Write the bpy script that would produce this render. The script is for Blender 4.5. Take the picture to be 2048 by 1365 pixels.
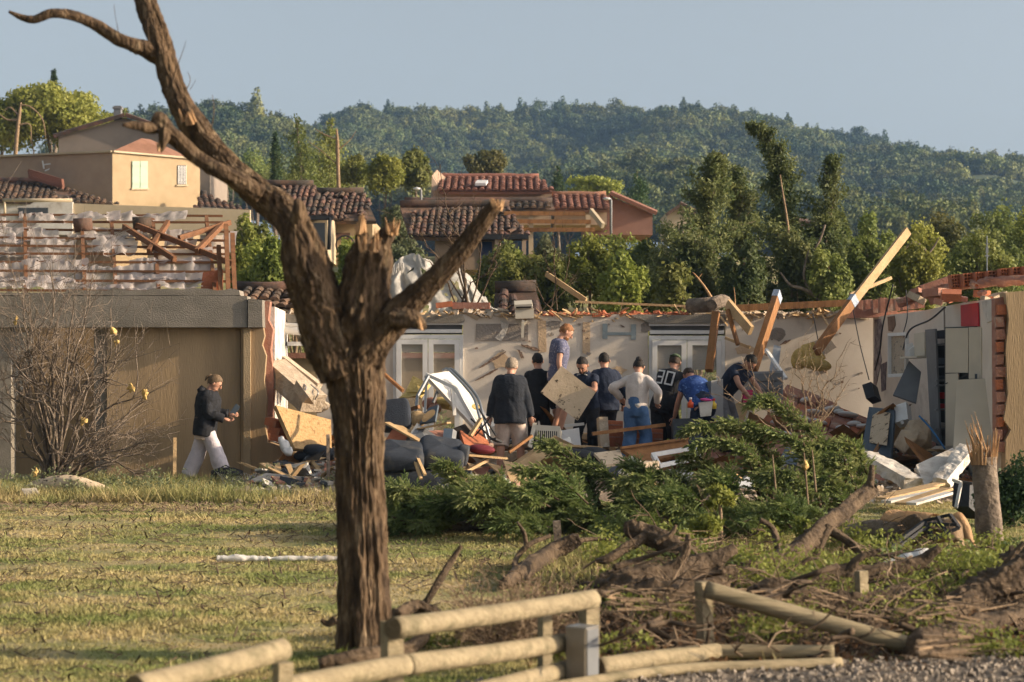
import bpy, bmesh, math, random
import numpy as np
from mathutils import Vector, Matrix, Euler
for o in list(bpy.data.objects): bpy.data.objects.remove(o, do_unlink=True)
scene = bpy.context.scene
COL = scene.collection
rnd = random.Random(7)
NR = np.random.RandomState(11)
R = math.radians

# ---------------------------------------------------------------- camera
LENS = 70.0
F = 2048 * LENS / 36.0          # focal length in photo pixels
CX, HY, H = 1024.0, 745.0, 1.7  # principal column, horizon row, eye height
cam_data = bpy.data.cameras.new('camera')
cam = bpy.data.objects.new('camera', cam_data); COL.objects.link(cam)
cam.location = (0, 0, H); cam.rotation_euler = (R(90), 0, 0)
cam_data.lens = LENS; cam_data.sensor_width = 36
cam_data.shift_y = (HY - 682.5) / 2048
cam_data.clip_start = 0.1; cam_data.clip_end = 12000
cam_data.dof.use_dof = True; cam_data.dof.focus_distance = 29.5; cam_data.dof.aperture_fstop = 3.0
scene.camera = cam

# ---------------------------------------------------------------- light
SUN_AZ, SUN_EL = R(-7.0), R(18.0)      # azimuth from +X towards +Y
world = bpy.data.worlds.new('World'); scene.world = world; world.use_nodes = True
wn = world.node_tree
sky = wn.nodes.new('ShaderNodeTexSky'); sky.sky_type = 'NISHITA'; sky.sun_disc = False
sky.sun_elevation = SUN_EL; sky.sun_rotation = R(90) - SUN_AZ
sky.altitude = 100; sky.air_density = 0.62; sky.dust_density = 4.2; sky.ozone_density = 0.9
hsv = wn.nodes.new('ShaderNodeHueSaturation'); hsv.inputs['Saturation'].default_value = 0.40; hsv.inputs['Hue'].default_value = 0.475
wn.links.new(sky.outputs[0], hsv.inputs['Color']); wn.links.new(hsv.outputs[0], wn.nodes['Background'].inputs[0])
wn.nodes['Background'].inputs[1].default_value = 0.115
sd = bpy.data.lights.new('sun', 'SUN'); sd.energy = 4.2; sd.angle = R(0.6); sd.color = (1.0, 0.80, 0.56)
sun = bpy.data.objects.new('sun', sd); COL.objects.link(sun)
sdir = Vector((math.cos(SUN_EL)*math.cos(SUN_AZ), math.cos(SUN_EL)*math.sin(SUN_AZ), math.sin(SUN_EL)))
sun.rotation_euler = sdir.to_track_quat('Z', 'Y').to_euler(); sun.location = (40, 0, 30)
vs = scene.view_settings
scene.display_settings.display_device = 'sRGB'
vs.view_transform = 'Standard'; vs.look = 'None'; vs.exposure = 0.82; vs.gamma = 1.0; vs.use_curve_mapping = False
scene.render.engine = 'CYCLES'
cy = scene.cycles
cy.use_denoising = True
cy.max_bounces = 6; cy.diffuse_bounces = 3; cy.glossy_bounces = 2; cy.transmission_bounces = 4
cy.transparent_max_bounces = 6; cy.volume_bounces = 0; cy.use_adaptive_sampling = True; cy.adaptive_threshold = 0.02
cy.caustics_reflective = False; cy.caustics_refractive = False

# ---------------------------------------------------------------- helpers
def P(px, py, d):
    """world point seen at photo pixel (px, py) standing d metres from the camera"""
    return Vector(((px - CX) / F * d, d, H + (HY - py) / F * d))
def S(px, d): return px / F * d
def A(v): return np.array(v, dtype=np.float64)

def _hash(i, j, k, s):
    n = (i * 73856093) ^ (j * 19349663) ^ (k * 83492791) ^ (s * 2654435761)
    n = (n ^ (n >> 13)) * 1274126177
    n = n & 0x7fffffff
    return ((n ^ (n >> 16)) & 0xffff) / 32767.5 - 1.0
def vnoise(p, seed=0):
    p = np.asarray(p, dtype=np.float64).reshape(-1, 3)
    b = np.floor(p).astype(np.int64); f = p - b; u = f * f * (3 - 2 * f)
    out = 0
    for dx in (0, 1):
        for dy in (0, 1):
            for dz in (0, 1):
                w = (u[:, 0] if dx else 1 - u[:, 0]) * (u[:, 1] if dy else 1 - u[:, 1]) * (u[:, 2] if dz else 1 - u[:, 2])
                out = out + w * _hash(b[:, 0] + dx, b[:, 1] + dy, b[:, 2] + dz, seed)
    return out
def fbm(p, oct=3, seed=0):
    p = np.asarray(p, dtype=np.float64).reshape(-1, 3); s, a = 0, 1.0
    for o in range(oct):
        s = s + a * vnoise(p, seed + o); p = p * 2.03; a *= 0.5
    return s

def basis(d, up=(0, 0, 1)):
    d = Vector(d).normalized(); up = Vector(up)
    if abs(d.dot(up.normalized())) > 0.98: up = Vector((1, 0, 0))
    s = d.cross(up).normalized(); u = s.cross(d).normalized()
    return d, s, u

class MB:
    """collects shapes into one mesh"""
    def __init__(self): self.v = []; self.f = []; self.n = 0
    def add(self, v, f):
        v = np.asarray(v, dtype=np.float64).reshape(-1, 3)
        self.v.append(v); self.f.extend([tuple(int(i) + self.n for i in q) for q in f]); self.n += len(v); return self
    def box(self, c, s, rot=None):
        x, y, z = s[0] / 2, s[1] / 2, s[2] / 2
        v = A([(-x,-y,-z),(x,-y,-z),(x,y,-z),(-x,y,-z),(-x,-y,z),(x,-y,z),(x,y,z),(-x,y,z)])
        if rot is not None:
            m = rot if isinstance(rot, Matrix) else Euler(rot).to_matrix()
            v = v @ A(m).T
        return self.add(v + A(c), [(0,3,2,1),(4,5,6,7),(0,1,5,4),(1,2,6,5),(2,3,7,6),(3,0,4,7)])
    def beam(self, p, q, w, h, up=(0, 0, 1), taper=1.0, jag=0.0):
        p, q = Vector(p), Vector(q); d, s, u = basis(q - p, up)
        v = []
        for t, e in ((p, 1.0), (q, taper)):
            for a, b in ((-1,-1),(1,-1),(1,1),(-1,1)):
                j = d * (rnd.uniform(-jag, jag) if jag else 0)
                v.append(t + s * (a * w / 2 * e) + u * (b * h / 2 * e) + j)
        return self.add([tuple(x) for x in v], [(0,1,2,3),(4,7,6,5),(0,4,5,1),(1,5,6,2),(2,6,7,3),(3,7,4,0)])
    def slab(self, a, b, c, d, th):
        """four corners seen counter-clockwise or clockwise; thickness goes away from the camera"""
        q = [Vector(x) for x in (a, b, c, d)]
        n = (q[1] - q[0]).cross(q[3] - q[0]).normalized()
        if n.dot(Vector((0, 0, H)) - q[0]) > 0: n = -n
        v = [tuple(x) for x in q] + [tuple(x + n * th) for x in q]
        return self.add(v, [(0,1,2,3),(7,6,5,4),(0,4,5,1),(1,5,6,2),(2,6,7,3),(3,7,4,0)])
    def prism(self, pts, off):
        """outline of world points extruded by vector off"""
        n = len(pts); off = Vector(off)
        v = [tuple(p) for p in pts] + [tuple(Vector(p) + off) for p in pts]
        f = [tuple(range(n)), tuple(range(2 * n - 1, n - 1, -1))] + [(i, i + n, (i + 1) % n + n, (i + 1) % n) for i in range(n)]
        return self.add(v, f)
    def tube(self, pts, rad, n=8, cap=True, disp=None, ell=None):
        pts = A([tuple(p) for p in pts]); m = len(pts)
        rad = np.full(m, float(rad)) if np.isscalar(rad) else A(rad)
        tg = np.gradient(pts, axis=0); tg /= np.linalg.norm(tg, axis=1)[:, None] + 1e-12
        s = np.cross(tg[0], (0, 0, 1.0))
        if np.linalg.norm(s) < 0.1: s = np.cross(tg[0], (0, 1.0, 0))
        ang = np.linspace(0, 2 * math.pi, n, endpoint=False); V = []
        for i in range(m):
            s = s - tg[i] * s.dot(tg[i]); s /= np.linalg.norm(s) + 1e-12
            u = np.cross(tg[i], s)
            r = rad[i] * np.ones(n)
            if disp is not None: r = r * (1 + disp[i])
            ex, ey = (1, 1) if ell is None else ell
            V.append(pts[i] + (np.cos(ang) * r * ex)[:, None] * s + (np.sin(ang) * r * ey)[:, None] * u)
        V = np.concatenate(V); fs = []
        for i in range(m - 1):
            for j in range(n):
                k = (j + 1) % n
                fs.append((i*n+j, i*n+k, (i+1)*n+k, (i+1)*n+j))
        if cap: fs.append(tuple(range(n - 1, -1, -1))); fs.append(tuple((m-1)*n + j for j in range(n)))
        return self.add(V, fs)
    def ball(self, c, r, nu=12, nv=8, rot=None):
        r = A((r, r, r)) if np.isscalar(r) else A(r)
        V = [(0, 0, -1)]
        for i in range(1, nv):
            t = math.pi * i / nv - math.pi / 2
            for j in range(nu):
                a = 2 * math.pi * j / nu; V.append((math.cos(t)*math.cos(a), math.cos(t)*math.sin(a), math.sin(t)))
        V.append((0, 0, 1)); V = A(V) * r
        if rot is not None: V = V @ A(Euler(rot).to_matrix() if not isinstance(rot, Matrix) else rot).T
        fs = [(0, 1 + (j + 1) % nu, 1 + j) for j in range(nu)]
        for i in range(nv - 2):
            for j in range(nu):
                k = (j + 1) % nu; a = 1 + i * nu
                fs.append((a + j, a + k, a + nu + k, a + nu + j))
        t = len(V) - 1; a = 1 + (nv - 2) * nu
        fs += [(t, a + j, a + (j + 1) % nu) for j in range(nu)]
        return self.add(V + A(c), fs)
    def grid(self, pts):
        """pts: (m, n, 3) array of a sheet"""
        pts = A(pts); m, n = pts.shape[:2]
        return self.add(pts.reshape(-1, 3), [(i*n+j, i*n+j+1, (i+1)*n+j+1, (i+1)*n+j) for i in range(m-1) for j in range(n-1)])
    def mesh(self, name, off=None, smooth=False):
        V = np.concatenate(self.v) if self.v else np.zeros((0, 3))
        if off is not None: V = V - A(off)
        me = bpy.data.meshes.new(name); me.from_pydata(V.tolist(), [], self.f); me.update()
        if smooth: me.polygons.foreach_set('use_smooth', [True] * len(me.polygons))
        return me

WL = {}   # object name -> world origin of its coordinates
def tag(o, label=None, cat=None, group=None, kind=None):
    for k, v in (('label', label), ('category', cat), ('group', group), ('kind', kind)):
        if v: o[k] = v
    return o
def thing(name, label, cat, loc, group=None):
    o = bpy.data.objects.new(name, None); COL.objects.link(o); o.location = loc; o.empty_display_size = 0.1
    WL[o.name] = A(loc); return tag(o, label, cat, group)
def build(name, mb, mat, parent=None, smooth=False, label=None, cat=None, group=None, kind=None, origin=True):
    V = np.concatenate(mb.v)
    if parent is not None: off = WL[parent.name]
    elif origin: off = A((V[:, 0].mean(), V[:, 1].mean(), V[:, 2].min()))
    else: off = A((0, 0, 0))
    o = bpy.data.objects.new(name, mb.mesh(name, off, smooth))
    COL.objects.link(o)
    if isinstance(mat, (list, tuple)):
        for m in mat: o.data.materials.append(m)
    else: o.data.materials.append(mat)
    if parent is not None: o.parent = parent
    else: o.location = off
    WL[o.name] = off
    return tag(o, label, cat, group, kind)
def rawmesh(name, V, nper, mat, off=(0, 0, 0), smooth=False):
    """fast mesh of loose faces with nper corners each"""
    V = np.asarray(V, dtype=np.float32).reshape(-1, 3) - np.asarray(off, dtype=np.float32)
    nf = len(V) // nper
    me = bpy.data.meshes.new(name)
    me.vertices.add(len(V)); me.vertices.foreach_set('co', V.ravel())
    me.loops.add(len(V)); me.loops.foreach_set('vertex_index', np.arange(len(V), dtype=np.int32))
    me.polygons.add(nf); me.polygons.foreach_set('loop_start', np.arange(0, len(V), nper, dtype=np.int32))
    me.polygons.foreach_set('loop_total', np.full(nf, nper, dtype=np.int32))
    me.update(calc_edges=True)
    if mat: me.materials.append(mat)
    return me
def link(name, me, parent=None, loc=(0, 0, 0), **kw):
    o = bpy.data.objects.new(name, me); COL.objects.link(o); o.location = loc
    if parent is not None: o.parent = parent
    WL[o.name] = A(loc) if parent is None else WL.get(parent.name, A((0, 0, 0))) + A(loc)
    return tag(o, **kw)
def spline(pts, n):
    """Catmull-Rom through rows of numbers"""
    p = A(pts); p = np.vstack([2*p[0]-p[1], p, 2*p[-1]-p[-2]]); m = len(p) - 3
    t = np.linspace(0, m - 1e-6, n); i = t.astype(int); f = (t - i)[:, None]
    a, b, c, d = p[i], p[i+1], p[i+2], p[i+3]
    return 0.5 * ((2*b) + (c-a)*f + (2*a-5*b+4*c-d)*f*f + (-a+3*b-3*c+d)*f**3)

# ---------------------------------------------------------------- materials
def mat(name, c1, c2=None, scale=3.0, rough=0.85, bump=0.0, bscale=None, c3=None, s3=0.7, t3=(0.55, 0.7), stretch=(1, 1, 1), metal=0.0,
        transl=0.0, rand=0.0, spec=0.3, detail=6, coord='Object', alpha=1.0, rotz=0.0):
    m = bpy.data.materials.new(name); m.use_nodes = True
    nt = m.node_tree; N = nt.nodes; L = nt.links
    b = N['Principled BSDF']; b.inputs['Roughness'].default_value = rough; b.inputs['Metallic'].default_value = metal
    b.inputs['Specular IOR Level'].default_value = spec
    tc = N.new('ShaderNodeTexCoord'); mp = N.new('ShaderNodeMapping'); mp.inputs['Scale'].default_value = stretch; mp.inputs['Rotation'].default_value = (0, 0, rotz)
    if coord == 'World':
        g = N.new('ShaderNodeNewGeometry'); L.new(g.outputs['Position'], mp.inputs['Vector'])
    else: L.new(tc.outputs[coord], mp.inputs['Vector'])
    col = None
    if c2 is not None:
        nz = N.new('ShaderNodeTexNoise'); nz.inputs['Scale'].default_value = scale; nz.inputs['Detail'].default_value = detail
        nz.inputs['Roughness'].default_value = 0.62
        L.new(mp.outputs[0], nz.inputs['Vector'])
        rp = N.new('ShaderNodeValToRGB'); rp.color_ramp.elements[0].position = 0.36; rp.color_ramp.elements[1].position = 0.64
        rp.color_ramp.elements[0].color = (*c1, 1); rp.color_ramp.elements[1].color = (*c2, 1)
        L.new(nz.outputs[0], rp.inputs[0]); col = rp.outputs[0]
        if c3 is not None:
            n3 = N.new('ShaderNodeTexNoise'); n3.inputs['Scale'].default_value = s3; n3.inputs['Detail'].default_value = 8
            n3.inputs['Roughness'].default_value = 0.65; L.new(mp.outputs[0], n3.inputs['Vector'])
            r3 = N.new('ShaderNodeValToRGB'); r3.color_ramp.elements[0].position = t3[0]; r3.color_ramp.elements[1].position = t3[1]
            L.new(n3.outputs[0], r3.inputs[0])
            mx = N.new('ShaderNodeMix'); mx.data_type = 'RGBA'
            L.new(r3.outputs[0], mx.inputs[0]); L.new(col, mx.inputs[6]); mx.inputs[7].default_value = (*c3, 1); col = mx.outputs[2]
    else:
        rg = N.new('ShaderNodeRGB'); rg.outputs[0].default_value = (*c1, 1); col = rg.outputs[0]
    if rand:
        oi = N.new('ShaderNodeObjectInfo'); hs = N.new('ShaderNodeHueSaturation')
        mr = N.new('ShaderNodeMapRange'); mr.inputs[3].default_value = 1 - rand; mr.inputs[4].default_value = 1 + rand
        L.new(oi.outputs['Random'], mr.inputs[0]); L.new(mr.outputs[0], hs.inputs['Value'])
        mr2 = N.new('ShaderNodeMapRange'); mr2.inputs[3].default_value = 0.5 - rand * 0.08; mr2.inputs[4].default_value = 0.5 + rand * 0.06
        wn_ = N.new('ShaderNodeTexWhiteNoise'); wn_.noise_dimensions = '1D'; L.new(oi.outputs['Random'], wn_.inputs['W'])
        L.new(wn_.outputs['Value'], mr2.inputs[0]); L.new(mr2.outputs[0], hs.inputs['Hue'])
        L.new(col, hs.inputs['Color']); col = hs.outputs[0]
    L.new(col, b.inputs['Base Color'])
    if bump:
        nb = N.new('ShaderNodeTexNoise'); nb.inputs['Scale'].default_value = bscale or scale * 4; nb.inputs['Detail'].default_value = 6
        L.new(mp.outputs[0], nb.inputs['Vector'])
        bp = N.new('ShaderNodeBump'); bp.inputs['Strength'].default_value = bump; bp.inputs['Distance'].default_value = 0.03
        L.new(nb.outputs[0], bp.inputs['Height']); L.new(bp.outputs[0], b.inputs['Normal'])
    if transl:
        tr = N.new('ShaderNodeBsdfTranslucent'); L.new(col, tr.inputs['Color'])
        ms = N.new('ShaderNodeMixShader'); ms.inputs[0].default_value = transl
        L.new(b.outputs[0], ms.inputs[1]); L.new(tr.outputs[0], ms.inputs[2])
        L.new(ms.outputs[0], N['Material Output'].inputs['Surface'])
    if alpha < 1: b.inputs['Alpha'].default_value = alpha
    return m

M = {}
M['bark'] = mat('bark', (.034,.021,.012), (.135,.086,.047), 16, .95, 1.0, 45, c3=(.23,.165,.10), s3=17, t3=(.55,.68), stretch=(1,1,.32), detail=10)
M['bark2'] = mat('bark2', (.05,.034,.021), (.135,.093,.057), 6, .95, .8, 30, c3=(.07,.05,.03), s3=4)
M['barkgrey'] = mat('barkgrey', (.115,.088,.066), (.25,.195,.145), 7, .95, .8, 25, c3=(.06,.045,.033), s3=6)
M['deadwood'] = mat('deadwood', (.30,.205,.12), (.20,.135,.08), 6, .9, .5, 30)
M['rawwood'] = mat('rawwood', (.46,.28,.14), (.33,.185,.085), 9, .8, .5, 40, stretch=(1,1,.12))
M['timber'] = mat('timber', (.31,.145,.052), (.22,.10,.034), 4, .7, .3, 30, stretch=(3,3,.6), c3=(.18,.08,.03), s3=2)
M['batten'] = mat('battenwood', (.22,.10,.045), (.145,.066,.03), 4, .8, .3, 30, stretch=(.6,3,3))
M['palewood'] = mat('palewood', (.52,.36,.19), (.42,.27,.13), 5, .75, .3, 30)
M['fencewood'] = mat('fencewood', (.31,.25,.15), (.22,.175,.105), 16, .85, .5, 40, c3=(.15,.125,.07), s3=9.0, t3=(.50,.66), stretch=(.09,1,1), rotz=R(-58))
M['endgrain'] = mat('endgrain', (.10,.075,.04), (.16,.12,.07), 20, .9, .4, 60)
M['twig'] = mat('twig', (.155,.105,.066), (.28,.20,.125), 6, .9, .3, 40)
M['twigdark'] = mat('twigdark', (.06,.04,.025), (.125,.084,.05), 6, .9, .3, 40)
M['plaster'] = mat('plaster', (.68,.60,.505), (.60,.52,.43), 1.6, .9, .12, 40, c3=(.46,.39,.32), s3=1.3, t3=(.58,.72))
M['plasterwhite'] = mat('plasterwhite', (.62,.575,.51), (.50,.455,.40), 3.5, .9, .5, 22, c3=(.33,.28,.225), s3=3.4, t3=(.50,.68))
M['render'] = mat('render', (.42,.295,.17), (.345,.24,.135), 1.2, .95, .25, 60, c3=(.26,.185,.11), s3=1.5, t3=(.45,.68), stretch=(1,1,.14))
M['concrete'] = mat('concrete', (.25,.22,.18), (.17,.15,.12), 1.7, .95, .5, 40, c3=(.30,.27,.23), s3=1.5, t3=(.58,.72), stretch=(1,1,1.6))
M['chunk'] = mat('chunk', (.50,.40,.29), (.36,.28,.20), 4, .95, .8, 18, c3=(.56,.50,.42), s3=3)
M['ochre'] = mat('ochre', (.41,.305,.185), (.36,.265,.155), 1.4, .95, .4, 40, c3=(.31,.215,.125), s3=.6, coord='World')
M['pinkwall'] = mat('pinkwall', (.42,.30,.21), (.36,.25,.175), 1.2, .95, .3, 30, coord='World')
M['greywall'] = mat('greywall', (.27,.22,.18), (.22,.18,.15), .8, .95, .3, 30, coord='World')
M['cream'] = mat('cream', (.52,.42,.29), (.44,.35,.23), 1.0, .95, .3, 30, coord='World')
M['redwall'] = mat('redwall', (.30,.165,.125), (.25,.135,.10), 1.0, .95, .3, 30, coord='World')
M['tile'] = mat('tile', (.20,.105,.066), (.125,.074,.05), 2.2, .9, .4, 20, c3=(.06,.048,.038), s3=1.4, t3=(.38,.6), rand=.2, coord='World')
M['tilered'] = mat('tilered', (.26,.125,.08), (.20,.095,.06), 1.6, .9, .3, 20, c3=(.18,.085,.05), s3=1.0, rand=.2, coord='World')
M['terracotta'] = mat('terracotta', (.46,.16,.075), (.36,.115,.055), 3, .85, .4, 30, c3=(.30,.16,.10), s3=2.4)
M['brickpink'] = mat('brickpink', (.40,.20,.14), (.30,.135,.09), 4, .9, .4, 30, c3=(.46,.37,.29), s3=3)
M['darkhole'] = mat('darkhole', (.03,.022,.018), (.02,.015,.012), 3, .95)
M['white'] = mat('white', (.70,.685,.66), (.61,.595,.57), 4, .45, .05, 30)
M['whitedirty'] = mat('whitedirty', (.66,.63,.58), (.55,.51,.45), 4, .7, .2, 25, c3=(.36,.31,.25), s3=3)
M['greymetal'] = mat('greymetal', (.33,.34,.35), (.26,.27,.28), 3, .35, .05, 30, metal=.7)
M['boxmetal'] = mat('boxmetal', (.27,.235,.18), (.22,.19,.145), 3, .55, .05, 30, metal=.25)
M['greypaint'] = mat('greypaint', (.20,.20,.20), (.16,.16,.165), 3, .5, .05)
M['darkgrey'] = mat('darkgrey', (.055,.06,.068), (.04,.045,.05), 4, .6, .1)
M['black'] = mat('black', (.018,.018,.02), (.028,.028,.03), 5, .6, .1)
M['fabricdark'] = mat('fabricdark', (.035,.042,.055), (.024,.028,.037), 6, .9, .3, 60, c3=(.09,.085,.075), s3=3)
M['maroon'] = mat('maroon', (.17,.025,.035), (.13,.02,.028), 6, .9, .2, 60)
M['osb'] = mat('osb', (.50,.33,.16), (.38,.235,.10), 26, .85, .35, 60, c3=(.28,.16,.07), s3=18, t3=(.55,.62))
M['boardtan'] = mat('boardtan', (.60,.465,.32), (.52,.395,.26), 5, .85, .15, 30, c3=(.09,.065,.045), s3=11, t3=(.575,.62))
M['yellowfoam'] = mat('yellowfoam', (.62,.46,.17), (.48,.34,.11), 9, .95, .8, 30)
M['membrane'] = mat('membrane', (.66,.59,.56), (.54,.48,.45), 3, .6, .3, 20, transl=.45, alpha=.82)
M['netwhite'] = mat('netwhite', (.55,.52,.47), (.42,.39,.345), 6, .9, .4, 30, transl=.3)
M['redpaint'] = mat('redpaint', (.50,.035,.045), (.42,.03,.04), 5, .6, .05)
M['cabinet'] = mat('cabinet', (.56,.50,.40), (.50,.445,.35), 2, .5, .05, 20)
M['cabinetgrey'] = mat('cabinetgrey', (.15,.155,.16), (.12,.124,.13), 3, .45, .05, 20)
M['bluegrey'] = mat('bluegrey', (.10,.125,.15), (.075,.095,.115), 3, .5, .05, 20)
M['cable'] = mat('cable', (.04,.04,.042), None, rough=.5)
M['shutter'] = mat('shutter', (.40,.49,.37), (.35,.44,.33), 4, .7, .1)
M['glassdark'] = mat('glassdark', (.05,.055,.06), None, rough=.12, spec=.6)
M['shutterslat'] = mat('shutterslat', (.42,.43,.44), (.36,.37,.38), 4, .5, .05)
M['stone'] = mat('stone', (.33,.29,.235), (.24,.21,.17), 7, .95, .5, 30, rand=.25)
M['insul'] = mat('insul', (.48,.31,.10), (.60,.42,.17), 9, .95, .8, 20)
# ================================================================ foliage tools
def unit(v): return v / (np.linalg.norm(v, axis=-1, keepdims=True) + 1e-9)
def leafquads(c, size, nrm, rs, aspect=.6):
    n = len(c); t = unit(rs.normal(size=(n, 3))); nrm = unit(nrm)
    t = unit(t - nrm * (t * nrm).sum(1)[:, None]); b = np.cross(nrm, t)
    s = (np.ones(n) * size * rs.uniform(.6, 1.35, n))[:, None] / 2
    return np.stack([c - t*s, c + b*s*aspect - t*s*.1, c + t*s, c - b*s*aspect + t*s*.1], 1).reshape(-1, 3)
def crown(clumps, n, size, seed, out=.8, shell=.55, aspect=.6):
    """leaf faces through the volume of ellipsoid clumps, denser at their surfaces"""
    rs = np.random.RandomState(seed); cl = A([list(c) for c in clumps])
    w = (cl[:, 3] * cl[:, 4] * cl[:, 5]) ** .6; k = rs.choice(len(cl), n, p=w / w.sum())
    d = unit(rs.normal(size=(n, 3))); r = shell + (1.05 - shell) * rs.uniform(0, 1, n) ** .7
    d[:, 2] = np.where((d[:, 2] < -.2) & (rs.uniform(size=n) < .5), -d[:, 2], d[:, 2])
    bump = 1 + .22 * vnoise(d * 2.6 + k[:, None] * 7.1, seed)
    c = cl[k, :3] + d * (r * bump)[:, None] * cl[k, 3:6]
    c += rs.normal(size=(n, 3)) * size * .3
    return leafquads(c, size, d * out + rs.normal(size=(n, 3)) * .55, rs, aspect)
def blob_clumps(c, rx, ry, rz, n, rs, frac=.42, low=-.5):
    out = []
    for i in range(n):
        while True:
            d = rs.uniform(-1, 1, 3)
            if (d ** 2).sum() < 1 and d[2] > low: break
        k = frac * rs.uniform(.65, 1.25)
        out.append((c[0] + d[0]*rx*.72, c[1] + d[1]*ry*.72, c[2] + d[2]*rz*.72, rx*k, ry*k, rz*k))
    return out

def leafmat(name, c1, c2, c3=None, rand=.25, transl=.42, scale=.9):
    return mat(name, c1, c2, scale, .6, 0, c3=c3, s3=.35, t3=(.5, .7), transl=transl, rand=rand, spec=.25, coord='World', detail=3)
M['lf_bright'] = leafmat('leaf_bright', (.20,.235,.045), (.30,.32,.075), (.14,.175,.036))
M['lf_mid'] = leafmat('leaf_mid', (.165,.20,.05), (.245,.26,.075), (.11,.145,.038))
M['lf_dark'] = leafmat('leaf_dark', (.045,.075,.028), (.08,.115,.04), (.03,.055,.022))
M['lf_olive'] = leafmat('leaf_olive', (.17,.19,.09), (.22,.225,.12), (.12,.14,.065))
M['lf_yellow'] = leafmat('leaf_yellow', (.21,.19,.06), (.17,.175,.055), (.13,.14,.04))
M['lf_conifer'] = leafmat('leaf_conifer', (.10,.13,.046), (.185,.20,.072), (.065,.092,.034))
M['lf_wood'] = mat('leaf_wood', (.07,.10,.026), (.19,.20,.052), .03, .7, 0, c3=(.034,.06,.023), s3=.016, t3=(.46,.60), transl=.1, rand=.3, coord='World', detail=4)
M['lf_spray'] = leafmat('leaf_spray', (.12,.175,.05), (.22,.255,.085), (.08,.12,.04), rand=.0, transl=.3, scale=3)
M['lf_littip'] = leafmat('leaf_lit_tip', (.25,.30,.10), (.36,.37,.15), (.18,.235,.08), rand=.0, transl=.35, scale=3)  # pale new growth plus the sunlight on raised tips, put into the colour
M['lf_dry'] = leafmat('leaf_dry', (.17,.10,.045), (.23,.15,.07), (.12,.075,.035))

# ================================================================ ground
def tz(x, y):
    x = np.asarray(x, float); y = np.asarray(y, float)
    r = np.clip((y - 42) / 58, 0, 1); z = 7.4 * r * r * (3 - 2 * r) + np.clip(y - 100, 0, 300) * .045
    p = np.stack([x * .35, y * .35, x * 0], -1).reshape(-1, 3)
    near = np.clip(1 - (y - 24) / 4, 0, 1)
    z = z + (vnoise(p, 3) * .035).reshape(z.shape) * near - .02
    # soil bank under the torn-out trees at the right
    return z
ys = np.concatenate([np.linspace(2, 30, 113), np.linspace(31, 120, 60), np.linspace(130, 500, 25), np.linspace(700, 6000, 8)])
xs = np.concatenate([[-4000, -1200, -400], np.linspace(-120, -14, 25), np.linspace(-13, 13, 105), np.linspace(14, 120, 25), [400, 1200, 4000]])
gx, gy = np.meshgrid(xs, ys)
mb = MB().grid(np.stack([gx, gy, tz(gx, gy)], -1))
gm = mat('ground', (.28,.225,.11), (.40,.315,.165), 1.1, .95, .6, 30, c3=(.17,.18,.055), s3=.9, t3=(.42,.6), stretch=(.75,1.25,1), coord='World')
build('ground', mb, gm, smooth=True, kind='structure', origin=False)

def grass(n, xr, yr, hgt, seed, keep=None):
    rs = np.random.RandomState(seed)
    y = rs.uniform(yr[0] ** .5, yr[1] ** .5, n) ** 2 if yr[0] > 0 else rs.uniform(*yr, n)
    x = rs.uniform(-1, 1, n) * (y * .265 + .4)
    if xr is not None: x = rs.uniform(xr[0], xr[1], n)
    m = np.ones(n, bool) if keep is None else keep(x, y, rs)
    x, y = x[m], y[m]; n = len(x)
    pn = fbm(np.stack([x * .8, y * 1.3, x * 0], 1), 3, 5)
    z = tz(x, y); hh = hgt * rs.uniform(.4, 1.3, n) * (1 + .5 * pn); a = rs.uniform(0, 2 * math.pi, n)
    w = .006 + .004 * rs.uniform(size=n) + y * .00018
    b = np.stack([x, y, z - .005], 1); s = np.stack([np.cos(a), np.sin(a), a * 0], 1) * w[:, None]
    lean = np.stack([rs.normal(size=n) * .5, rs.normal(size=n) * .5, np.ones(n)], 1) * hh[:, None]
    return np.stack([b - s, b + s, b + lean], 1).reshape(-1, 3)
gm2 = mat('grass', (.36,.30,.135), (.50,.395,.19), 1.1, .8, 0, c3=(.23,.255,.08), s3=.9, t3=(.42,.6), stretch=(.75,1.25,1), transl=.3, coord='World')
def kgrass(x, y, rs):
    soil = (x > .6 + (y - 12) * .08) & (y < 15.2) & (rs.uniform(size=len(x)) < .9)
    gravel = y < 10.9 + .35 * x
    dry = fbm(np.stack([x * .9, y * 1.5, x * 0], 1), 3, 21) > .55
    return ~soil & ~gravel & ~(dry & (rs.uniform(size=len(x)) < .7)) & (y < 27.2 + .4*np.sin(x*2))
GV = grass(250000, None, (9.5, 27.6), .026, 3, kgrass)
link('grass', rawmesh('grass', GV, 3, gm2), label='short dry lawn of yellow and green grass', kind='stuff')

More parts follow.
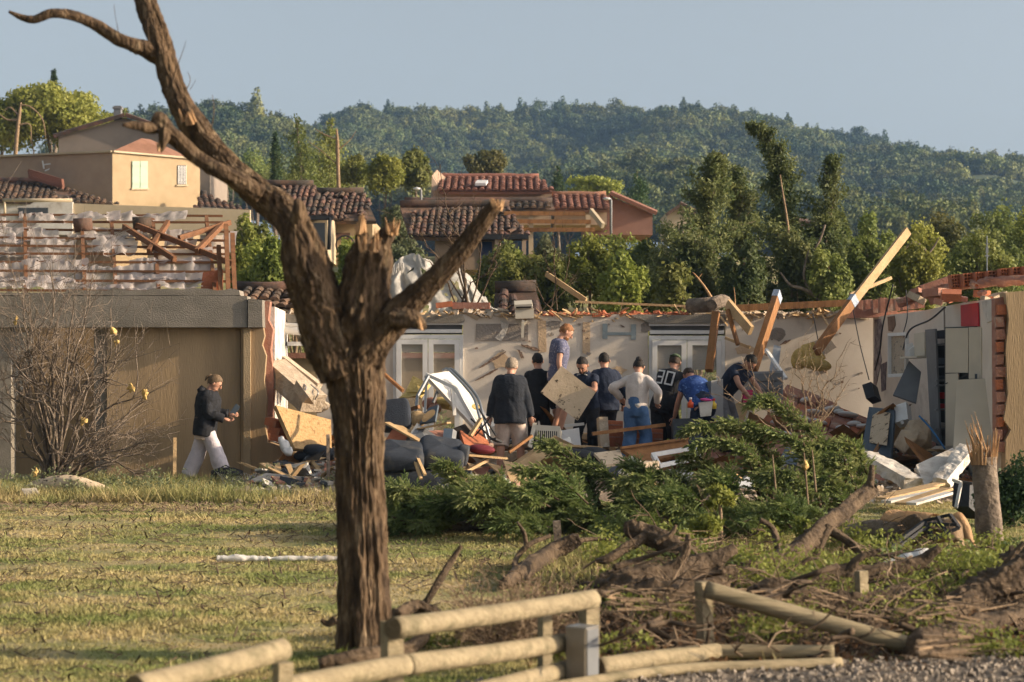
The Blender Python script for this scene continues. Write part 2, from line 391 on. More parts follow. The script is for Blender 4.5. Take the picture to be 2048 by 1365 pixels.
# ================================================================ hills with their wood
def hill(name, ridge, d_ridge, d_foot, seed, spur, n_trees, label, py_foot=470, tw=5.2):
    r = A(ridge); px = np.linspace(r[0, 0], r[-1, 0], 90); py = np.interp(px, r[:, 0], r[:, 1])
    nv = 40; V = np.zeros((nv + 14, 90, 3))
    for i in range(nv + 14):
        t = i / (nv - 1); d = d_foot + (d_ridge - d_foot) * t; X = (px - CX) / F * d
        if t <= 1:
            q = py + tw * .95 * F / d_ridge * .7
            env = math.sin(math.pi * min(1, t)) ** .8
            yy = q + (py_foot - q) * (1 - t) ** 1.15
            p = np.stack([X * .013 + 9, np.full(90, d * .004), X * 0], 1)
            yy = yy + spur * fbm(p, 3, seed) * env
            z = H + (HY - yy) / F * d; zl = z
        else: z = zl - (d - d_ridge) * .25
        V[i] = np.stack([X, np.full(90, d), z], 1)
    mb = MB().grid(V)
    build(name, mb, M['hillground'], smooth=True, kind='structure', origin=False)
    rs = np.random.RandomState(seed)
    ii = rs.uniform(0, nv + 4, n_trees); jj = rs.uniform(0, 88.99, n_trees)
    a, b = ii.astype(int), jj.astype(int); fa, fb = (ii - a)[:, None], (jj - b)[:, None]
    pts = (V[a, b] * (1-fa) + V[a+1, b] * fa) * (1-fb) + (V[a, b+1] * (1-fa) + V[a+1, b+1] * fa) * fb
    return pts
M['hillground'] = mat('hillground', (.05,.07,.03), (.07,.085,.035), .05, .95, 0, coord='World')
hw = []
hw.append((hill('hill', [(100,250),(230,240),(330,226),(420,216),(500,224),(560,238),(640,262),(700,290),(800,350),(900,420)], 560, 330, 31, 60, 4600, '', 420), 1.0))
hw.append((hill('hill', [(560,262),(640,250),(690,226),(760,222),(860,216),(960,222),(1100,215),(1250,218),(1400,232),(1500,250),(1600,264),(1700,274),(1850,302),(2048,344),(2200,378)], 820, 480, 47, 85, 9800, '', 470), 1.12))
hw.append((hill('hill', [(820,455),(960,400),(1130,345),(1260,316),(1380,318),(1500,340),(1620,380),(1740,425),(1850,452),(1950,470)], 430, 300, 77, 40, 3600, '', 480), .8))
# wood on the hills: crowns scattered over the slopes (one far-off mass)
def source_crown(i, seed, tall):
    rs = np.random.RandomState(seed)
    cl = blob_clumps((0, 0, 2.0 * tall), 3.2, 3.2, 2.1 * tall, 10, rs, .44, -.3)
    if tall > 1.4: cl = [(0, 0, .8 + k * .9, 1.7 - k * .25, 1.7 - k * .25, .9) for k in range(6)]
    return rawmesh('far_crown', crown(cl, 460, .72, seed, 1.1, .8), 4, M['lf_wood'])
fc = bpy.data.collections.new('far_crowns')
for i in range(6):
    o = bpy.data.objects.new('far_crown', source_crown(i, 60 + i, (1, 1.1, .9, 1.3, 1.0, 1.6)[i])); fc.objects.link(o)
ptsall = np.concatenate([p for p, s in hw]); sc_all = np.concatenate([np.full(len(p), s) for p, s in hw])
rs = np.random.RandomState(5)
field = (ptsall[:, 0] > 130) & (ptsall[:, 1] > 560) & (ptsall[:, 2] < 62) & (ptsall[:, 2] > 48)
ptsall, sc_all = ptsall[~field], sc_all[~field]
# a few taller pines standing out on the ridges
ex = [P(418,206,556), P(436,208,556), P(512,218,556), P(545,226,556), P(1716,266,815), P(1748,272,815), P(1095,216,815), P(870,218,815)]
ptsall = np.vstack([ptsall, A([tuple(e - Vector((0,0,3.5))) for e in ex])]); sc_all = np.concatenate([sc_all, np.full(len(ex), 1.15)])
me = bpy.data.meshes.new('wood'); me.vertices.add(len(ptsall)); me.vertices.foreach_set('co', ptsall.astype(np.float32).ravel())
for nm, data in (('scl', sc_all * rs.uniform(.5, .9, len(ptsall)) * rs.choice([1, 1, 1.2, 1.5], len(ptsall))), ('rz', rs.uniform(0, 6.28, len(ptsall)))):
    at = me.attributes.new(nm, 'FLOAT', 'POINT'); at.data.foreach_set('value', data.astype(np.float32))
wood = link('wood', me, label='dense green wood covering the far hills', kind='stuff')
ng = bpy.data.node_groups.new('scatter', 'GeometryNodeTree')
ng.interface.new_socket('Geometry', in_out='INPUT', socket_type='NodeSocketGeometry')
ng.interface.new_socket('Geometry', in_out='OUTPUT', socket_type='NodeSocketGeometry')
n = ng.nodes; gi = n.new('NodeGroupInput'); go = n.new('NodeGroupOutput'); mp = n.new('GeometryNodeMeshToPoints')
ip = n.new('GeometryNodeInstanceOnPoints'); ci = n.new('GeometryNodeCollectionInfo'); ci.inputs[0].default_value = fc
ci.inputs[1].default_value = True; ci.inputs[2].default_value = True
ip.inputs['Pick Instance'].default_value = True
na = n.new('GeometryNodeInputNamedAttribute'); na.data_type = 'FLOAT'; na.inputs[0].default_value = 'scl'
nb = n.new('GeometryNodeInputNamedAttribute'); nb.data_type = 'FLOAT'; nb.inputs[0].default_value = 'rz'
cv = n.new('ShaderNodeCombineXYZ'); ng.links.new(nb.outputs[0], cv.inputs[2])
ng.links.new(gi.outputs[0], mp.inputs[0]); ng.links.new(mp.outputs[0], ip.inputs[0]); ng.links.new(ci.outputs[0], ip.inputs['Instance'])
ng.links.new(na.outputs[0], ip.inputs['Scale']); ng.links.new(cv.outputs[0], ip.inputs['Rotation']); ng.links.new(ip.outputs[0], go.inputs[0])
wood.modifiers.new('scatter', 'NODES').node_group = ng

# ================================================================ haze
hz = bpy.data.materials.new('haze'); hz.use_nodes = True
hz.node_tree.nodes.remove(hz.node_tree.nodes['Principled BSDF'])
pv = hz.node_tree.nodes.new('ShaderNodeVolumePrincipled'); pv.inputs['Color'].default_value = (.38,.62,.97,1); pv.inputs['Density'].default_value = .00021
pv.inputs['Anisotropy'].default_value = 0.1
hz.node_tree.links.new(pv.outputs[0], hz.node_tree.nodes['Material Output'].inputs['Volume'])
mb = MB().box((0, 2995, 60), (8400, 6050, 160))
hb = build('haze', mb, hz, kind='stuff', origin=False); hb['label'] = 'thin blue haze in the air over the valley'
hb.display_type = 'WIRE'

# ================================================================ trees behind
def trunk_mb(base, top, r, rs, n=6):
    base, top = A(base), A(top); pts = [base + (top - base) * t + rs.normal(size=3) * (.012 * np.linalg.norm(top - base) * (0 < t < 1)) for t in np.linspace(0, 1, 6)]
    return MB().tube(spline(pts, 12), np.linspace(r, r * .35, 12), n)
def put_tree(name, label, cat, group, base, clumps, n, size, leaf, seed, trunk=None, bark='barkgrey', limbs=4, out=.8, shell=.55, aspect=.6):
    rs = np.random.RandomState(seed + 900); base = Vector(base)
    t = thing(name, label, cat, base, group)
    cl = A([list(c) for c in clumps]); topz = cl[:, 2].max()
    mb = trunk_mb(base, trunk or (cl[:, 0].mean(), cl[:, 1].mean(), topz), max(.03, .016 * (topz - base.z)), rs)
    for k in rs.choice(len(cl), min(limbs, len(cl)), replace=False):
        s = A(base) + (A((cl[k,0], cl[k,1], cl[k,2])) - A(base)) * .3; s[0] = base.x + (s[0]-base.x)*.4
        mb.tube(spline([s, (s + cl[k,:3]) / 2 + rs.normal(size=3) * .2, cl[k,:3]], 7), np.linspace(.006, .002, 7) * (topz - base.z), 5)
    build('trunk', mb, M[bark], t, smooth=True)
    me = rawmesh('crown', crown(clumps, n, size, seed, out, shell, aspect), 4, M[leaf], base)
    link('crown', me, t); return t
def gz(p): return float(tz(A([p.x]), A([p.y]))[0])
def broad(label, px0, px1, py0, py1, d, leaf, n=5000, size=.16, seed=1, name='tree', cat='tree', group=None, k=16, frac=.4, bark='barkgrey', low=-.6):
    rs = np.random.RandomState(seed)
    a, b = P(px0, py0, d), P(px1, py1, d); rx = (b.x - a.x) / 2; rz = (a.z - b.z) / 2; c = ((a.x + b.x) / 2, d, (a.z + b.z) / 2)
    base = Vector((c[0], d, min(gz(Vector((c[0], d, 0))), b.z - .1)))
    cl = blob_clumps(c, rx, rx * .8, rz, k, rs, frac, low)
    return put_tree(name, label, cat, group, base, cl, n, size, leaf, seed, bark=bark)
def column(label, path, d, leaf, n, size, seed, name='conifer', group=None, cat='tree', ragged=.35, out=.6, basey=None):
    """ragged upright conifer: path of (px, py, half width px) from the foot to the tip"""
    rs = np.random.RandomState(seed); m = 16
    q = spline([(a, b, c) for a, b, c in path], m); cl = []
    for i in range(m):
        p = P(q[i,0], q[i,1], d); r = max(.08, S(q[i,2], d))
        for k in range(3):
            e = rs.normal(size=3) * r * ragged
            cl.append((p.x + e[0], p.y + e[1], p.z + e[2] * .6, r * rs.uniform(.55, .9), r * rs.uniform(.55, .9), r * rs.uniform(.5, .9) + .1))
    b = P(path[0][0], path[0][1], d); base = Vector((b.x, d, gz(b)))
    tp = P(path[-1][0], path[-1][1], d)
    return put_tree(name, label, cat, group, base, cl, n, size, leaf, seed, trunk=tuple(tp), limbs=2, out=out, shell=.35, aspect=.4)

# umbrella pine at the left
rs = np.random.RandomState(3); cl = []
for i in range(110):
    u = rs.uniform(-1, 1); v = rs.uniform(-1, 1); hgt = math.sqrt(max(.05, 1 - u * u * .92 - v*v*.3))
    py = 286 - 104 * hgt * rs.uniform(.0, 1.0) ** .7; p = P(108 + u * 112, py, 118)
    cl.append((p.x, p.y + v * 3.2, p.z, .8, .8, .55))
b = P(100, 330, 118)
put_tree('umbrella_pine', 'big rounded bright green umbrella pine behind the shuttered house', 'tree', None, (b.x, 118, gz(b)), cl, 24000, .24, 'lf_bright', 4, limbs=8)
broad('dark green tree at the left edge under the umbrella pine', -60, 60, 190, 330, 122, 'lf_mid', 4000, .22, 8)
broad('small light green tree beside the chimney', 210, 262, 215, 275, 128, 'lf_mid', 1800, .2, 9)
column('thin lone cypress tip rising above the umbrella pine', [(108,200,5),(108,178,6),(108,158,5),(108,141,1.5)], 150, 'lf_dark', 1500, .22, 11, 'cypress', out=.9)
column('slim dark cypress between the houses and the broken conifers', [(551,385,14),(551,350,14),(552,310,11),(551,285,6),(550,268,1.5)], 105, 'lf_dark', 3500, .16, 12, 'cypress', out=.9, ragged=.15)
column('torn pale conifer left of the snapped trunk', [(612,400,42),(610,350,36),(604,300,22),(598,262,12),(594,238,4)], 96, 'lf_mid', 4200, .17, 13, ragged=.6)
column('green pointed conifer behind the snapped trunk', [(665,390,48),(662,340,38),(655,300,26),(660,268,14),(664,244,4)], 98, 'lf_mid', 5200, .17, 14, ragged=.45)
broad('feathery light green tree right of the snapped trunk', 680, 745, 305, 395, 94, 'lf_mid', 3600, .17, 15)
broad('lush bright green round tree above the tiled roofs', 732, 812, 308, 400, 88, 'lf_bright', 5200, .16, 16)
broad('lush green tree left of the red roofed house', 790, 868, 303, 400, 90, 'lf_mid', 4600, .17, 17)
broad('pale yellow green poplar behind the red tiled roof', 918, 1022, 296, 372, 132, 'lf_yellow', 4200, .22, 18, k=22, frac=.28)
column('little dark fir behind the red tiled roof', [(1118,392,16),(1118,370,13),(1117,352,6),(1116,334,1.5)], 125, 'lf_dark', 1500, .18, 19)
column('dark fir beside the round green tree', [(1276,420,26),(1276,390,22),(1275,365,10),(1274,342,2)], 125, 'lf_dark', 2200, .18, 20)
broad('rounded green pine behind the low red roof', 1126, 1252, 353, 400, 122, 'lf_bright', 3600, .2, 21)
for i, (x0, x1, y0, y1, d, lf) in enumerate([(420,500,300,400,170,'lf_yellow'),(470,560,290,400,180,'lf_mid'),(500,600,330,410,160,'lf_mid'),(395,450,375,440,120,'lf_dark')]):
    broad(['yellowish tree on the slope right of the tilted trunk', 'green tree on the slope left of the cypress', 'low green tree at the foot of the slim cypress', 'dark bush right of the shuttered house'][i], x0, x1, y0, y1, d, lf, 2600, .26, 30 + i)
# shrubs and young trees behind the ruined house
SH = [(x0, x1, y0, y1 + 70, d, lf) for x0, x1, y0, y1, d, lf in [(455,560,432,600,52,'lf_mid'),(500,600,470,610,46,'lf_bright'),(560,660,455,600,50,'lf_mid'),(640,740,470,600,50,'lf_bright'),(700,790,500,600,46,'lf_mid'),
      (1000,1090,490,600,52,'lf_bright'),(1060,1150,500,610,46,'lf_mid'),(1145,1330,440,580,56,'lf_bright'),(1180,1300,510,620,45,'lf_bright'),(1270,1380,450,600,54,'lf_olive'),
      (960,1040,500,600,55,'lf_dark'),(1300,1400,520,625,44,'lf_mid'),
      (1690,1800,420,570,62,'lf_mid'),(1780,1900,440,590,58,'lf_bright'),(1830,1960,395,560,70,'lf_yellow'),(1920,2060,385,570,72,'lf_mid'),(1990,2110,400,600,66,'lf_bright'),
      (1700,1780,500,610,50,'lf_mid'),(1800,1880,510,600,50,'lf_dark'),(1880,1980,480,600,52,'lf_mid'),(1640,1720,430,560,64,'lf_mid'),(1960,2060,470,600,54,'lf_mid'),(1560,1660,430,560,66,'lf_mid')]]
names = ['bush behind the left roof frame', 'bush beside the left fork of the broken tree', 'bush seen through the fork of the broken tree', 'bush left of the white torn sheet', 'bush right behind the white torn sheet',
 'bush under the tiled terrace roof', 'bush behind the tile rubble on the wall', 'young tree in front of the timber pergola', 'bright bush right behind the ruined wall', 'greyish bush beside the dark conifers',
 'dark bush beside the blue door', 'bush at the foot of the dark conifers', 'tree right of the conifers', 'tree behind the leaning timber', 'yellowish crown above the right trees', 'tall tree near the right edge', 'tree at the right edge',
 'bush under the leaning timber', 'dark bush left of the antenna', 'bush behind the hollow bricks', 'tree between the conifers and the leaning timber', 'bush at the right edge above the bricks', 'tree seen between the conifer tops']
for i, (x0, x1, y0, y1, d, lf) in enumerate(SH):
    broad('light green leafy ' + names[i] if lf == 'lf_bright' else 'leafy ' + names[i], x0, x1, y0, y1, d, lf, 6500, .115 if d < 60 else .14, 50 + i, name='tree' if 'tree' in names[i] or 'crown' in names[i] else 'bush', cat='tree' if 'tree' in names[i] or 'crown' in names[i] else 'bush', k=24, frac=.32, bark='twig', low=-1)
def undergrowth(x, y):
    return tz(x, y)
rs = np.random.RandomState(66); n = 75000; d_ = rs.uniform(38.5, 62, n); x_ = rs.uniform(-.15, .40, n) * d_; hb = np.clip(fbm(np.stack([x_ * .35, d_ * .35, x_ * 0], 1), 3, 5) * .7 + .9, .15, 2.2)
c_ = np.stack([x_, d_, tz(x_, d_) + hb * rs.uniform(0, 1, n) ** .6], 1)
link('undergrowth', rawmesh('undergrowth', leafquads(c_, .13, rs.normal(size=(n, 3)) + A((.3, -.2, .8)), rs, .55), 4, M['lf_mid']), label='tangled green undergrowth covering the slope behind the ruin', kind='stuff')
broad('silvery olive bush beside the tiled terrace roof', 752, 840, 405, 520, 64, 'lf_olive', 5000, .11, 90, name='olive_bush', cat='bush', k=22, frac=.34, low=-1)
# ragged dark conifers
def rag(label, path, d, n, seed):
    """upright storm-torn conifer: many thin ascending plumes along a stem; path rows px, py, half width px"""
    rs = np.random.RandomState(seed); q = spline(path, 60); cl = []
    for b in range(150):
        t = rs.uniform(0, 1); i = int(t * 59); c = A(P(q[i,0], q[i,1], d)); w = S(q[i,2], d); a = rs.uniform(0, 6.28); out = A((math.cos(a), math.sin(a), 0)); L = w * rs.choice([.3, .6, .9, 1.2, 1.5]) * rs.uniform(.8, 1.2)
        for u in (.45, .8, 1.05): cl.append(tuple(c + out * L * u + A((0, 0, L * (u * .5 + .6 * t * u)))) + (.10 + .16 * w, .10 + .16 * w, .13 + .14 * w))
    b = P(path[0][0], path[0][1], d); base = Vector((b.x, d, gz(b))); t = thing('conifer', label, 'tree', base)
    mb = MB().tube([tuple(P(x, y, d)) for x, y, w in q[::4]], np.linspace(.14, .02, 15), 7)
    for k in range(0, len(cl), 9): e = A(cl[k + 2][:3]); j = np.argmin([abs(A(P(x, y, d))[2] - (e[2] - .3)) for x, y, w in q]); mb.tube([tuple(P(q[j,0], q[j,1], d)), tuple(e)], [.02, .006], 4)
    build('trunk', mb, M['barkgrey'], t, smooth=True); link('crown', rawmesh('crown', crown(cl, n, .12, seed, .5, .2, .36), 4, M['lf_conifer'], base), t)
rag('dark ragged conifer with a bird on its top', [(1425,660,70),(1410,560,66),(1405,500,54),(1415,430,34),(1428,370,20),(1432,340,12),(1432,316,5)], 48, 16000, 101)
rag('dark ragged conifer behind the first, blunt topped', [(1500,660,50),(1490,540,46),(1480,450,30),(1472,390,17),(1468,345,6)], 50, 10000, 102)
rag('tallest ragged conifer with its tip bent to the left', [(1560,660,64),(1568,540,56),(1578,480,42),(1570,420,30),(1562,370,25),(1548,325,19),(1525,280,12),(1497,252,5)], 49, 15000, 103)
rag('ragged conifer column at the right of the group', [(1640,660,46),(1645,560,38),(1648,500,28),(1652,460,18),(1662,410,19),(1666,360,14),(1664,320,5)], 49, 10000, 104)
rag('low dark conifer filling the foot of the group', [(1380,680,64),(1370,600,54),(1372,540,36),(1380,490,12)], 46, 8000, 105)
for i, (x0, x1, y0, y1, d, lf, lab) in enumerate(((1345,1450,450,690,45.5,'lf_conifer','dense dark green bush at the left foot of the conifers'),(1430,1540,470,690,45,'lf_conifer','dense dark green bush under the bird conifer'),(1520,1640,450,690,46,'lf_conifer','dense green bush around the bare stem'),(1600,1710,480,690,45.5,'lf_mid','broad green bush at the right foot of the conifers'),(1120,1240,470,660,47,'lf_bright','bright leafy bush above the tile rubble'),(1230,1350,470,670,48,'lf_mid','green bush left of the conifer group'),(1680,1790,450,680,48,'lf_mid','green bush behind the wall right of the conifers'),(1770,1880,470,680,47,'lf_bright','bright bush under the dead forked branch'),(1870,2060,440,680,49,'lf_mid','wide green bush behind the antenna'),(980,1130,500,660,48,'lf_mid','green bush behind the white air unit'),(640,760,465,670,46,'lf_bright','bright bush filling the fork of the broken tree'),(760,860,455,650,55,'lf_olive','pale bush left of the torn sheet'),(930,1060,478,640,52,'lf_mid','green bush in front of the blue door'),(540,640,440,650,54,'lf_mid','green bush below the hipped tile roof'),(440,545,422,660,51,'lf_bright','light green bush directly right of the roof frame posts'),(1050,1150,455,640,56,'lf_olive','pale green bush under the pergola'),(455,600,470,680,47,'lf_bright','bright bush right of the roof frame'))):
    broad(lab, x0, x1, y0, y1, d, lf, 7500, .10, 400 + i, name='bush', cat='bush', k=30, frac=.28, bark='twig', low=-1)
# bare broken trunks and limbs around them
def bare(name, label, chains, d, m='twig', cat='tree', n=6, jit=.0):
    mb = MB()
    for ch in chains:
        q = spline([(a, b, w, e) for a, b, w, e in [c if len(c) == 4 else (*c, 0) for c in ch]], max(8, 5 * len(ch)))
        pts = [tuple(P(x, y, d + e)) for x, y, w, e in q]
        mb.tube(pts, np.maximum([S(w * .62, d) for x, y, w, e in q], .002), n)
    return build(name, mb, M[m], smooth=True, label=label, cat=cat)
bare('snapped_trunk', 'splintered bare trunk standing among the torn conifers', [[(678,400,7),(676,340,6),(675,290,6),(673,258,3)],[(676,280,3),(650,270,2),(630,258,1)],[(676,300,3),(700,280,1.5),(712,262,.8)],[(676,330,2.5),(640,300,1.5),(616,282,.8)]], 92, 'deadwood')
bare('broken_tree', 'stripped broken tree with drooping torn branches at the far left', [[(30,320,7),(34,270,6.5),(38,235,6),(42,205,3)],[(38,240,5),(15,240,3),(0,230,2)],[(42,210,3),(62,215,2.5),(85,240,2),(92,280,1)],[(36,250,4),(60,250,2),(62,285,1)],[(36,230,4),(20,215,2),(8,222,1)]], 112, 'deadwood')
bare('stripped_conifer', 'bare sunlit conifer stem reaching up through the dark foliage', [[(1580,640,6),(1582,560,5),(1580,500,5),(1574,440,4),(1566,390,3),(1560,350,2)],[(1581,520,4),(1562,490,2),(1556,470,1)]], 46.5, 'deadwood')
bare('broken_limb', 'pale forked limbs at the base of the conifers', [[(1640,600,7),(1610,580,7),(1580,570,5),(1560,545,3)],[(1625,590,6),(1608,555,5),(1612,520,3.5),(1618,500,2)],[(1520,590,5),(1500,570,4),(1485,545,2)],[(1650,450,4),(1640,480,4),(1628,500,3)]], 45.5, 'barkgrey')
bare('leafless_branch', 'dead forked branch standing among the right hand trees', [[(1858,570,6),(1858,530,5),(1850,500,4),(1828,485,3),(1808,500,2)],[(1856,510,4),(1870,490,3),(1878,475,1.5)]], 47.5, 'barkgrey')
# a bird on the conifer
mb = MB().ball(P(1437,314,48), (.12,.05,.05), 10, 6, (0, R(-25), 0)).ball(P(1444,308,48), .03, 8, 6).beam(P(1430,318,48), P(1420,324,48), .05, .015)
build('bird', mb, M['black'], smooth=True, label='dark bird perched on the ragged conifer tip', cat='bird')
# ================================================================ tiled roofs
def tile_mesh(r=.11, L=.42, seg=5):
    mb = MB(); V = []
    for e, k in ((0, 1.0), (1, .82)):
        for j in range(seg + 1):
            a = math.pi * j / seg; V.append((math.cos(a) * r * k, e * L, math.sin(a) * r * k * .8))
    s = seg + 1
    f = [(j, j + 1, s + j + 1, s + j) for j in range(seg)] + [tuple(range(s - 1, -1, -1)), tuple(range(s, 2 * s)), (0, s, 2*s-1, s-1)]
    mb.add(V, f); return mb
TILE = {}
def roof(parent, e0, e1, r0, r1, m='tile', single=False, broken=.06, seed=1, pitch=.21, course=.36, slabmat='chunk'):
    """tiled slope between the eave e0-e1 and the ridge r0-r1 (world points)"""
    rs = np.random.RandomState(seed); e0, e1, r0, r1 = [A(x) for x in (e0, e1, r0, r1)]
    u = e1 - e0; W = np.linalg.norm(u); u /= W
    mid = ((r0 + r1) / 2 - (e0 + e1) / 2); vdir = mid - u * mid.dot(u); Lh = np.linalg.norm(vdir); vdir /= Lh; nrm = np.cross(u, vdir)
    mb = MB().slab(*[Vector(x - nrm * .03) for x in (e0, e1, r1, r0)], .12)
    build('roof_deck', mb, M['tilered' if m == 'tilered' else 'tile'], parent)
    nu, nv = int(W / pitch), int(Lh / course)
    s0, s1 = (r0 - e0).dot(u), (r1 - e0).dot(u)
    key = (m, pitch, course)
    if key not in TILE:
        me = tile_mesh(pitch * .46, course * 1.15).mesh('tile'); me.materials.append(M[m]); TILE[key] = me
    tm = TILE[key]; TV = np.array([v.co[:] for v in tm.vertices]); TF = [tuple(p.vertices) for p in tm.polygons]
    jb = MB()
    for j in range(nv):
        t = j / nv; a, b = s0 * t, W + (s1 - W) * t
        for i in range(nu + 1):
            x = i * pitch
            if x < a or x > b: continue
            gap = vnoise([[x * .9, t * Lh * .9, seed * 3.3]], seed)[0]
            if gap > .55 - broken * 3 and rs.uniform() < .6 and broken > .05: continue
            rz = rs.normal() * (.03 if broken < .05 else .05) + (rs.normal() * .5 if gap > .2 and broken > .05 and rs.uniform() < .4 else 0)
            m3 = np.stack([u, vdir, nrm], 1) @ A(Euler((rs.normal() * .03 - .03, rs.normal() * .04, rz)).to_matrix())
            pos = e0 + u * x + vdir * (j * course - .08) + nrm * (.02 + rs.uniform(0, .02))
            if single:
                mw = Matrix.Identity(4)
                for q in range(3):
                    for w in range(3): mw[q][w] = m3[q][w]
                o = bpy.data.objects.new('tile', tm); COL.objects.link(o); o.parent = parent
                mw.translation = Vector(pos - WL[parent.name]); o.matrix_local = mw
            else: jb.add(TV @ m3.T + pos, TF)
    # ridge tiles
    if not single and jb.n: build('tiles', jb, M[m], parent)['kind'] = 'stuff'
    rb = MB(); k = max(2, int(np.linalg.norm(r1 - r0) / .4))
    rb.tube(np.linspace(r0, r1, k) + nrm * .05 + rs.normal(size=(k, 3)) * .01, .13, 8)
    build('ridge', rb, M[m], parent, smooth=True)
def wallbox(parent, pts, depth, m, name='wall'):
    return build(name, MB().prism(pts, depth), M[m], parent)

# ---- house with green shutters
C = P(225, 305, 85); RE = P(400, 320, 88); LE = P(-60, 317, 87.6)
Hs = thing('house', 'ochre two storey house with pale green shutters on the left', 'house', (C.x, C.y, 4.5))
def down(p, z): return Vector((p.x, p.y, z))
mb = MB().prism([C, RE, down(RE, 4.5), down(C, 4.5)], (-1.6, 1.75, 0)); build('wall', mb, M['ochre'], Hs)
mb = MB().prism([LE, C + Vector((-.01, 0, 0)), down(C, 4.5) + Vector((-.01, 0, 0)), down(LE, 4.5)], (.6, 1.6, 0)); build('wall', mb, M['pinkwall'], Hs)
fd = (RE - C).normalized(); fn = Vector((fd.y, -fd.x, 0)).normalized()
if fn.y > 0: fn = -fn
def onface(px, py):       # point of the lit face at a photo pixel
    t = (px - 225) / 175; d = 85 + 3 * t; return P(px, py, d)
def facebox(name, px0, px1, py0, py1, th, m, parent, off=.0):
    a, b, c, e = onface(px0, py0), onface(px1, py0), onface(px1, py1), onface(px0, py1)
    return build(name, MB().prism([x + fn * (off + th) for x in (a, b, c, e)], -fn * th), M[m], parent)
for a, b in ((263, 278), (279, 294)):
    s = facebox('shutter', a, b, 323, 377, .06, 'shutter', Hs, .01)
    for py in (331, 366): facebox('hinge_bar', a + 1, b - 1, py, py + 3, .02, 'shutter', s, .07)
facebox('sill', 261, 296, 377, 380, .1, 'cream', Hs)
w = facebox('window', 354, 371, 331, 370, .02, 'darkhole', Hs, .004)
facebox('sill', 351, 374, 370, 373, .1, 'cream', Hs)
for k in range(6): facebox('bar', 354.5 + k * 3, 355.7 + k * 3, 332, 369, .02, 'white', w, .05)
# hip roof in red tiles behind the parapet
build('roof', MB().add([tuple(P(218, 306, 85.3)), tuple(P(352, 313, 87.4)), tuple(P(395, 322, 90)), tuple(P(283, 277, 88.2)), tuple(P(300, 279, 91))], [(0,1,3),(1,2,4,3),(0,3,4)]), M['tilered'], Hs)
build('coping', MB().beam(C + Vector((0,0,.03)), LE + Vector((0,0,.03)), .25, .08).beam(C + Vector((0,0,.03)), RE + Vector((0,0,.03)), .25, .08), M['cream'], Hs)
mb = MB().beam(P(85,322,86.2), P(88,338,86.2), .05, .05).beam(P(86,330,86.2), P(132,325,86), .05, .05).beam(P(90,342,86.2), P(130,326,86), .05, .05)
build('bracket', mb, M['white'], Hs)
# grey gabled house behind it
Hg = thing('house', 'grey gabled house with a dark chimney behind the ochre one', 'house', (P(240,300,98).x, 98, 5))
build('wall', MB().prism([P(117,274,98), P(250,236,98), P(420,296,98), down(P(420,296,98), 6), down(P(117,274,98), 6)], (0, 6, 0)), M['greywall'], Hs if False else Hg)
build('roof', MB().slab(P(108,277,97.7), P(250,234,97.7), P(250,232,104), P(108,275,104), -.18).slab(P(250,234,97.7), P(430,298,97.7), P(430,296,104), P(250,232,104), -.18), M['tile'], Hg)
build('chimney', MB().box(P(236,228,99), (.35,.4,.75)).box(P(236,217,99), (.45,.5,.1)), M['greypaint'], Hg)
# broken tile slab lying on the lean-to
mb = MB()
for k in range(5): mb.beam(P(58 + k*.4, 342 + k * 3.2, 85.4 - k*.12), P(125 + k*.4, 362 + k * 3.2, 85 - k*.12), .2, .14)
build('roof_slab', mb, M['tilered'], label='broken piece of red tiled roof lying beside the white bracket', cat='roof piece')
# lean-to at the left
Ll = thing('lean_to', 'low lean-to with worn tiles and white wall left of the ochre house', 'house', (P(100,420,82).x, 82, 4.5))
roof(Ll, P(-40,398,81.5), P(232,410,82.5), P(-60,362,86), P(110,366,86), 'tile', False, .09, 4, .26, .42)
build('wall', MB().prism([P(-40,400,81.9), P(145,404,81.9), P(145,470,81.9), P(-40,470,81.9)], (0,.3,0)), M['whitedirty'], Ll)
build('wall', MB().prism([P(145,407,82), P(500,420,82), P(500,470,82), P(145,470,82)], (0,.3,0)), M['cream'], Ll)
build('gutter', MB().tube([P(6,401,81.3), P(144,401,81.3)], .075, 8), M['cream'], Ll, smooth=True)
build('downpipe', MB().tube([P(9,402,81.3), P(10,432,81.3)], .05, 8), M['cream'], Ll, smooth=True)
build('window', MB().prism([P(36,416,81.8), P(96,416,81.8), P(96,436,81.8), P(36,436,81.8)], (0,.05,0)), M['glassdark'], Ll)
Lr = thing('lean_to', 'small tiled lean-to at the right side of the ochre house', 'house', (P(450,420,84).x, 84, 4.5))
roof(Lr, P(392,417,83), P(502,424,83.5), P(400,388,86.5), P(412,390,86.5), 'tile', False, .03, 6, .26, .42)
build('gutter', MB().tube([P(402,417,82.8), P(500,426,83)], .07, 8), M['cream'], Lr, smooth=True)
build('wall', MB().prism([P(395,420,83.6), P(492,425,83.6), P(492,470,83.6), P(395,470,83.6)], (0,.3,0)), M['cream'], Lr)

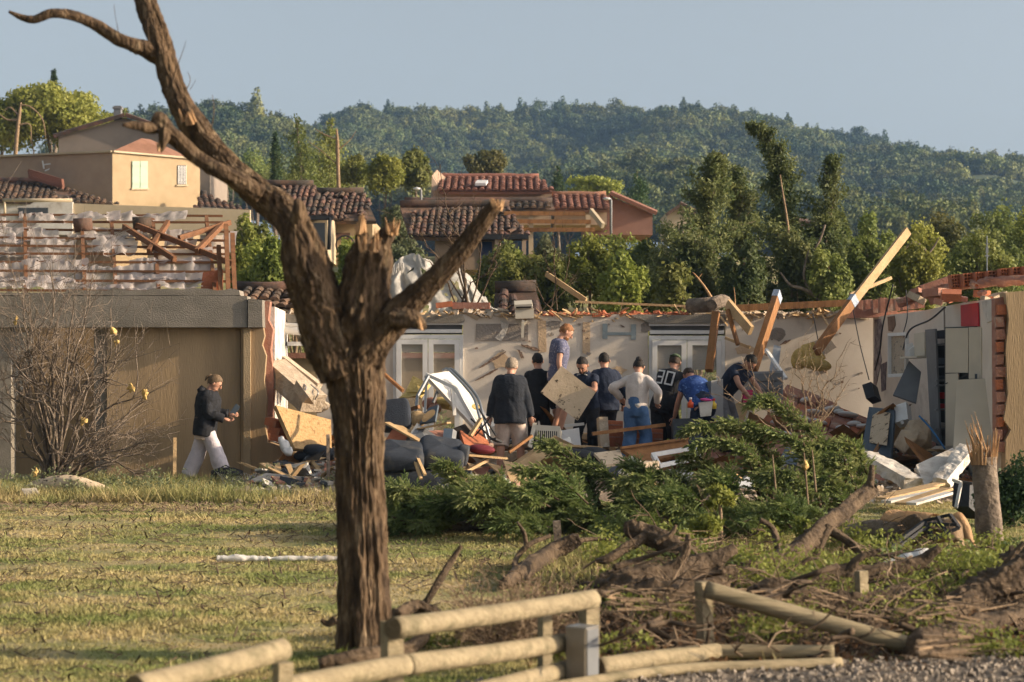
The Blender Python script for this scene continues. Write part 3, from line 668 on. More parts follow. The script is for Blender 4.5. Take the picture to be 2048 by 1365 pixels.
# ---- houses in the middle
def bighouse(label, d, e0, e1, r0, r1, ye, wall, basey, roofm, single, broken, seed, depth=3.0, wx=None, **kw):
    """camera-side slope: eave px e0..e1 at row ye[0], ridge px r0..r1 at row ye[1]"""
    h = thing('house', label, 'house', (P((e0+e1)/2, basey, d).x, d, P(0, basey, d).z - 1.5))
    roof(h, P(e0, ye[0], d), P(e1, ye[0] + (ye[2] if len(ye) > 2 else 0), d), P(r0, ye[1], d + depth), P(r1, ye[1], d + depth), roofm, single, broken, seed, **kw)
    a, b = wx or (e0 + 8, e1 - 8)
    build('wall', MB().prism([P(a, ye[0] - 1, d + .45), P(b, ye[0] - 1, d + .45), P(b, basey, d + .45), P(a, basey, d + .45)], (0, 4, 0)), M[wall], h)
    return h
h2 = bighouse('house with dark weathered hipped tiles left of the fork', 62, 528, 666, 520, 628, (432, 371), 'cream', 520, 'tile', True, .07, 11, 2.6, (560, 655), pitch=.19, course=.34)
build('fascia', MB().beam(P(528,434,61.9), P(666,436,61.9), .08, .12), M['black'], h2)
build('window', MB().prism([P(605,446,62.4), P(650,446,62.4), P(650,500,62.4), P(605,500,62.4)], (0,.04,0)), M['glassdark'], h2)
build('downpipe', MB().tube([P(660,436,61.9), P(658,500,61.9)], .06, 8), M['black'], h2, smooth=True)
h3 = bighouse('house with slipped brown tiles right of the hipped one', 65, 636, 752, 628, 728, (440, 386), 'ochre', 520, 'tile', True, .09, 12, 2.6, (668, 745), pitch=.19, course=.34)
build('window', MB().prism([P(668,466,65.4), P(700,466,65.4), P(700,480,65.4), P(668,480,65.4)], (0,.04,0)), M['tile'], h3)
h4 = bighouse('long low house with a storm torn dark tiled terrace roof', 58, 820, 1056, 800, 1018, (472, 412), 'pinkwall', 540, 'tile', True, .10, 13, 3.2, (870, 1000), pitch=.19, course=.34)
build('fascia', MB().beam(P(940,474,57.9), P(1056,474,57.9), .08, .14), M['black'], h4)
for px in (1048, 994): build('post', MB().beam(P(px,474,58), P(px,540,58), .12, .12), M['pinkwall'], h4)
build('door', MB().prism([P(960,484,58.3), P(984,484,58.3), P(984,540,58.3), P(960,540,58.3)], (0,.05,0)), mat('bluedoor', (.02,.035,.09), (.03,.05,.11), 3), h4)
build('window', MB().prism([P(1004,486,58.35), P(1036,486,58.35), P(1036,520,58.35), P(1004,520,58.35)], (0,.05,0)), M['glassdark'], h4)
h5 = bighouse('house with an intact red tiled roof and a skylight', 86, 880, 1104, 868, 1078, (382, 355), 'pinkwall', 420, 'tilered', False, .02, 14, 3.0, (866, 1104), pitch=.30, course=.42)
build('gable', MB().prism([P(862,400,86.3), P(864,352,87.5), P(874,340,88.5), P(892,356,88.5), P(892,400,86.3)], (0,.4,0)), M['pinkwall'], h5)
build('skylight', MB().slab(P(950,372,86.2), P(972,372,86.2), P(976,366,86.9), P(954,366,86.9), -.12), M['white'], h5)
h5b = bighouse('low red tiled annex right of the skylight house', 84, 1100, 1222, 1100, 1212, (418, 391), 'pinkwall', 450, 'tilered', False, .02, 15, 3.0, pitch=.30, course=.42)
h5c = bighouse('brown tiled strip of roof below the skylight house', 82, 790, 1110, 810, 1104, (418, 404), 'pinkwall', 450, 'tile', False, .02, 16, 2.0, pitch=.3, course=.42)
h6 = thing('house', 'pinkish red gabled house beside the street lamp', 'house', (P(1230,430,88).x, 88, 6))
build('wall', MB().prism([P(1170,424,88), P(1218,392,88), P(1305,428,88), P(1305,470,88), P(1170,470,88)], (0, 5, 0)), M['redwall'], h6)
build('roof', MB().slab(P(1166,427,87.6), P(1218,390,87.6), P(1222,388,93), P(1172,425,93), -.16).slab(P(1218,390,87.6), P(1312,431,87.6), P(1312,427,93), P(1222,388,93), -.16), M['tilered'], h6)
h7 = thing('house', 'small cream gabled house left of the ragged conifers', 'house', (P(1365,440,112).x, 112, 7))
build('wall', MB().prism([P(1334,425,112), P(1358,410,112), P(1392,426,112), P(1392,470,112), P(1334,470,112)], (0, 5, 0)), M['cream'], h7)
build('roof', MB().slab(P(1330,428,111.6), P(1358,409,111.6), P(1360,408,117), P(1334,427,117), -.16).slab(P(1358,409,111.6), P(1396,429,111.6), P(1396,427,117), P(1360,408,117), -.16), M['tile'], h7)
h8 = thing('house', 'brown shed roof half hidden behind the right conifers', 'house', (P(1650,500,68).x, 68, 3))
build('wall', MB().prism([P(1600,470,68), P(1672,478,68), P(1672,540,68), P(1600,540,68)], (0, 3, 0)), M['pinkwall'], h8)
build('roof', MB().slab(P(1590,452,67.6), P(1682,462,67.6), P(1682,458,72), P(1590,446,72), -.2), M['tile'], h8)
build('downpipe', MB().tube([P(1676,462,67.6), P(1677,520,67.6)], .07, 6), M['greypaint'], h8)
# timber pergola with three beams
pg = thing('pergola', 'pergola of three brown timber beams beside the terrace roof', 'pergola', (P(1100,480,60).x, 60, P(0,500,60).z - 1))
for (x0, x1, y0, y1) in ((1008,1170,427,428),(1030,1182,443,444),(1040,1190,460,460)):
    build('beam', MB().beam(P(x0,y0,60), P(x1,y1,60), .08, S(8,60)), M['timber'], pg)
for px in (1062, 1176): build('post', MB().beam(P(px,430,60.1), P(px,530,60.1), .14, .14), M['cream'], pg)
build('rafter', MB().beam(P(1182,422,59.8), P(1206,452,59), .1, .16), M['cream'], pg)
# street lamp and antenna
for (px, y0, y1, d, lab) in ((1222, 398, 470, 80, 'grey street lamp in front of the pinkish house'), (842, 378, 420, 80, 'thin street lamp left of the skylight house')):
    lp = thing('street_lamp', lab, 'lamp', (P(px, y1, d).x, d, P(px, y1, d).z - 1))
    build('pole', MB().tube([P(px, y1 + 40, d), P(px, y0 + 4, d), P(px - 1, y0 + 1, d), P(px - 5, y0, d)], .05, 8), M['greypaint'], lp, smooth=True)
    build('lamp_head', MB().ball(P(px - 8, y0, d), (.16, .1, .06), 10, 6), M['white'], lp, smooth=True)
build('antenna', MB().tube([P(1974,560,40), P(1974,472,40)], .012, 6).box(P(1974,500,40), (.05,.03,.12)).beam(P(1969,488,40), P(1979,488,40), .01, .01).beam(P(1970,512,40), P(1978,512,40), .02, .03), M['greymetal'], label='thin metal antenna mast above the hollow bricks', cat='antenna')
build('hoop', MB().tube([P(690 + 18 * math.cos(a), 490 + 18 * math.sin(a), 50) for a in np.linspace(0, 6.28, 28)], .02, 6), M['black'], label='black hoop hanging in the bushes behind the fork', cat='hoop')
# vineyard slope and track far right
build('field', MB().slab(P(1750,385,560), P(2200,392,560), P(2200,352,700), P(1800,372,700), .5), mat('field', (.13,.12,.05), (.10,.105,.045), .08, .95, coord='World'), kind='structure')
build('dirt_track', MB().slab(P(1960,372,640), P(2200,374,640), P(2200,366,665), P(1985,366,665), .3), mat('track', (.42,.30,.18), (.36,.26,.16), .1, .95, coord='World'), kind='structure')
# ================================================================ ruined house
def poly(pix, d): return [P(x, y, d) for x, y in pix]
house = thing('ruined_house', 'roofless ruined single storey house with broken walls', 'house', (0, 32, 0))
def hp(name, pix, d, th, m, **kw): return build(name, MB().prism(poly(pix, d), (0, th, 0)), M[m] if isinstance(m, str) else m, house, **kw)
def ragged(x0, x1, y, amp, n, seed):
    r = random.Random(seed); return [(x0 + (x1 - x0) * i / n, y + r.uniform(-amp, amp)) for i in range(n + 1)]
# garage part
hp('ring_beam', [(-40,592)] + ragged(0, 494, 592, 1.2, 14, 2) + [(494,655),(-40,655)], 31.3, .45, 'concrete')
hp('beam_end', [(496,598),(524,600),(525,655),(496,655)], 31.27, .45, 'concrete')
hp('slab_edge', ragged(-40, 130, 586, 1, 4, 4) + ragged(135, 478, 579, 3, 22, 5) + [(480,591),(-40,591)], 31.35, .5, 'concrete')
hp('garage_panel', [(214,655),(481,655),(481,985),(214,985)], 31.53, .15, 'render')
hp('pillar', [(482,655)] + [(526,655),(529,672),(524,690),(532,712),(528,760),(534,800),(530,850),(535,885),(560,893),(566,905),(590,905),(602,915),(604,985),(482,985)], 31.45, .35, 'render')
hp('pillar_core', [(520,600),(540,604),(536,640),(546,660),(541,700),(548,760),(544,830),(548,882),(524,886),(520,700)], 31.62, .25, 'brickpink')
hp('jamb_strip', [(487,656),(501,656),(501,985),(487,985)], 31.40, .06, 'ochre')
hp('left_wall', [(-40,655),(22,655),(22,985),(-40,985)], 31.5, .3, 'concrete')
hp('door_panel', [(22,668),(62,664),(64,760),(24,800)], 32.4, .06, 'whitedirty')
hp('dark_opening', [(22,655),(214,655),(214,985),(22,985)], 33.6, .1, 'render')
hp('opening_side', [(188,655),(213,655),(213,985),(188,985)], 31.6, .9, 'concrete')
# round vent in the panel
mb = MB(); q = [P(283 + 8 * math.cos(a), 887 + 10 * math.sin(a), 31.52) for a in np.linspace(0, 6.2832, 20)]
mb.tube(q, .018, 6); build('vent_ring', mb, M['ochre'], house, smooth=True)
build('vent', MB().prism([P(283 + 7 * math.cos(a), 887 + 9 * math.sin(a), 31.515) for a in np.linspace(0, 6.2832, 16, endpoint=False)], (0,.02,0)), M['cream'], house)
# white return wall into the room
build('return_wall', MB().prism([Vector((-3.80,31.9,0)), Vector((-3.80,33.4,0)), Vector((-3.80,33.4,2.72)), Vector((-3.80,31.9,2.75))], (-.15,0,0)), M['plasterwhite'], house)
# back wall
def plastertop(x0, x1, y, seed): return ragged(x0, x1, y, 2.2, max(3, int((x1 - x0) / 14)), seed)
hp('back_wall', plastertop(634, 786, 630, 31) + [(786,950),(634,950)], 36, .22, 'plaster')
hp('back_wall', plastertop(926, 1296, 631, 32) + [(1297,950),(926,950)], 36, .22, 'plaster')
hp('back_wall', plastertop(1451, 1748, 632, 33) + [(1748,950),(1451,950)], 36, .22, 'plaster')
hp('lintel', ragged(555, 660, 630, 1, 6, 40) + [(660,645),(555,645)], 33.4, .3, 'concrete')
hp('lintel', ragged(786, 926, 629, 1, 8, 41) + [(930,640),(926,646),(786,646)], 35.9, .3, 'concrete')
hp('lintel', ragged(1262, 1451, 630, 1, 9, 42) + [(1451,647),(1298,647),(1285,640),(1270,636)], 35.9, .3, 'concrete')
# scars, patches and repaired stripes on the plaster
bare_pl = mat('bareplaster', (.30,.26,.22), (.25,.21,.175), 4, .95, .5, 30)
tan_pl = mat('tanplaster', (.58,.42,.27), (.52,.37,.235), 3, .95, .3, 30)
scar = mat('scar', (.16,.10,.07), (.24,.16,.11), 9, .95, .6, 30)
hp('bare_patch', [(952,648),(1056,648),(1056,682),(952,682)], 35.985, .01, bare_pl)
hp('bare_patch', [(1000,640),(1018,648),(1012,668),(1002,684),(990,676),(1004,660)], 35.975, .008, 'plasterwhite')
hp('plaster_stripe', [(1076,642),(1092,642),(1093,704),(1077,706)], 35.985, .01, tan_pl)
hp('plaster_stripe', [(1166,645),(1180,645),(1180,712),(1165,706)], 35.985, .01, tan_pl)
for q in ([(1205,648),(1215,648),(1215,678),(1205,678)], [(1262,649),(1272,649),(1272,680),(1262,680)], [(1215,665),(1262,665),(1262,671),(1215,671)]):
    hp('filler_strip', q, 35.985, .01, mat('filler', (.30,.34,.34), (.25,.29,.29), 4))
r = random.Random(9)
for (x0, y0, x1, y1, w) in ((957,737,1012,704,4),(950,762,996,738,3),(985,768,1010,752,2),(1042,690,1080,702,5),(1240,650,1250,655,2),(1560,690,1582,680,3),(1520,705,1545,715,3),(1620,720,1650,712,3),(1035,700,1048,716,6)):
    n = 6; top = [(x0 + (x1-x0)*i/n, y0 + (y1-y0)*i/n - w * math.sin(math.pi*(i+.4)/(n+1)) * r.uniform(.4, 1.3)) for i in range(n+1)]
    bot = [(x0 + (x1-x0)*i/n, y0 + (y1-y0)*i/n + w * math.sin(math.pi*(i+.4)/(n+1)) * r.uniform(.4, 1.3)) for i in range(n, -1, -1)]
    hp('scar', top + bot, 35.982, .01, scar)
for k in range(26):
    x, y = r.uniform(930, 1290), r.uniform(640, 800)
    if k > 15: x, y = r.uniform(1460, 1730), r.uniform(650, 780)
    s = r.uniform(1.2, 4.5)
    hp('chip', [(x + s * r.uniform(.6, 1.5) * math.cos(a), y + s * r.uniform(.5, 1.2) * math.sin(a)) for a in np.linspace(0, 6.28, 8, endpoint=False)], 35.983, .01, scar if k % 3 else bare_pl)
for k, (x, y, s) in enumerate(((1110,650,16),(1000,720,22),(1550,670,20),(1490,700,18),(1650,690,24),(1236,740,14),(1290,655,14))):
    hp('bare_patch', [(x + s * r.uniform(.5, 1.4) * math.cos(a), y + s * r.uniform(.4, .9) * math.sin(a)) for a in np.linspace(0, 6.28, 13, endpoint=False)], 35.988, .008, tan_pl if k % 2 else bare_pl)

# french windows in the back wall
glass = bpy.data.materials.new('glass'); glass.use_nodes = True
gb = glass.node_tree.nodes['Principled BSDF']; gb.inputs['Base Color'].default_value = (.5,.45,.38,1); gb.inputs['Roughness'].default_value = .05; gb.inputs['Alpha'].default_value = .22
def fwindow(x0, x1, y0, y1, d, leaves, shut):
    w = hp('window', [(x0,y0),(x1,y0),(x1,y0+5),(x0,y0+5)], d, .12, 'white')
    def b(name, px0, px1, py0, py1, dd, th, m, par=w): return build(name, MB().prism(poly([(px0,py0),(px1,py0),(px1,py1),(px0,py1)], dd), (0, th, 0)), M[m] if isinstance(m, str) else m, par)
    b('roller_box', x0 + 2, x1 - 2, y0 + 5, y0 + 24, d + .16, .12, 'greypaint')
    b('roller_tube', x0 + 2, x1 - 2, y0 + 14, y0 + 21, d + .03, .1, 'white')
    b('frame', x0, x1, y0 + 25, y0 + 33, d, .1, 'white')
    b('frame', x0, x0 + 6, y0 + 33, y1, d, .1, 'white'); b('frame', x1 - 6, x1, y0 + 33, y1, d, .1, 'white')
    lw = (x1 - x0 - 12) / leaves
    for k in range(leaves):
        a = x0 + 6 + k * lw + .7; e = a + lw - 1.4
        b('sash', a, e, y0 + 34, y0 + 44, d - .03, .08, 'white'); b('sash', a, a + 10, y0 + 44, y1, d - .03, .08, 'white'); b('sash', e - 10, e, y0 + 44, y1, d - .03, .08, 'white')
        b('pane', a + 10, e - 10, y0 + 44, y1, d + .01, .01, glass)
        n = int(shut / 4.2)
        for s in range(n): b('slat', a + 8, e - 8, y0 + 43 + s * 4.2, y0 + 46.9 + s * 4.2, d + .1, .02, 'shutterslat')
fwindow(786, 926, 645, 900, 35.95, 2, 20)
fwindow(1298, 1450, 647, 860, 35.95, 2, 52)
w = hp('window', [(560,684),(640,684),(640,692),(560,692)], 33.4, .1, 'white')
build('frame', MB().prism(poly([(566,640),(574,640),(574,900),(566,900)], 33.4), (0,.1,0)), M['white'], w)
build('roller_tube', MB().tube([P(566,660,33.3), P(640,667,33.3)], .07, 10).tube([P(566,650,33.3), P(640,654,33.3)], .04, 8), M['white'], w, smooth=True)
build('blind', MB().slab(P(548,652,33.2), P(562,652,33.2), P(562,676,33.2), P(548,676,33.2), .15), M['cabinet'], w)
# garden wall seen through the openings
gw = thing('garden_wall', 'tan garden wall seen through the broken windows', 'wall', (-2, 40.6, 0))
build('wall_face', MB().prism(poly([(560,716),(950,716),(950,900),(560,900)], 40.5), (0,.2,0)), M['ochre'], gw)
build('coping', MB().prism(poly([(556,706),(954,706),(954,717),(556,717)], 40.4), (0,.4,0)), M['brickpink'], gw)

# right side wall
def SW(px, py):           # point on the inner face of the side wall seen at a pixel
    k0, k1 = (6.47, 36.0), (6.62, 27.2)
    t = (px - CX) / F; a = (k1[0]-k0[0]) / (k1[1]-k0[1]); d = (k0[0] - a * k0[1]) / (t - a); return P(px, py, d)
def sw(name, pix, th, m, off=0.0):
    return build(name, MB().prism([SW(x, y) - Vector((off, 0, 0)) for x, y in pix], (th, 0, 0)), M[m] if isinstance(m, str) else m, house)
sw('side_wall', [(1746,950),(1746,636)] + [(1780,630),(1815,626),(1850,621),(1890,613),(1930,605),(1960,601),(1990,597)] + [(1992,960)], .22, 'plaster')
sw('peeled_paper', [(1750,640),(1762,638),(1766,660),(1760,690),(1764,720),(1756,760),(1748,790),(1750,700)], .01, mat('wallpaper', (.10,.075,.085), (.33,.28,.27), 9, .9, .4, 30), .012)
sw('peeled_paper', [(1776,634),(1790,632),(1792,650),(1786,664),(1778,662)], .01, scar, .012)
sw('peeled_paper', [(1762,730),(1774,724),(1772,780),(1764,784)], .01, mat('wallpaper_dark', (.07,.05,.06), (.20,.16,.16), 9, .9, .4, 30), .012)
sw('red_panel', [(1925,611),(1959,606),(1961,653),(1926,653)], .02, 'redpaint', .03)
for x in (1888,): sw('wall_joint', [(x,615),(x+2,614),(x+3,660),(x+1,660)], .01, bare_pl, .012)
sw('bare_edge', [(1966,604),(1990,598),(1992,640),(1976,646),(1970,630)], .02, 'plasterwhite', .02)
# broken outer end of the side wall
hp('end_pillar', [(2011,585),(2075,580),(2075,985),(2010,985),(2012,880),(2022,860),(2008,840),(2016,790),(2012,700),(2018,640)], 27.0, .35, 'render')
hp('end_core', [(1990,598),(2014,592),(2020,700),(2014,800),(2024,860),(2004,900),(1992,900)], 27.15, .2, 'brickpink')
mb = MB()
for i in range(12):
    y = 610 + i * 25; build('brick', MB().prism(poly([(1993 + r.uniform(-3,3), y), (2008 + r.uniform(-4, 5), y - 1), (2009 + r.uniform(-4, 6), y + 19), (1994, y + 20)], 27.06), (0,.1,0)), M['terracotta' if i % 3 == 0 else 'brickpink'], house)
# bricks course left along the top of the side wall
for i in range(9):
    a, b = 1716 + i * 15, 1729.5 + i * 15
    d = 36.0 - i * .42; h0 = 600 - i * .8
    build('brick', MB().prism(poly([(a, h0 + r.uniform(-2, 2)), (b, h0 + r.uniform(-2, 2)), (b, h0 + 30 - i), (a, h0 + 31 - i)], d), (.02,.35,0)), M['brickpink'], house)
hp('top_rubble_bed', ragged(1690, 1850, 620, 5, 12, 51) + [(1850,634),(1690,636)], 35.2, .4, 'brickpink')
# concrete ring with hollow bricks, tipped over the wall top
mb = MB()
rim = spline([(1800,600,31.5),(1850,583,31),(1920,566,30.2),(1990,558,29.2),(2070,553,28.4)], 30)
mb.tube([P(x, y + 6, d) for x, y, d in rim], .075, 12, True, .35 * vnoise(NR.normal(size=(360, 3)) * .6, 3).reshape(30, 12)); build('ring_beam', mb, M['brickpink'], house)
def hollow(x, y, d, w, h, tilt, cols=3, rows=3):
    base = P(x, y, d); W, Hh = S(w, d), S(h, d); m = Matrix.Rotation(tilt, 3, 'Y'); mb = MB(); t = .018
    D = .22
    for k in range(cols + 1): mb.box(base + m @ Vector((W * k / cols, D/2, Hh/2)), (t, D, Hh + t), m)
    for k in range(rows + 1): mb.box(base + m @ Vector((W / 2, D/2 + .001, Hh * k / rows)), (W + t*.5, D - .004, t*.98), m)
    mb.box(base + m @ Vector((W/2, D * .8, Hh/2)), (W, .02, Hh), m)
    return build('hollow_brick', mb, M['terracotta'], house)
for i in range(7):
    t = i / 6.0; q = spline([(1902,577,30.3),(1960,566,29.6),(2030,558,28.7),(2050,556,28.4)], 7)
    x = 1905 + i * 24.5; y = 577 - i * 2.6 - (2 if i > 3 else 0); hollow(x, y, 30.0 - i * .22, 21, 26, R(-5 + i*.6), 3 if i % 2 else 4, 4)
hp('block', [(1840,572),(1900,552),(1904,578),(1850,596)], 30.6, .3, 'brickpink')
for i in range(16):
    c = P(r.uniform(1830, 2045), r.uniform(584, 606), r.uniform(28.2, 30)); s = r.uniform(.05, .12)
    build('brick', MB().box(c, (s * r.uniform(1.2, 3), s * 2, s), (r.uniform(-.4,.4), r.uniform(-.4,.4), r.uniform(-1,1))), M[r.choice(['brickpink','chunk','terracotta'])], house)
# floor
build('floor', MB().box((1.35, 31.6, .05), (10.3, 8.9, .1)), M['chunk'], kind='structure')

# ---------------------------------------------------------------- roof frame with torn membrane
rf = thing('roof_frame', 'stripped roof of brown battens with torn white membrane', 'roof', (-5.5, 33.5, 2.95))
def RF(px, t): # point on the slope; t 0 eave .. 1 top, px at that depth
    d = 31.9 + 3.7 * t; return Vector(((px - CX) / F * d, d, 2.99 + 1.5 * t))
def rpx(t): return 478 - 24 * t
for i, t in enumerate((0.0, .115, .235, .345, .455, .565, .675, .79, .895, 1.0)):
    e = rpx(t) + r.uniform(-12, 2)
    a, b = RF(-40, t), RF(e, t)
    build('batten', MB().beam(a + Vector((0,0,.03)), b + Vector((0, 0, r.uniform(-.03, .03))), .045, .04), M['batten'], rf)
for px in (52, 170, 232, 318, 430):
    build('rafter', MB().beam(RF(px, 0) - Vector((0,0,.06)), RF(px * .96, 1) - Vector((0,0,.05)), .06, .14), M['batten'], rf)
for (x0, t0, x1, t1) in ((250,.78,352,.36),(275,.80,468,.30),(338,.84,300,.46),(395,.44,448,.84),(360,.62,462,.86)):
    build('loose_batten', MB().beam(RF(x0, t0) + Vector((0,-.1,.08)), RF(x1, t1) + Vector((0,-.12,.05)), .07, .09), M['batten'], rf)
for px, hgt in ((468,.9),(440,.7),(455,1.05)):
    build('stud', MB().beam(RF(px, 0) + Vector((0,.1,-.05)), RF(px - 12, .05) + Vector((0,.5,hgt)), .07, .07), M['batten'], rf)
build('back_board', MB().slab(RF(395,.02) + Vector((0,.3,0)), RF(440,.02) + Vector((0,.3,0)), RF(440,.02) + Vector((0,.3,.35)), RF(400,.02) + Vector((0,.3,.3)), .04), M['terracotta'], rf)
build('back_board', MB().slab(RF(245,.3) + Vector((0,.1,-.25)), RF(300,.3) + Vector((0,.1,-.25)), RF(300,.3) + Vector((0,.1,-.03)), RF(245,.3) + Vector((0,.1,-.03)), .04), M['terracotta'], rf)
build('back_board', MB().slab(RF(0,.3) + Vector((0,.1,-.2)), RF(42,.3) + Vector((0,.1,-.2)), RF(42,.3) + Vector((0,.1,-.03)), RF(0,.3) + Vector((0,.1,-.03)), .04), M['terracotta'], rf)
for x, t in ((168,.8),(286,.82)):
    build('ridge_tile', MB().tube([RF(x - 18, t) + Vector((0,-.1,.07)), RF(x + 18, t) + Vector((0,-.05,.10))], [.13, .11], 10), M['tile'], rf, smooth=True)
def sheet(x0, x1, t0, t1, sag, seed, hole=.35, flap=0):
    nx, nt = max(12, int((x1 - x0) / 4)), 16; rs = np.random.RandomState(seed); mb = MB()
    U, T = np.meshgrid(np.linspace(x0, x1, nx), np.linspace(t0, t1, nt)); V = np.zeros((nt, nx, 3))
    for i in range(nt):
        for j in range(nx):
            v = RF(U[i, j], T[i, j]); s = math.sin(math.pi * i / (nt - 1)) ** .7
            V[i, j] = (v.x, v.y, v.z + .06 - sag * s)
    p = np.stack([U * .05, T * 9, U * 0 + seed], -1).reshape(-1, 3)
    nz = fbm(p, 3, seed).reshape(nt, nx); fine = vnoise(p * 3.1, seed + 1).reshape(nt, nx)
    V[..., 2] += nz * .05 + fine * .015; V[..., 1] += fine * .05; V[..., 0] += nz * .06
    hl = fbm(p * A((.8, 1, 1)), 3, seed + 7).reshape(nt, nx); vv = V.reshape(-1, 3); fs = []
    edge = np.minimum(np.arange(nx), np.arange(nx)[::-1]) / nx
    for i in range(nt - 1):
        for j in range(nx - 1):
            if hl[i, j] > hole + .95 - (.35 if edge[j] < .08 else 0): continue
            fs.append((i*nx+j, i*nx+j+1, (i+1)*nx+j+1, (i+1)*nx+j))
    mb.add(vv, fs); o = build('membrane', mb, M['membrane'], rf, smooth=True); return o
k = 0
for (x0, x1, t0, t1, sag, hole) in ((-40,70,.8,1.0,.10,.1),(70,235,.88,1.0,.03,.2),(225,370,.90,1.0,.03,.2),(-40,60,.44,.68,.18,.05),(60,150,.34,.62,.12,.0),(150,300,.66,.80,.10,-.1),
      (180,270,.42,.66,.05,-.05),(-40,170,.08,.34,.16,.15),(150,300,.02,.26,.20,.2),(260,420,.12,.36,.2,.25),(230,400,.0,.16,.08,.25),(-40,160,.0,.12,.04,.2),(330,390,.60,.78,.2,-.05),(300,410,.34,.48,.15,.0),(380,425,.16,.52,.3,.1),(0,130,.62,.78,.12,-.1)):
    sheet(x0, x1, t0, t1, sag, 100 + k, hole); k += 1
for j in range(16): # hanging torn strips
    x, t = r.uniform(20, 470), r.uniform(.1, .8); a = RF(x, t); L = r.uniform(.12, .35)
    q = spline([(0,0,0),(r.uniform(-.05,.05),-.04,-L*.5),(r.uniform(-.1,.1),-.02,-L)], 6); w = r.uniform(.03,.1)
    build('membrane_strip', MB().grid([[A(a) + p - A((w*(1-i*.12),0,0)), A(a) + p + A((w*(1-i*.12),.02,0))] for i, p in enumerate(q)]), M['membrane'], rf, smooth=True)
# ================================================================ people
def cloth(name, c1, c2=None, scale=8, **kw): return mat(name, c1, c2 or tuple(x * .8 for x in c1), scale, .9, .25, 40, **kw)
M['skin'] = mat('skin', (.56,.30,.20), (.48,.25,.165), 12, .55, .05, 60)
M['skintan'] = mat('skintan', (.44,.23,.15), (.37,.19,.125), 12, .55, .05, 60)
M['cl_black'] = cloth('cl_black', (.012,.013,.016), (.021,.021,.024))
M['cl_navy'] = cloth('cl_navy', (.013,.019,.038), (.02,.027,.049))
M['cl_quilt'] = cloth('cl_quilt', (.014,.017,.024), (.024,.027,.034))
M['cl_cream'] = cloth('cl_cream', (.62,.50,.42), (.54,.43,.36))
M['cl_lilac'] = cloth('cl_lilac', (.60,.54,.56), (.50,.45,.48))
M['cl_white'] = cloth('cl_white', (.62,.55,.50), (.54,.47,.43))
M['cl_denim'] = cloth('cl_denim', (.085,.16,.30), (.055,.11,.22), 6)
M['cl_floral'] = cloth('cl_floral', (.075,.08,.14), (.13,.13,.19), 30, c3=(.40,.38,.42), s3=38, t3=(.58,.63))
M['cl_blueprint'] = cloth('cl_blueprint', (.018,.045,.17), (.03,.075,.24), 14, c3=(.12,.22,.45), s3=22, t3=(.57,.63))
M['cl_grey'] = cloth('cl_grey', (.18,.18,.19), (.14,.14,.15))
M['cl_green'] = cloth('cl_green', (.07,.10,.055))
M['shoe'] = cloth('shoe', (.06,.055,.05))
M['shoewhite'] = cloth('shoewhite', (.55,.53,.50))
for nme, c in (('hairdark', (.024,.018,.014)), ('hairgrey', (.33,.26,.19)), ('hairred', (.30,.13,.05)), ('hairbrown', (.06,.038,.024)), ('hairfair', (.17,.11,.06))):
    M[nme] = mat(nme, c, tuple(x * .6 for x in c), 40, .7, .4, 80)

def remesh(mb, voxel, smooth=5, fold=0.0, seed=0):
    me = mb.mesh('tmp'); o = bpy.data.objects.new('tmp', me); COL.objects.link(o)
    m = o.modifiers.new('r', 'REMESH'); m.mode = 'VOXEL'; m.voxel_size = voxel
    if smooth: s = o.modifiers.new('s', 'SMOOTH'); s.iterations = smooth; s.factor = .5
    dg = bpy.context.evaluated_depsgraph_get(); dg.update(); e = o.evaluated_get(dg); r = bpy.data.meshes.new_from_object(e)
    bpy.data.objects.remove(o, do_unlink=True); bpy.data.meshes.remove(me)
    n = len(r.vertices); V = np.empty(n * 3, dtype=np.float32); r.vertices.foreach_get('co', V); V = V.reshape(-1, 3).astype(float)
    if fold:
        N = np.empty(n * 3, dtype=np.float32); r.vertex_normals.foreach_get('vector', N); N = N.reshape(-1, 3)
        q = V @ A(Euler((.5, .4, seed * 1.1)).to_matrix()).T
        f = fbm(q * A((13, 13, 5)), 2, seed) + .6 * (1 - np.abs(vnoise(q * A((9, 9, 22)), seed + 3))) - .3
        V = V + N * (f * fold)[:, None]
    F_ = [tuple(p.vertices) for p in r.polygons]; bpy.data.meshes.remove(r)
    return V, F_

def ik(a, b, l1, l2, pole):
    a, b = A(a), A(b); d = b - a; L = min(np.linalg.norm(d), (l1 + l2) * .999); dn = d / (np.linalg.norm(d) + 1e-9)
    x = (l1*l1 - l2*l2 + L*L) / (2*L); h = math.sqrt(max(0, l1*l1 - x*x)); p = A(pole) - dn * A(pole).dot(dn); p /= np.linalg.norm(p) + 1e-9
    return a + dn * x + p * h, a + dn * L

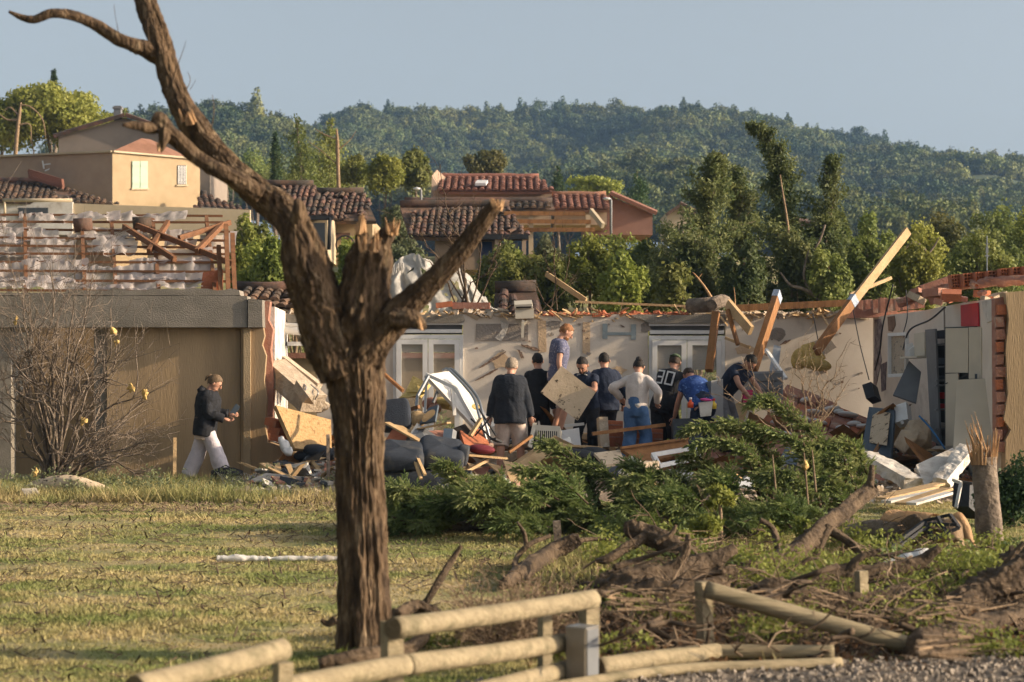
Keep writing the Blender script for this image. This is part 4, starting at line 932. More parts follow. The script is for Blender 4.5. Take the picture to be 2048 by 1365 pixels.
def person(label, foot, yaw, height=1.75, lean=0, side=0, headp=10, heady=0, wr=(.26,.02,.86), wl=(-.26,.02,.86), er=(0,-1,-.3), el=(0,-1,-.3), fr=(.10,.05), fl=(-.10,-.05),
           hip=.0, top=None, bottom=None, legcut=1.0, sleeve=1.0, skin='skin', hair='hairdark', hairkind='short', shoe='shoe', fat=1.0, hem=-.06, topfat=.022, wide=0.0, beard=False, collar=True, seed=1, topmat2=None):
    """body frame: x to the person's right, y forwards, z up; metres for a height of 1.75"""
    k = height / 1.75; rot = Matrix.Rotation(yaw, 3, 'Z'); foot = A(foot)
    root = thing('person', label, 'person', foot, 'people searching the ruined house')
    def W(v): return (np.asarray(v, float).reshape(-1, 3) * k) @ A(rot).T + foot
    def put(name, V, Fc, m, parent=root):
        o = build(name, MB().add(W(V), Fc), M[m] if isinstance(m, str) else m, parent, smooth=True); return o
    pel = A((0, hip, .93)); th, sd = R(lean), R(side)
    up = A((math.sin(sd), math.sin(th) * math.cos(sd), math.cos(th) * math.cos(sd))); up /= np.linalg.norm(up)
    rt = A((math.cos(sd), 0, -math.sin(sd))); fw = np.cross(up, rt); rt = np.cross(fw, up)
    rt, fw = rt / np.linalg.norm(rt), fw / np.linalg.norm(fw)
    if fw[1] < 0: fw = -fw
    def T(h, f=0): return pel + up * h + fw * f
    chest, shc, neck = T(.30), T(.50), T(.565, .01)
    SR, SL = shc + rt * .165 - up * .045, shc - rt * .165 - up * .045
    # arms
    arms = []
    for s, w, e in ((SR, wr, er), (SL, wl, el)):
        elb, wri = ik(s, w, .285, .255, e); arms.append((s, elb, wri))
    legs = []
    for sx, f in ((1, fr), (-1, fl)):
        hj = pel + A((sx * .088, 0, -.03)); an = A((f[0], f[1], .09 + (f[2] if len(f) > 2 else 0))); kn, an = ik(hj, an, .43, .41, (sx * .1, 1, 0)); legs.append((hj, kn, an))
    hp_, hy_ = R(headp), R(heady)
    hup = unit(up * .35 + A((0, 0, .65))); hf = unit(A((math.sin(hy_), math.cos(hy_), 0)) + fw * .0); 
    hf = unit(hf - hup * hf.dot(hup)); hr = np.cross(hf, hup)
    hf2 = hf * math.cos(hp_) - hup * math.sin(hp_); hup2 = hup * math.cos(hp_) + hf * math.sin(hp_)
    hc = neck + hup2 * .115 + hf2 * .025 + hup * .01
    HM = np.stack([hr, hf2, hup2], 1)
    HS = 1.10
    def HD(v): return hc + (np.asarray(v, float).reshape(-1, 3) * HS) @ HM.T
    def lerp(a, b, t): return a + (b - a) * t
    def torso(mb, h0, add, fatx=1.0, neckr=.06):
        hs = [h0, 0.02, .14, .30, .42, .50, .545]; ex = [.160, .165, .150, .168, .172, .130, .070]; ey = [.10, .105, .100, .122, .118, .088, .068]
        pts, n, fsall = [], 20, []
        V = []
        for h, a, b in zip(hs, ex, ey):
            a, b = a * fat * fatx + add, b * fat * fatx + add
            c = T(h, .01 if .1 < h < .45 else 0)
            for j in range(n):
                t = 2 * math.pi * j / n; V.append(c + rt * (math.cos(t) * a) + fw * (math.sin(t) * b))
        m = len(hs)
        for i in range(m - 1):
            for j in range(n): fsall.append((i*n+j, i*n+(j+1)%n, (i+1)*n+(j+1)%n, (i+1)*n+j))
        fsall += [tuple(range(n-1, -1, -1)), tuple((m-1)*n + j for j in range(n))]
        mb.add(V, fsall)
    def armtube(mb, arm, cut, r, add):
        s, e, w = arm; pts = [lerp(s, shc, .35), s, lerp(s, e, .5), e, lerp(e, w, .4), w]; rr = [r[0]*.95, r[0], r[0]*.92, r[1], r[1]*.98, r[2]]
        L = spline([list(p) + [q] for p, q in zip(pts, rr)], 22); L = L[:max(6, int(22 * cut))]
        mb.tube(L[:, :3], L[:, 3] * math.sqrt(fat) + add, 12)
    def legtube(mb, leg, cut, r, add, flare=0):
        h, kn, an = leg; pts = [h + A((0,0,.06)), h, lerp(h, kn, .5), kn, lerp(kn, an, .35), lerp(kn, an, .7), an]; rr = [r[0]*.9, r[0], r[0]*.84, r[1], r[1]*1.02, r[2]*1.15, r[2]]
        L = spline([list(p) + [q] for p, q in zip(pts, rr)], 30); L = L[:max(8, int(30 * cut))]
        mb.tube(L[:, :3], L[:, 3] * math.sqrt(fat) + add + flare * np.linspace(0, 1, len(L)), 14)
    # ---- body
    mb = MB(); torso(mb, -.10, 0)
    for a in arms: armtube(mb, a, 1, (.050, .040, .029), 0)
    for l in legs: legtube(mb, l, 1, (.083, .056, .040), 0)
    mb.tube([T(.50), neck, hc - hup2 * .02], [.062, .056, .052], 12)
    mb.ball(hc + hup2 * .022, (.085, .108, .108), 18, 12, Matrix(HM.tolist())).ball(hc + hf2 * .022 - hup2 * .055, (.064, .073, .066), 14, 10, Matrix(HM.tolist()))
    V, Fc = remesh(mb, .012, 4)
    mb = MB().add(V, Fc)
    # face and hands are finer than the remesh, so they join the mesh afterwards
    mb.ball(HD((0, .108, -.012))[0], (.013, .016, .02), 8, 6, Matrix(HM.tolist()))
    mb.tube(HD([(0, .100, .022), (0, .113, -.008)]), [.007, .011], 6)
    for sx in (-1, 1): mb.ball(HD((sx * .079, -.008, .0))[0], (.010, .020, .032), 8, 6, Matrix(HM.tolist()))
    mb.ball(HD((0, .086, -.062))[0], (.024, .012, .008), 8, 6, Matrix(HM.tolist()))
    for (s, e, w), sx in zip(arms, (1, -1)):
        d = unit(w - e); sd_ = unit(np.cross(d, fw) + 1e-6); nn = np.cross(sd_, d)
        c = w + d * .05; m3 = Matrix(np.stack([sd_, nn, d], 1).tolist())
        mb.ball(c, (.042, .018, .058), 10, 8, m3)
        for q in range(4):
            o = c + sd_ * (-.029 + q * .0195) + d * .04; ln = (.062, .074, .070, .054)[q]
            mb.tube([o, o + d * ln * .5 + nn * .006, o + d * ln * .8 + nn * .024, o + d * ln * .86 + nn * .045], [.0095, .009, .008, .0065], 6)
        o = c + sd_ * .036 * (1 if sx > 0 else -1) - d * .02; mb.tube([o, o + sd_ * sx * .02 + d * .028 + nn * .012, o + sd_ * sx * .016 + d * .055 + nn * .028], [.012, .0105, .008], 6)
    put('body', np.concatenate(mb.v), mb.f, skin)
    for sx in (-1, 1): put('eye', *_raw(MB().ball(HD((sx * .032, .090, .018))[0], .0115, 8, 6)), 'black')
    # ---- clothes
    if bottom:
        mb = MB(); 
        for l in legs: legtube(mb, l, legcut, (.092, .068, .052), .012 + wide * .3, wide)
        n = 18; V = []
        mb.tube([T(-.15), T(-.06), T(.0), T(.07), T(.13), T(.20)], [.135, .166, .174, .168, .160, .152], n, ell=(fat, .78 * fat))
        V, Fc = remesh(mb, .014, 9, .007, seed); put('trousers' if legcut > .8 else 'shorts', V, Fc, bottom)
    if top:
        mb = MB(); torso(mb, hem, topfat)
        for a in arms: armtube(mb, a, sleeve, (.060, .052, .042), topfat * .45)
        if collar: mb.tube([T(.50), T(.565, .0)], [.085, .075], 14)
        V, Fc = remesh(mb, .013, 4, .007, seed + 5); put('jacket' if sleeve > .9 else 'shirt', V, Fc, top)
    if shoe:
        for (h, kn, an) in legs:
            fwd = unit(A((an[0] * .6, .9, 0)))
            b = A((an[0], an[1], an[2] - .055)); mb = MB()
            mb.tube([b - fwd * .075, b - fwd * .03 + A((0,0,.008)), b + fwd * .06, b + fwd * .13 - A((0,0,.008)), b + fwd * .175 - A((0,0,.014))], [.030, .043, .045, .042, .022], 12, ell=(1, .85))
            mb.tube([b, b + A((0, 0, .06))], [.042, .044], 10)
            put('shoe', np.concatenate(mb.v), mb.f, shoe)
    # ---- hair
    mb = MB(); nu, nv = 26, 18; tmp = MB().ball((0, 0, 0), 1.0, nu, nv); V = np.concatenate(tmp.v); f2 = []
    for f in tmp.f:
        c = V[list(f)].mean(0)
        if hairkind in ('short', 'crop', 'bun', 'pony', 'cap'):
            keep = c[2] > np.interp(c[1], [-1, -.3, .1, .5, 1], [-.62, -.50, -.02, .40, .48])
            if keep: f2.append(f)
    vol = {'crop': 1.03, 'short': 1.09, 'bun': 1.09, 'pony': 1.12, 'cap': 1.04}[hairkind]
    V = V * A((.079, .100, .104)) * vol; V = V * (1 + .06 * fbm(V * 55, 3, seed))[:, None]
    mb.add(HD(V + A((0, -.004, .024))), f2)
    if hairkind == 'bun': mb.ball(HD((0, -.10, .075))[0], (.05, .045, .045), 12, 8)
    if hairkind == 'pony': mb.ball(HD((0, -.11, .06))[0], (.035, .04, .04), 12, 8).tube(HD([(0, -.12, .06), (0, -.145, .02), (0, -.14, -.03)]), [.028, .024, .01], 8)
    put('hair', np.concatenate(mb.v), mb.f, hair)
    if beard:
        b = MB().ball((0, 0, 0), 1.0, 20, 14); V = np.concatenate(b.v); f2 = [f for f in b.f if V[list(f)].mean(0)[2] < -.1 and V[list(f)].mean(0)[1] > -.1]
        mb = MB().add(HD(V * A((.062, .072, .066)) + A((0, .022, -.052))), f2); put('beard', np.concatenate(mb.v), mb.f, hair)
    info = dict(root=root, W=W, T=T, rt=rt, fw=fw, up=up, HD=HD, HM=HM, arms=arms, legs=legs, put=put, k=k, rot=rot, hc=hc, fat=fat)
    return info
def _raw(mb): return np.concatenate(mb.v), mb.f
def at_foot(px, d, z): return ((px - CX) / F * d, d, z)

# 1 woman walking with a phone
p = person('person in black hooded jacket and pale trousers walking and looking at a phone', at_foot(413, 30.7, .0), R(-88), 1.68, lean=6, headp=28, wr=(.20,.30,1.03), wl=(-.2,.33,1.10), er=(.3,-1,-.4), el=(-.3,-.6,-.5),
    fr=(.07,.30), fl=(-.07,-.30), hip=-.02, top='cl_black', bottom='cl_lilac', wide=.042, hem=-.18, topfat=.065, hair='hairfair', hairkind='pony', shoe='shoewhite', skin='skin', seed=21, fat=1.22)
hd = MB().tube([p['T'](.47, -.10), p['T'](.54, -.12), p['T'](.60, -.085)], [.09, .10, .07], 12, ell=(1.2, .7)); p['put']('hood', *_raw(hd), 'cl_black')
sc_ = MB(); sc_.tube([p['T'](.50, .09), p['T'](.3, .155), p['T'](.1, .15), p['T'](-.12, .14)], [.03, .035, .04, .045], 10, ell=(1, .5)); p['put']('shirt_front', *_raw(sc_), 'cl_floral')
cd = MB().tube([p['T'](-.02), p['T'](-.14), p['T'](-.24)], [.185, .195, .20], 18, ell=(1, .78)); V_, F_ = remesh(cd, .014, 2, .008, 4); p['put']('cardigan', V_, F_, 'cl_cream')
w = p['arms'][1][2]; pc = p['W'](w + A((.02, .11, .07)))[0]
ph = MB().box(pc, (.085, .012, .165), (0, R(35), 0)); build('phone', ph, M['bluegrey'], label='dark smartphone held by the walking person', cat='phone')
# bag at her feet
bg = MB(); q = P(453, 950, 30.2); bg.tube([q + Vector((-.22,0,.0)), q + Vector((-.1,0,.02)), q + Vector((.1,0,.02)), q + Vector((.24,0,0))], [.08,.115,.115,.08], 12, ell=(1, .8))
bgo = build('basket', bg, M['black'], smooth=True, label='black woven basket on the ground at the walking person\'s feet', cat='basket')
build('handle', MB().tube([P(440,945,30.1), P(444,934,30.1), P(452,931,30.1), P(460,936,30.1), P(463,946,30.1)], .01, 6), M['black'], bgo)
# 2 grey haired man in dark jacket and cream shorts
p = person('person in dark quilted jacket and cream shorts seen from behind', at_foot(1020, 29.7, .17), R(-6), 1.76, lean=3, headp=22, heady=12, wr=(.30,.06,.86), wl=(-.30,.05,.86), er=(.4,-1,0), el=(-.4,-1,0),
    fr=(.17,.02), fl=(-.16,-.02), top='cl_quilt', bottom='cl_cream', legcut=.60, hem=-.17, topfat=.055, hair='hairgrey', fat=1.16, seed=3, wide=.03)
# 3 man in black behind him
person('person in plain black seen from behind, beside the quilted jacket', at_foot(1076, 31.7, .26), R(-12), 1.75, lean=2, headp=15, heady=-25, top='cl_black', bottom='cl_black', sleeve=1.0, hair='hairdark', hairkind='crop', fat=1.02, seed=4)
# 4 red haired man standing high on the rubble
person('person in patterned short sleeved shirt and pale shorts standing high on rubble', at_foot(1113, 31.5, .70), R(-82), 1.80, lean=5, headp=32, heady=-6, wr=(.24,.06,.86), wl=(-.22,.12,.86), er=(.5,-1,0), fr=(.09,.04), fl=(-.09,-.03), top='cl_floral', bottom='cl_cream', legcut=.60,
    sleeve=.42, hem=-.10, topfat=.03, hair='hairred', hairkind='crop', beard=True, fat=1.06, seed=5)
# 5 man carrying the board
p = person('person in dark blue polo shirt and black track pants holding a stained board', at_foot(1176, 30.7, .22), R(150), 1.76, lean=12, headp=30, heady=-12, wr=(.02,.40,1.02), wl=(-.05,.42,1.26), er=(.8,-.3,-.5), el=(-.9,.1,-.6),
    fr=(.13,.06), fl=(-.11,-.06), top='cl_navy', bottom='cl_black', sleeve=.42, hair='hairdark', hairkind='crop', beard=True, skin='skintan', fat=1.05, seed=6)
p['put']('collar_stripe', *_raw(MB().tube([p['T'](.55, .085) + p['rt'] * x + p['up'] * (-.25 * abs(x)) for x in np.linspace(-.085, .085, 7)], .008, 6)), 'white')
mb = MB().slab(P(1123,732,30.15), P(1191,785,30.05), P(1155,842,30.0), P(1081,785,30.1), .018)
build('board', mb, M['boardtan'], label='stained tan board with dark mould spots held by the person in the blue polo', cat='board')
# 6 man in navy jacket behind him
person('person in dark navy jacket seen from behind beside the board carrier', at_foot(1212, 32.0, .25), R(14), 1.78, lean=6, headp=18, heady=10, wr=(.33,.12,.92), wl=(-.2,.2,.95), er=(.5,-1,0), top='cl_navy', bottom='cl_black', topfat=.045, hem=-.12, hair='hairdark', hairkind='crop', fat=1.06, seed=7)
# 7 woman in cream sweater
p = person('person in cream sweater and blue jeans seen from behind', at_foot(1272, 29.95, .28), R(-24), 1.66, lean=9, headp=34, heady=-14, wr=(.30,.16,1.02), wl=(-.30,.12,1.08), er=(.9,-.7,-.2), el=(-.9,-.7,-.2), fr=(.13,.04), fl=(-.12,-.10),
    top='cl_white', bottom='cl_denim', topfat=.03, hem=-.03, wide=.03, hair='hairdark', hairkind='bun', fat=.98, seed=8, shoe='shoewhite')
p['put']('label_patch', *_raw(MB().box(p['T'](.03, -.148) + p['rt'] * .07, (.07, .006, .035))), 'white')
# 8 man with number thirty
p = person('person in black shirt with a white number thirty and a green cap', at_foot(1327, 31.0, .24), R(-34), 1.80, lean=17, side=8, headp=26, heady=-22, wr=(.34,.42,.98), wl=(-.10,.40,.95), er=(.9,-.4,-.4), el=(-.8,-.4,-.4), fr=(.16,.02), fl=(-.13,-.04),
    top='cl_black', bottom='cl_black', legcut=.60, sleeve=.44, topfat=.032, hem=-.10, hair='hairbrown', hairkind='crop', fat=1.14, seed=9, wide=.03)
b = MB().ball((0, 0, 0), 1.0, 22, 14); V = np.concatenate(b.v); f2 = [f for f in b.f if V[list(f)].mean(0)[2] > .12]
mb = MB().add(p['HD'](V * A((.092, .115, .112)) + A((0, -.002, .028))), f2); mb.prism([Vector(p['HD']((x, -.10 - .055 * math.cos(x / .075 * 1.4), .050 - .012))[0]) for x in np.linspace(-.07, .07, 9)], Vector((0, 0, .012)))
p['put']('cap', *_raw(mb), 'cl_green')
def digit(cells, ox, s=.052, t=.026):
    mb = MB(); w = .105; hh = .20
    segs = {'a': (0, hh, w, hh), 'g': (.015, hh/2, w, hh/2), 'd': (0, 0, w, 0), 'b': (w, hh/2, w, hh), 'c': (w, 0, w, hh/2), 'f': (0, hh/2, 0, hh), 'e': (0, 0, 0, hh/2)}
    for c in cells:
        x0, z0, x1, z1 = segs[c]; n = 5; V = []
        for i in range(n):
            x, z = x0 + (x1-x0)*i/(n-1) + ox, z0 + (z1-z0)*i/(n-1)
            dx, dz = (0, t/2) if z0 == z1 else (t/2, 0)
            ext = (t/2 * (-1 if i == 0 else 1 if i == n-1 else 0)); x += ext if z0 == z1 else 0; z += ext if x0 == x1 else 0
            for sgn in (-1, 1):
                X, Z = x + sgn * dx, z + sgn * dz; xr = X / .205
                dep = -(.128 * p['fat'] + .032 + .010) * math.sqrt(max(.1, 1 - xr * xr * .55)) - .004
                V.append(p['T'](.285 + Z * .95, dep) + p['rt'] * X)
        mb.add(V, [(2*i, 2*i+1, 2*i+3, 2*i+2) for i in range(n-1)])
    return mb
sh = [c for c in p['root'].children if c.name.startswith('shirt')][0]
for cells, ox in (('abgcd', -.135), ('abcdef', .03)):
    mb = digit(cells, ox); V = p['W'](np.concatenate(mb.v)); build('number_three' if ox < 0 else 'number_zero', MB().add(V, mb.f), M['white'], sh)
# 9 man in blue printed shirt bending down
person('person in bright blue printed shirt bending down beside the plastic bottles', at_foot(1402, 30.3, .26), R(22), 1.76, lean=44, headp=44, heady=12, wr=(.16,.50,.74), wl=(-.28,.42,.62), er=(.9,-.2,.2), el=(-.9,-.3,.2), fr=(.15,.0), fl=(-.14,-.06), hip=-.08,
    top='cl_blueprint', bottom='cl_navy', legcut=.6, sleeve=.42, topfat=.03, hair='hairbrown', hairkind='crop', fat=1.13, skin='skintan', seed=10)
# 10 man in navy polo bending at the right
person('person in navy polo and grey shorts bending over the grey cabinet', at_foot(1456, 31.2, .45), R(-130), 1.76, lean=44, headp=36, heady=6, wr=(.24,.55,.86), wl=(-.24,.50,.82), er=(.9,-.3,.2), el=(-.9,-.3,.2), fr=(.14,.02), fl=(-.14,-.06), hip=-.10,
    top='cl_navy', bottom='cl_grey', legcut=.6, sleeve=.42, topfat=.03, hair='hairdark', hairkind='crop', fat=1.12, skin='skintan', seed=12)
# ================================================================ rubble
def rub(x, y):
    x = np.asarray(x, float); y = np.asarray(y, float)
    z = .14 + .52 * np.exp(-((x - .75) ** 2 / 1.1 + (y - 31.9) ** 2 / .9)) + .22 * np.exp(-((x + 1.6) ** 2 / 1.2 + (y - 30.5) ** 2 / 1.6)) + .45 * np.exp(-((x - 5.6) ** 2 / 1.4 + (y - 30.5) ** 2 / 4)) \
        + .35 * np.exp(-((x - 3.4) ** 2 / 1.2 + (y - 31.8) ** 2 / 1.2)) + .35 * np.exp(-((x + 3.0) ** 2 / .5 + (y - 32.6) ** 2 / .8)) + .25 * np.exp(-((x - 1.9) ** 2 / .8 + (y - 32.5) ** 2 / .8))
    p = np.stack([x * 1.6, y * 1.6, x * 0], -1).reshape(-1, 3)
    z = z + (.10 * fbm(p, 4, 8)).reshape(z.shape)
    e = np.clip((y - 26.4) / 1.0, 0, 1) * np.clip((x + 3.95) / .3, 0, 1) * np.clip((6.75 - x) / .3, 0, 1)
    return z * e - .02 * (1 - e)
gx, gy = np.meshgrid(np.linspace(-4.0, 6.8, 150), np.linspace(26.2, 35.9, 130))
M['rubbledirt'] = mat('rubbledirt', (.21,.155,.105), (.33,.255,.18), 5, .95, .9, 25, c3=(.10,.075,.055), s3=2.2, t3=(.45,.6))
build('rubble_mound', MB().grid(np.stack([gx, gy, rub(gx, gy)], -1)), M['rubbledirt'], smooth=True, kind='stuff', label='heap of crushed plaster and dirt on the house floor')
def rubz(x, y): return float(rub(A([x]), A([y]))[0])
def fragments(name, label, n, m, seed, smin, smax, area, flat=.5, zf=None, long=1.0):
    rs = np.random.RandomState(seed); V = []
    x = rs.uniform(area[0], area[1], n); y = rs.uniform(area[2], area[3], n); z = (zf or rub)(x, y)
    cube = A([(-1,-1,-1),(1,-1,-1),(1,1,-1),(-1,1,-1),(-1,-1,1),(1,-1,1),(1,1,1),(-1,1,1)]) * .5
    Q = [(0,3,2,1),(4,5,6,7),(0,1,5,4),(1,2,6,5),(2,3,7,6),(3,0,4,7)]
    for i in range(n):
        s = smin * (smax / smin) ** rs.uniform(); d = A((s * rs.uniform(.8, 2) * long, s * rs.uniform(.7, 1.3), s * rs.uniform(.25, .9) * flat * 2))
        v = (cube + rs.normal(size=(8, 3)) * .10) * d; v = v @ A(Euler((rs.normal() * .35, rs.normal() * .35, rs.uniform(0, 6.28))).to_matrix()).T + A((x[i], y[i], z[i] + s * .15))
        V.append(v[A(Q).astype(int)].reshape(-1, 3))
    o = link(name, rawmesh(name, np.concatenate(V), 4, M[m]), label=label, kind='stuff'); return o
HA = (-3.8, 6.6, 27.2, 35.6)
fragments('plaster_rubble', 'scattered pale plaster fragments in the ruin', 1400, 'plasterwhite', 1, .025, .13, HA, .4)
fragments('brick_rubble', 'scattered red brick fragments in the ruin', 800, 'brickpink', 2, .025, .13, HA, .5)
fragments('wood_rubble', 'splintered wood bits in the ruin', 700, 'palewood', 3, .03, .08, HA, .4, None, 6)
fragments('dark_rubble', 'dark grey household bits in the ruin', 700, 'darkgrey', 4, .04, .22, HA, .4)
fragments('rubble_edge', 'mixed fragments along the front edge of the ruin', 900, 'chunk', 5, .02, .09, (-3.6, 6.4, 26.0, 28.2), .4)
for k_, (m_, n_, lab_) in enumerate((('palewood', 150, 'broken pale boards strewn over the rubble'), ('whitedirty', 170, 'broken whitish panels strewn over the rubble'), ('cabinetgrey', 100, 'broken grey furniture panels strewn over the rubble'), ('timber', 120, 'broken brown laths strewn over the rubble'), ('brickpink', 120, 'broken red clay pieces strewn over the rubble'))):
    fragments('board_rubble', lab_, n_, m_, 20 + k_, .10, .42, (-3.3, 6.4, 27.6, 34.5), .09, None, 1.0 if m_ not in ('timber', 'palewood') else 2.6)
def walltop(x, y): return np.full(np.shape(x), 2.72)
fragments('tile_rubble', 'broken red tiles lying along the wall top', 220, 'terracotta', 6, .04, .13, (.6, 3.2, 36.0, 36.35), .4, walltop)
fragments('tile_rubble', 'broken brown tiles lying on the wall top behind the forked tree', 200, 'chunk', 7, .05, .16, (-4.3, .5, 36.0, 36.35), .4, walltop)
fragments('tile_rubble', 'broken bricks and splinters on the wall top at the right', 200, 'chunk', 8, .05, .16, (3.2, 6.4, 36.0, 36.35), .4, walltop)
fragments('splinters', 'torn splinters lying over the wall top', 260, 'palewood', 9, .02, .05, (-4, 6.4, 35.9, 36.4), .5, walltop, 9)

def D(name, label, cat, m, *shapes, smooth=False, group=None, parent=None):
    """one debris thing; shapes: ('b', p, q, w, h) beam, ('s', a, b, c, d, th) slab, ('e', c, radii, rot) ball, ('t', pts, r) tube; points are (px, py, depth)"""
    mb = MB()
    for s in shapes:
        if s[0] == 'b': mb.beam(P(*s[1]), P(*s[2]), s[3], s[4], jag=s[5] if len(s) > 5 else 0)
        elif s[0] == 's': mb.slab(P(*s[1]), P(*s[2]), P(*s[3]), P(*s[4]), s[5])
        elif s[0] == 'e': mb.ball(P(*s[1]), s[2], 16, 10, s[3] if len(s) > 3 else None)
        elif s[0] == 't': mb.tube([tuple(P(*q)) for q in spline(s[1], max(4, 6 * len(s[1])))], s[2], 8)
    return build(name, mb, M[m] if isinstance(m, str) else m, parent, smooth=smooth, label=label, cat=cat, group=group)
def part(name, m, parent, *shapes, smooth=False): return D(name, None, None, m, *shapes, smooth=smooth, parent=parent)
def roughbeam(name, label, p, q, w, h, m, seed, cat='beam', amp=.025):
    p, q = P(*p), P(*q); d, s, u = basis(q - p); L = (q - p).length; nx, ny = 26, 6; rs = np.random.RandomState(seed); V = []; per = []
    for a in np.linspace(-1, 1, ny): per.append((a, -1))
    for b in np.linspace(-1, 1, ny)[1:]: per.append((1, b))
    for a in np.linspace(1, -1, ny)[1:]: per.append((a, 1))
    for b in np.linspace(1, -1, ny)[1:-1]: per.append((-1, b))
    n = len(per); mb = MB(); rows = []
    for i in range(nx):
        t = i / (nx - 1)
        for a, b in per: rows.append(A(p + d * (L * t)) + A(s) * a * w / 2 + A(u) * b * h / 2)
    V = A(rows); c = np.repeat(A([tuple(p + d * (L * i / (nx - 1))) for i in range(nx)]), n, 0); o = unit(V - c); nz = fbm(V * 7, 3, seed); V = V + o * (nz * amp)[:, None]
    V[:n] += A(d) * (.06 * vnoise(V[:n] * 9, seed))[:, None]; V[-n:] += A(d) * (.08 * vnoise(V[-n:] * 9, seed + 1))[:, None]
    f = [(i*n+j, i*n+(j+1)%n, (i+1)*n+(j+1)%n, (i+1)*n+j) for i in range(nx-1) for j in range(n)] + [tuple(range(n-1, -1, -1)), tuple((nx-1)*n+j for j in range(n))]
    return build(name, mb.add(V, f), M[m], label=label, cat=cat)
def chunk(name, label, px, py, d, size, m, seed, cat='rubble', squash=(1, 1, 1), parent=None, rot=(0, 0, 0)):
    rs = np.random.RandomState(seed); bm = bmesh.new()
    V = rs.normal(size=(26, 3)); V = V / np.abs(V).max(1)[:, None] * rs.uniform(.7, 1, (26, 1)) * A(squash) * size / 2
    V = V @ A(Euler(rot).to_matrix()).T
    for v in V: bm.verts.new(v)
    bmesh.ops.convex_hull(bm, input=bm.verts); bmesh.ops.bevel(bm, geom=bm.edges[:], offset=size * .02, segments=1, affect='EDGES')
    bmesh.ops.triangulate(bm, faces=bm.faces[:]); bmesh.ops.subdivide_edges(bm, edges=bm.edges[:], cuts=1, use_grid_fill=False)
    bm.verts.ensure_lookup_table(); co = A([v.co[:] for v in bm.verts]); nz = fbm(co * (7 / size), 3, seed)
    co = co * (1 + .05 * nz)[:, None]; fs = [tuple(v.index for v in f.verts) for f in bm.faces]; bm.verts.index_update(); fs = [tuple(v.index for v in f.verts) for f in bm.faces]; bm.free()
    return build(name, MB().add(co + A(P(px, py, d)), fs), M[m], parent, label=label if parent is None else None, cat=cat if parent is None else None)

# ---- left bay
D('concrete_lintel', 'tilted broken concrete lintel leaning in the left bay', 'lintel', 'chunk', ('b', (548,738,32.0), (628,808,31.3), .42, .30, .06), ('b', (570,722,32.3), (640,776,32.2), .30, .12, .05), ('e', (545,740,31.9), (.13,.12,.13)), ('b', (598,768,31.2), (622,800,31.0), .2, .16, .03))
ol = [o for o in COL.objects if o.name.startswith('concrete_lintel')][-1]
part('tie_wire', 'greymetal', ol, ('t', [(600,762,31.3),(612,775,31),(604,790,31)], .012), ('t', [(622,770,31.3),(636,784,31),(630,800,31)], .010))
D('roof_plate', 'whitish slab of roof lying behind the tilted lintel', 'slab', 'plasterwhite', ('s', (566,716,32.6), (640,764,32.8), (638,786,32.5), (556,742,32.3), .08))
D('plaster_slab', 'big sunlit tan slab with rough face beside the garage pillar', 'slab', 'osb', ('s', (552,811,30.75), (662,840,31.5), (664,905,31.2), (590,897,30.55), .07))
for i, (x, y) in enumerate(((545,842),(552,858),(556,872))):
    D('hollow_brick', ['upper','middle','lower'][i] + ' red hollow brick under the tan slab', 'brick', 'terracotta', ('b', (x - 8, y, 31.0), (x + 14, y + 7, 30.9), .2, .11))
D('plastic_bag', 'crumpled white plastic bag on the broken sill', 'bag', 'white', ('e', (570,894,30.6), (.08,.08,.13), (0, R(-25), 0)), ('e', (577,904,30.55), (.08,.08,.07)), ('e', (563,882,30.6), (.05,.05,.07)), smooth=True)
bg_ = [o for o in COL.objects if o.name.startswith('plastic_bag')][-1]
for v in bg_.data.vertices: v.co += v.co.normalized() * .03 * float(vnoise([[v.co.x * 22, v.co.y * 22, v.co.z * 22]], 4)[0])
chunk('stone', 'brown boulder of masonry beside the tan slab', 640, 812, 31.6, .36, 'chunk', 5, squash=(1,.8,.7))
chunk('stone', 'smaller block of masonry below the tilted lintel', 606, 812, 31.4, .28, 'chunk', 6, squash=(1.2,.8,.6))
D('dark_blanket', 'dark cloth heap at the foot of the tan slab', 'cloth', 'fabricdark', ('e', (640,905,30.8), (.28,.2,.12), (0,.2,0)), ('e', (612,912,30.9), (.2,.2,.09)), smooth=True)
# tree guard stake by the bay
D('stake', 'grey wooden stake standing left of the big tree', 'stake', 'barkgrey', ('b', (656,870,28.6), (657,985,28.4), .05, .05))
# low broken wall stub and terrace edge
D('terrace_edge', 'low tan concrete edge behind the person in cream shorts', 'edge', 'chunk', ('b', (925,912,30.5), (1104,906,30.6), .4, .09), ('b', (930,934,30.45), (1106,930,30.55), .3, .3))
# ---- sofa
sf = thing('sofa', 'dark blue grey sofa lying tipped beside the big tree', 'sofa', P(850, 985, 27.6))
def cushion(px0, px1, py0, py1, d, dep, tilt, name='cushion'):
    a, b = P(px0, py0, d), P(px1, py1, d); c = (a + b) / 2; sx, sz = abs(b.x - a.x) / 2, abs(a.z - b.z) / 2; mb = MB(); n = 18
    U, V = np.meshgrid(np.linspace(-math.pi, math.pi, 30), np.linspace(-math.pi/2, math.pi/2, 14))
    se = lambda w, e: np.sign(w) * np.abs(w) ** e
    pts = np.stack([sx * se(np.cos(V), .3) * se(np.cos(U), .3), dep * se(np.cos(V), .3) * se(np.sin(U), .3), sz * se(np.sin(V), .55)], -1)
    nz = vnoise(pts.reshape(-1, 3) * 6, 3).reshape(pts.shape[:2]); pts[..., 2] += nz * .025
    pts = pts.reshape(-1, 3) @ A(Euler(tilt).to_matrix()).T; return build(name, MB().grid((pts + A(c)).reshape(14, 30, 3)), M['fabricdark'], sf, smooth=True)
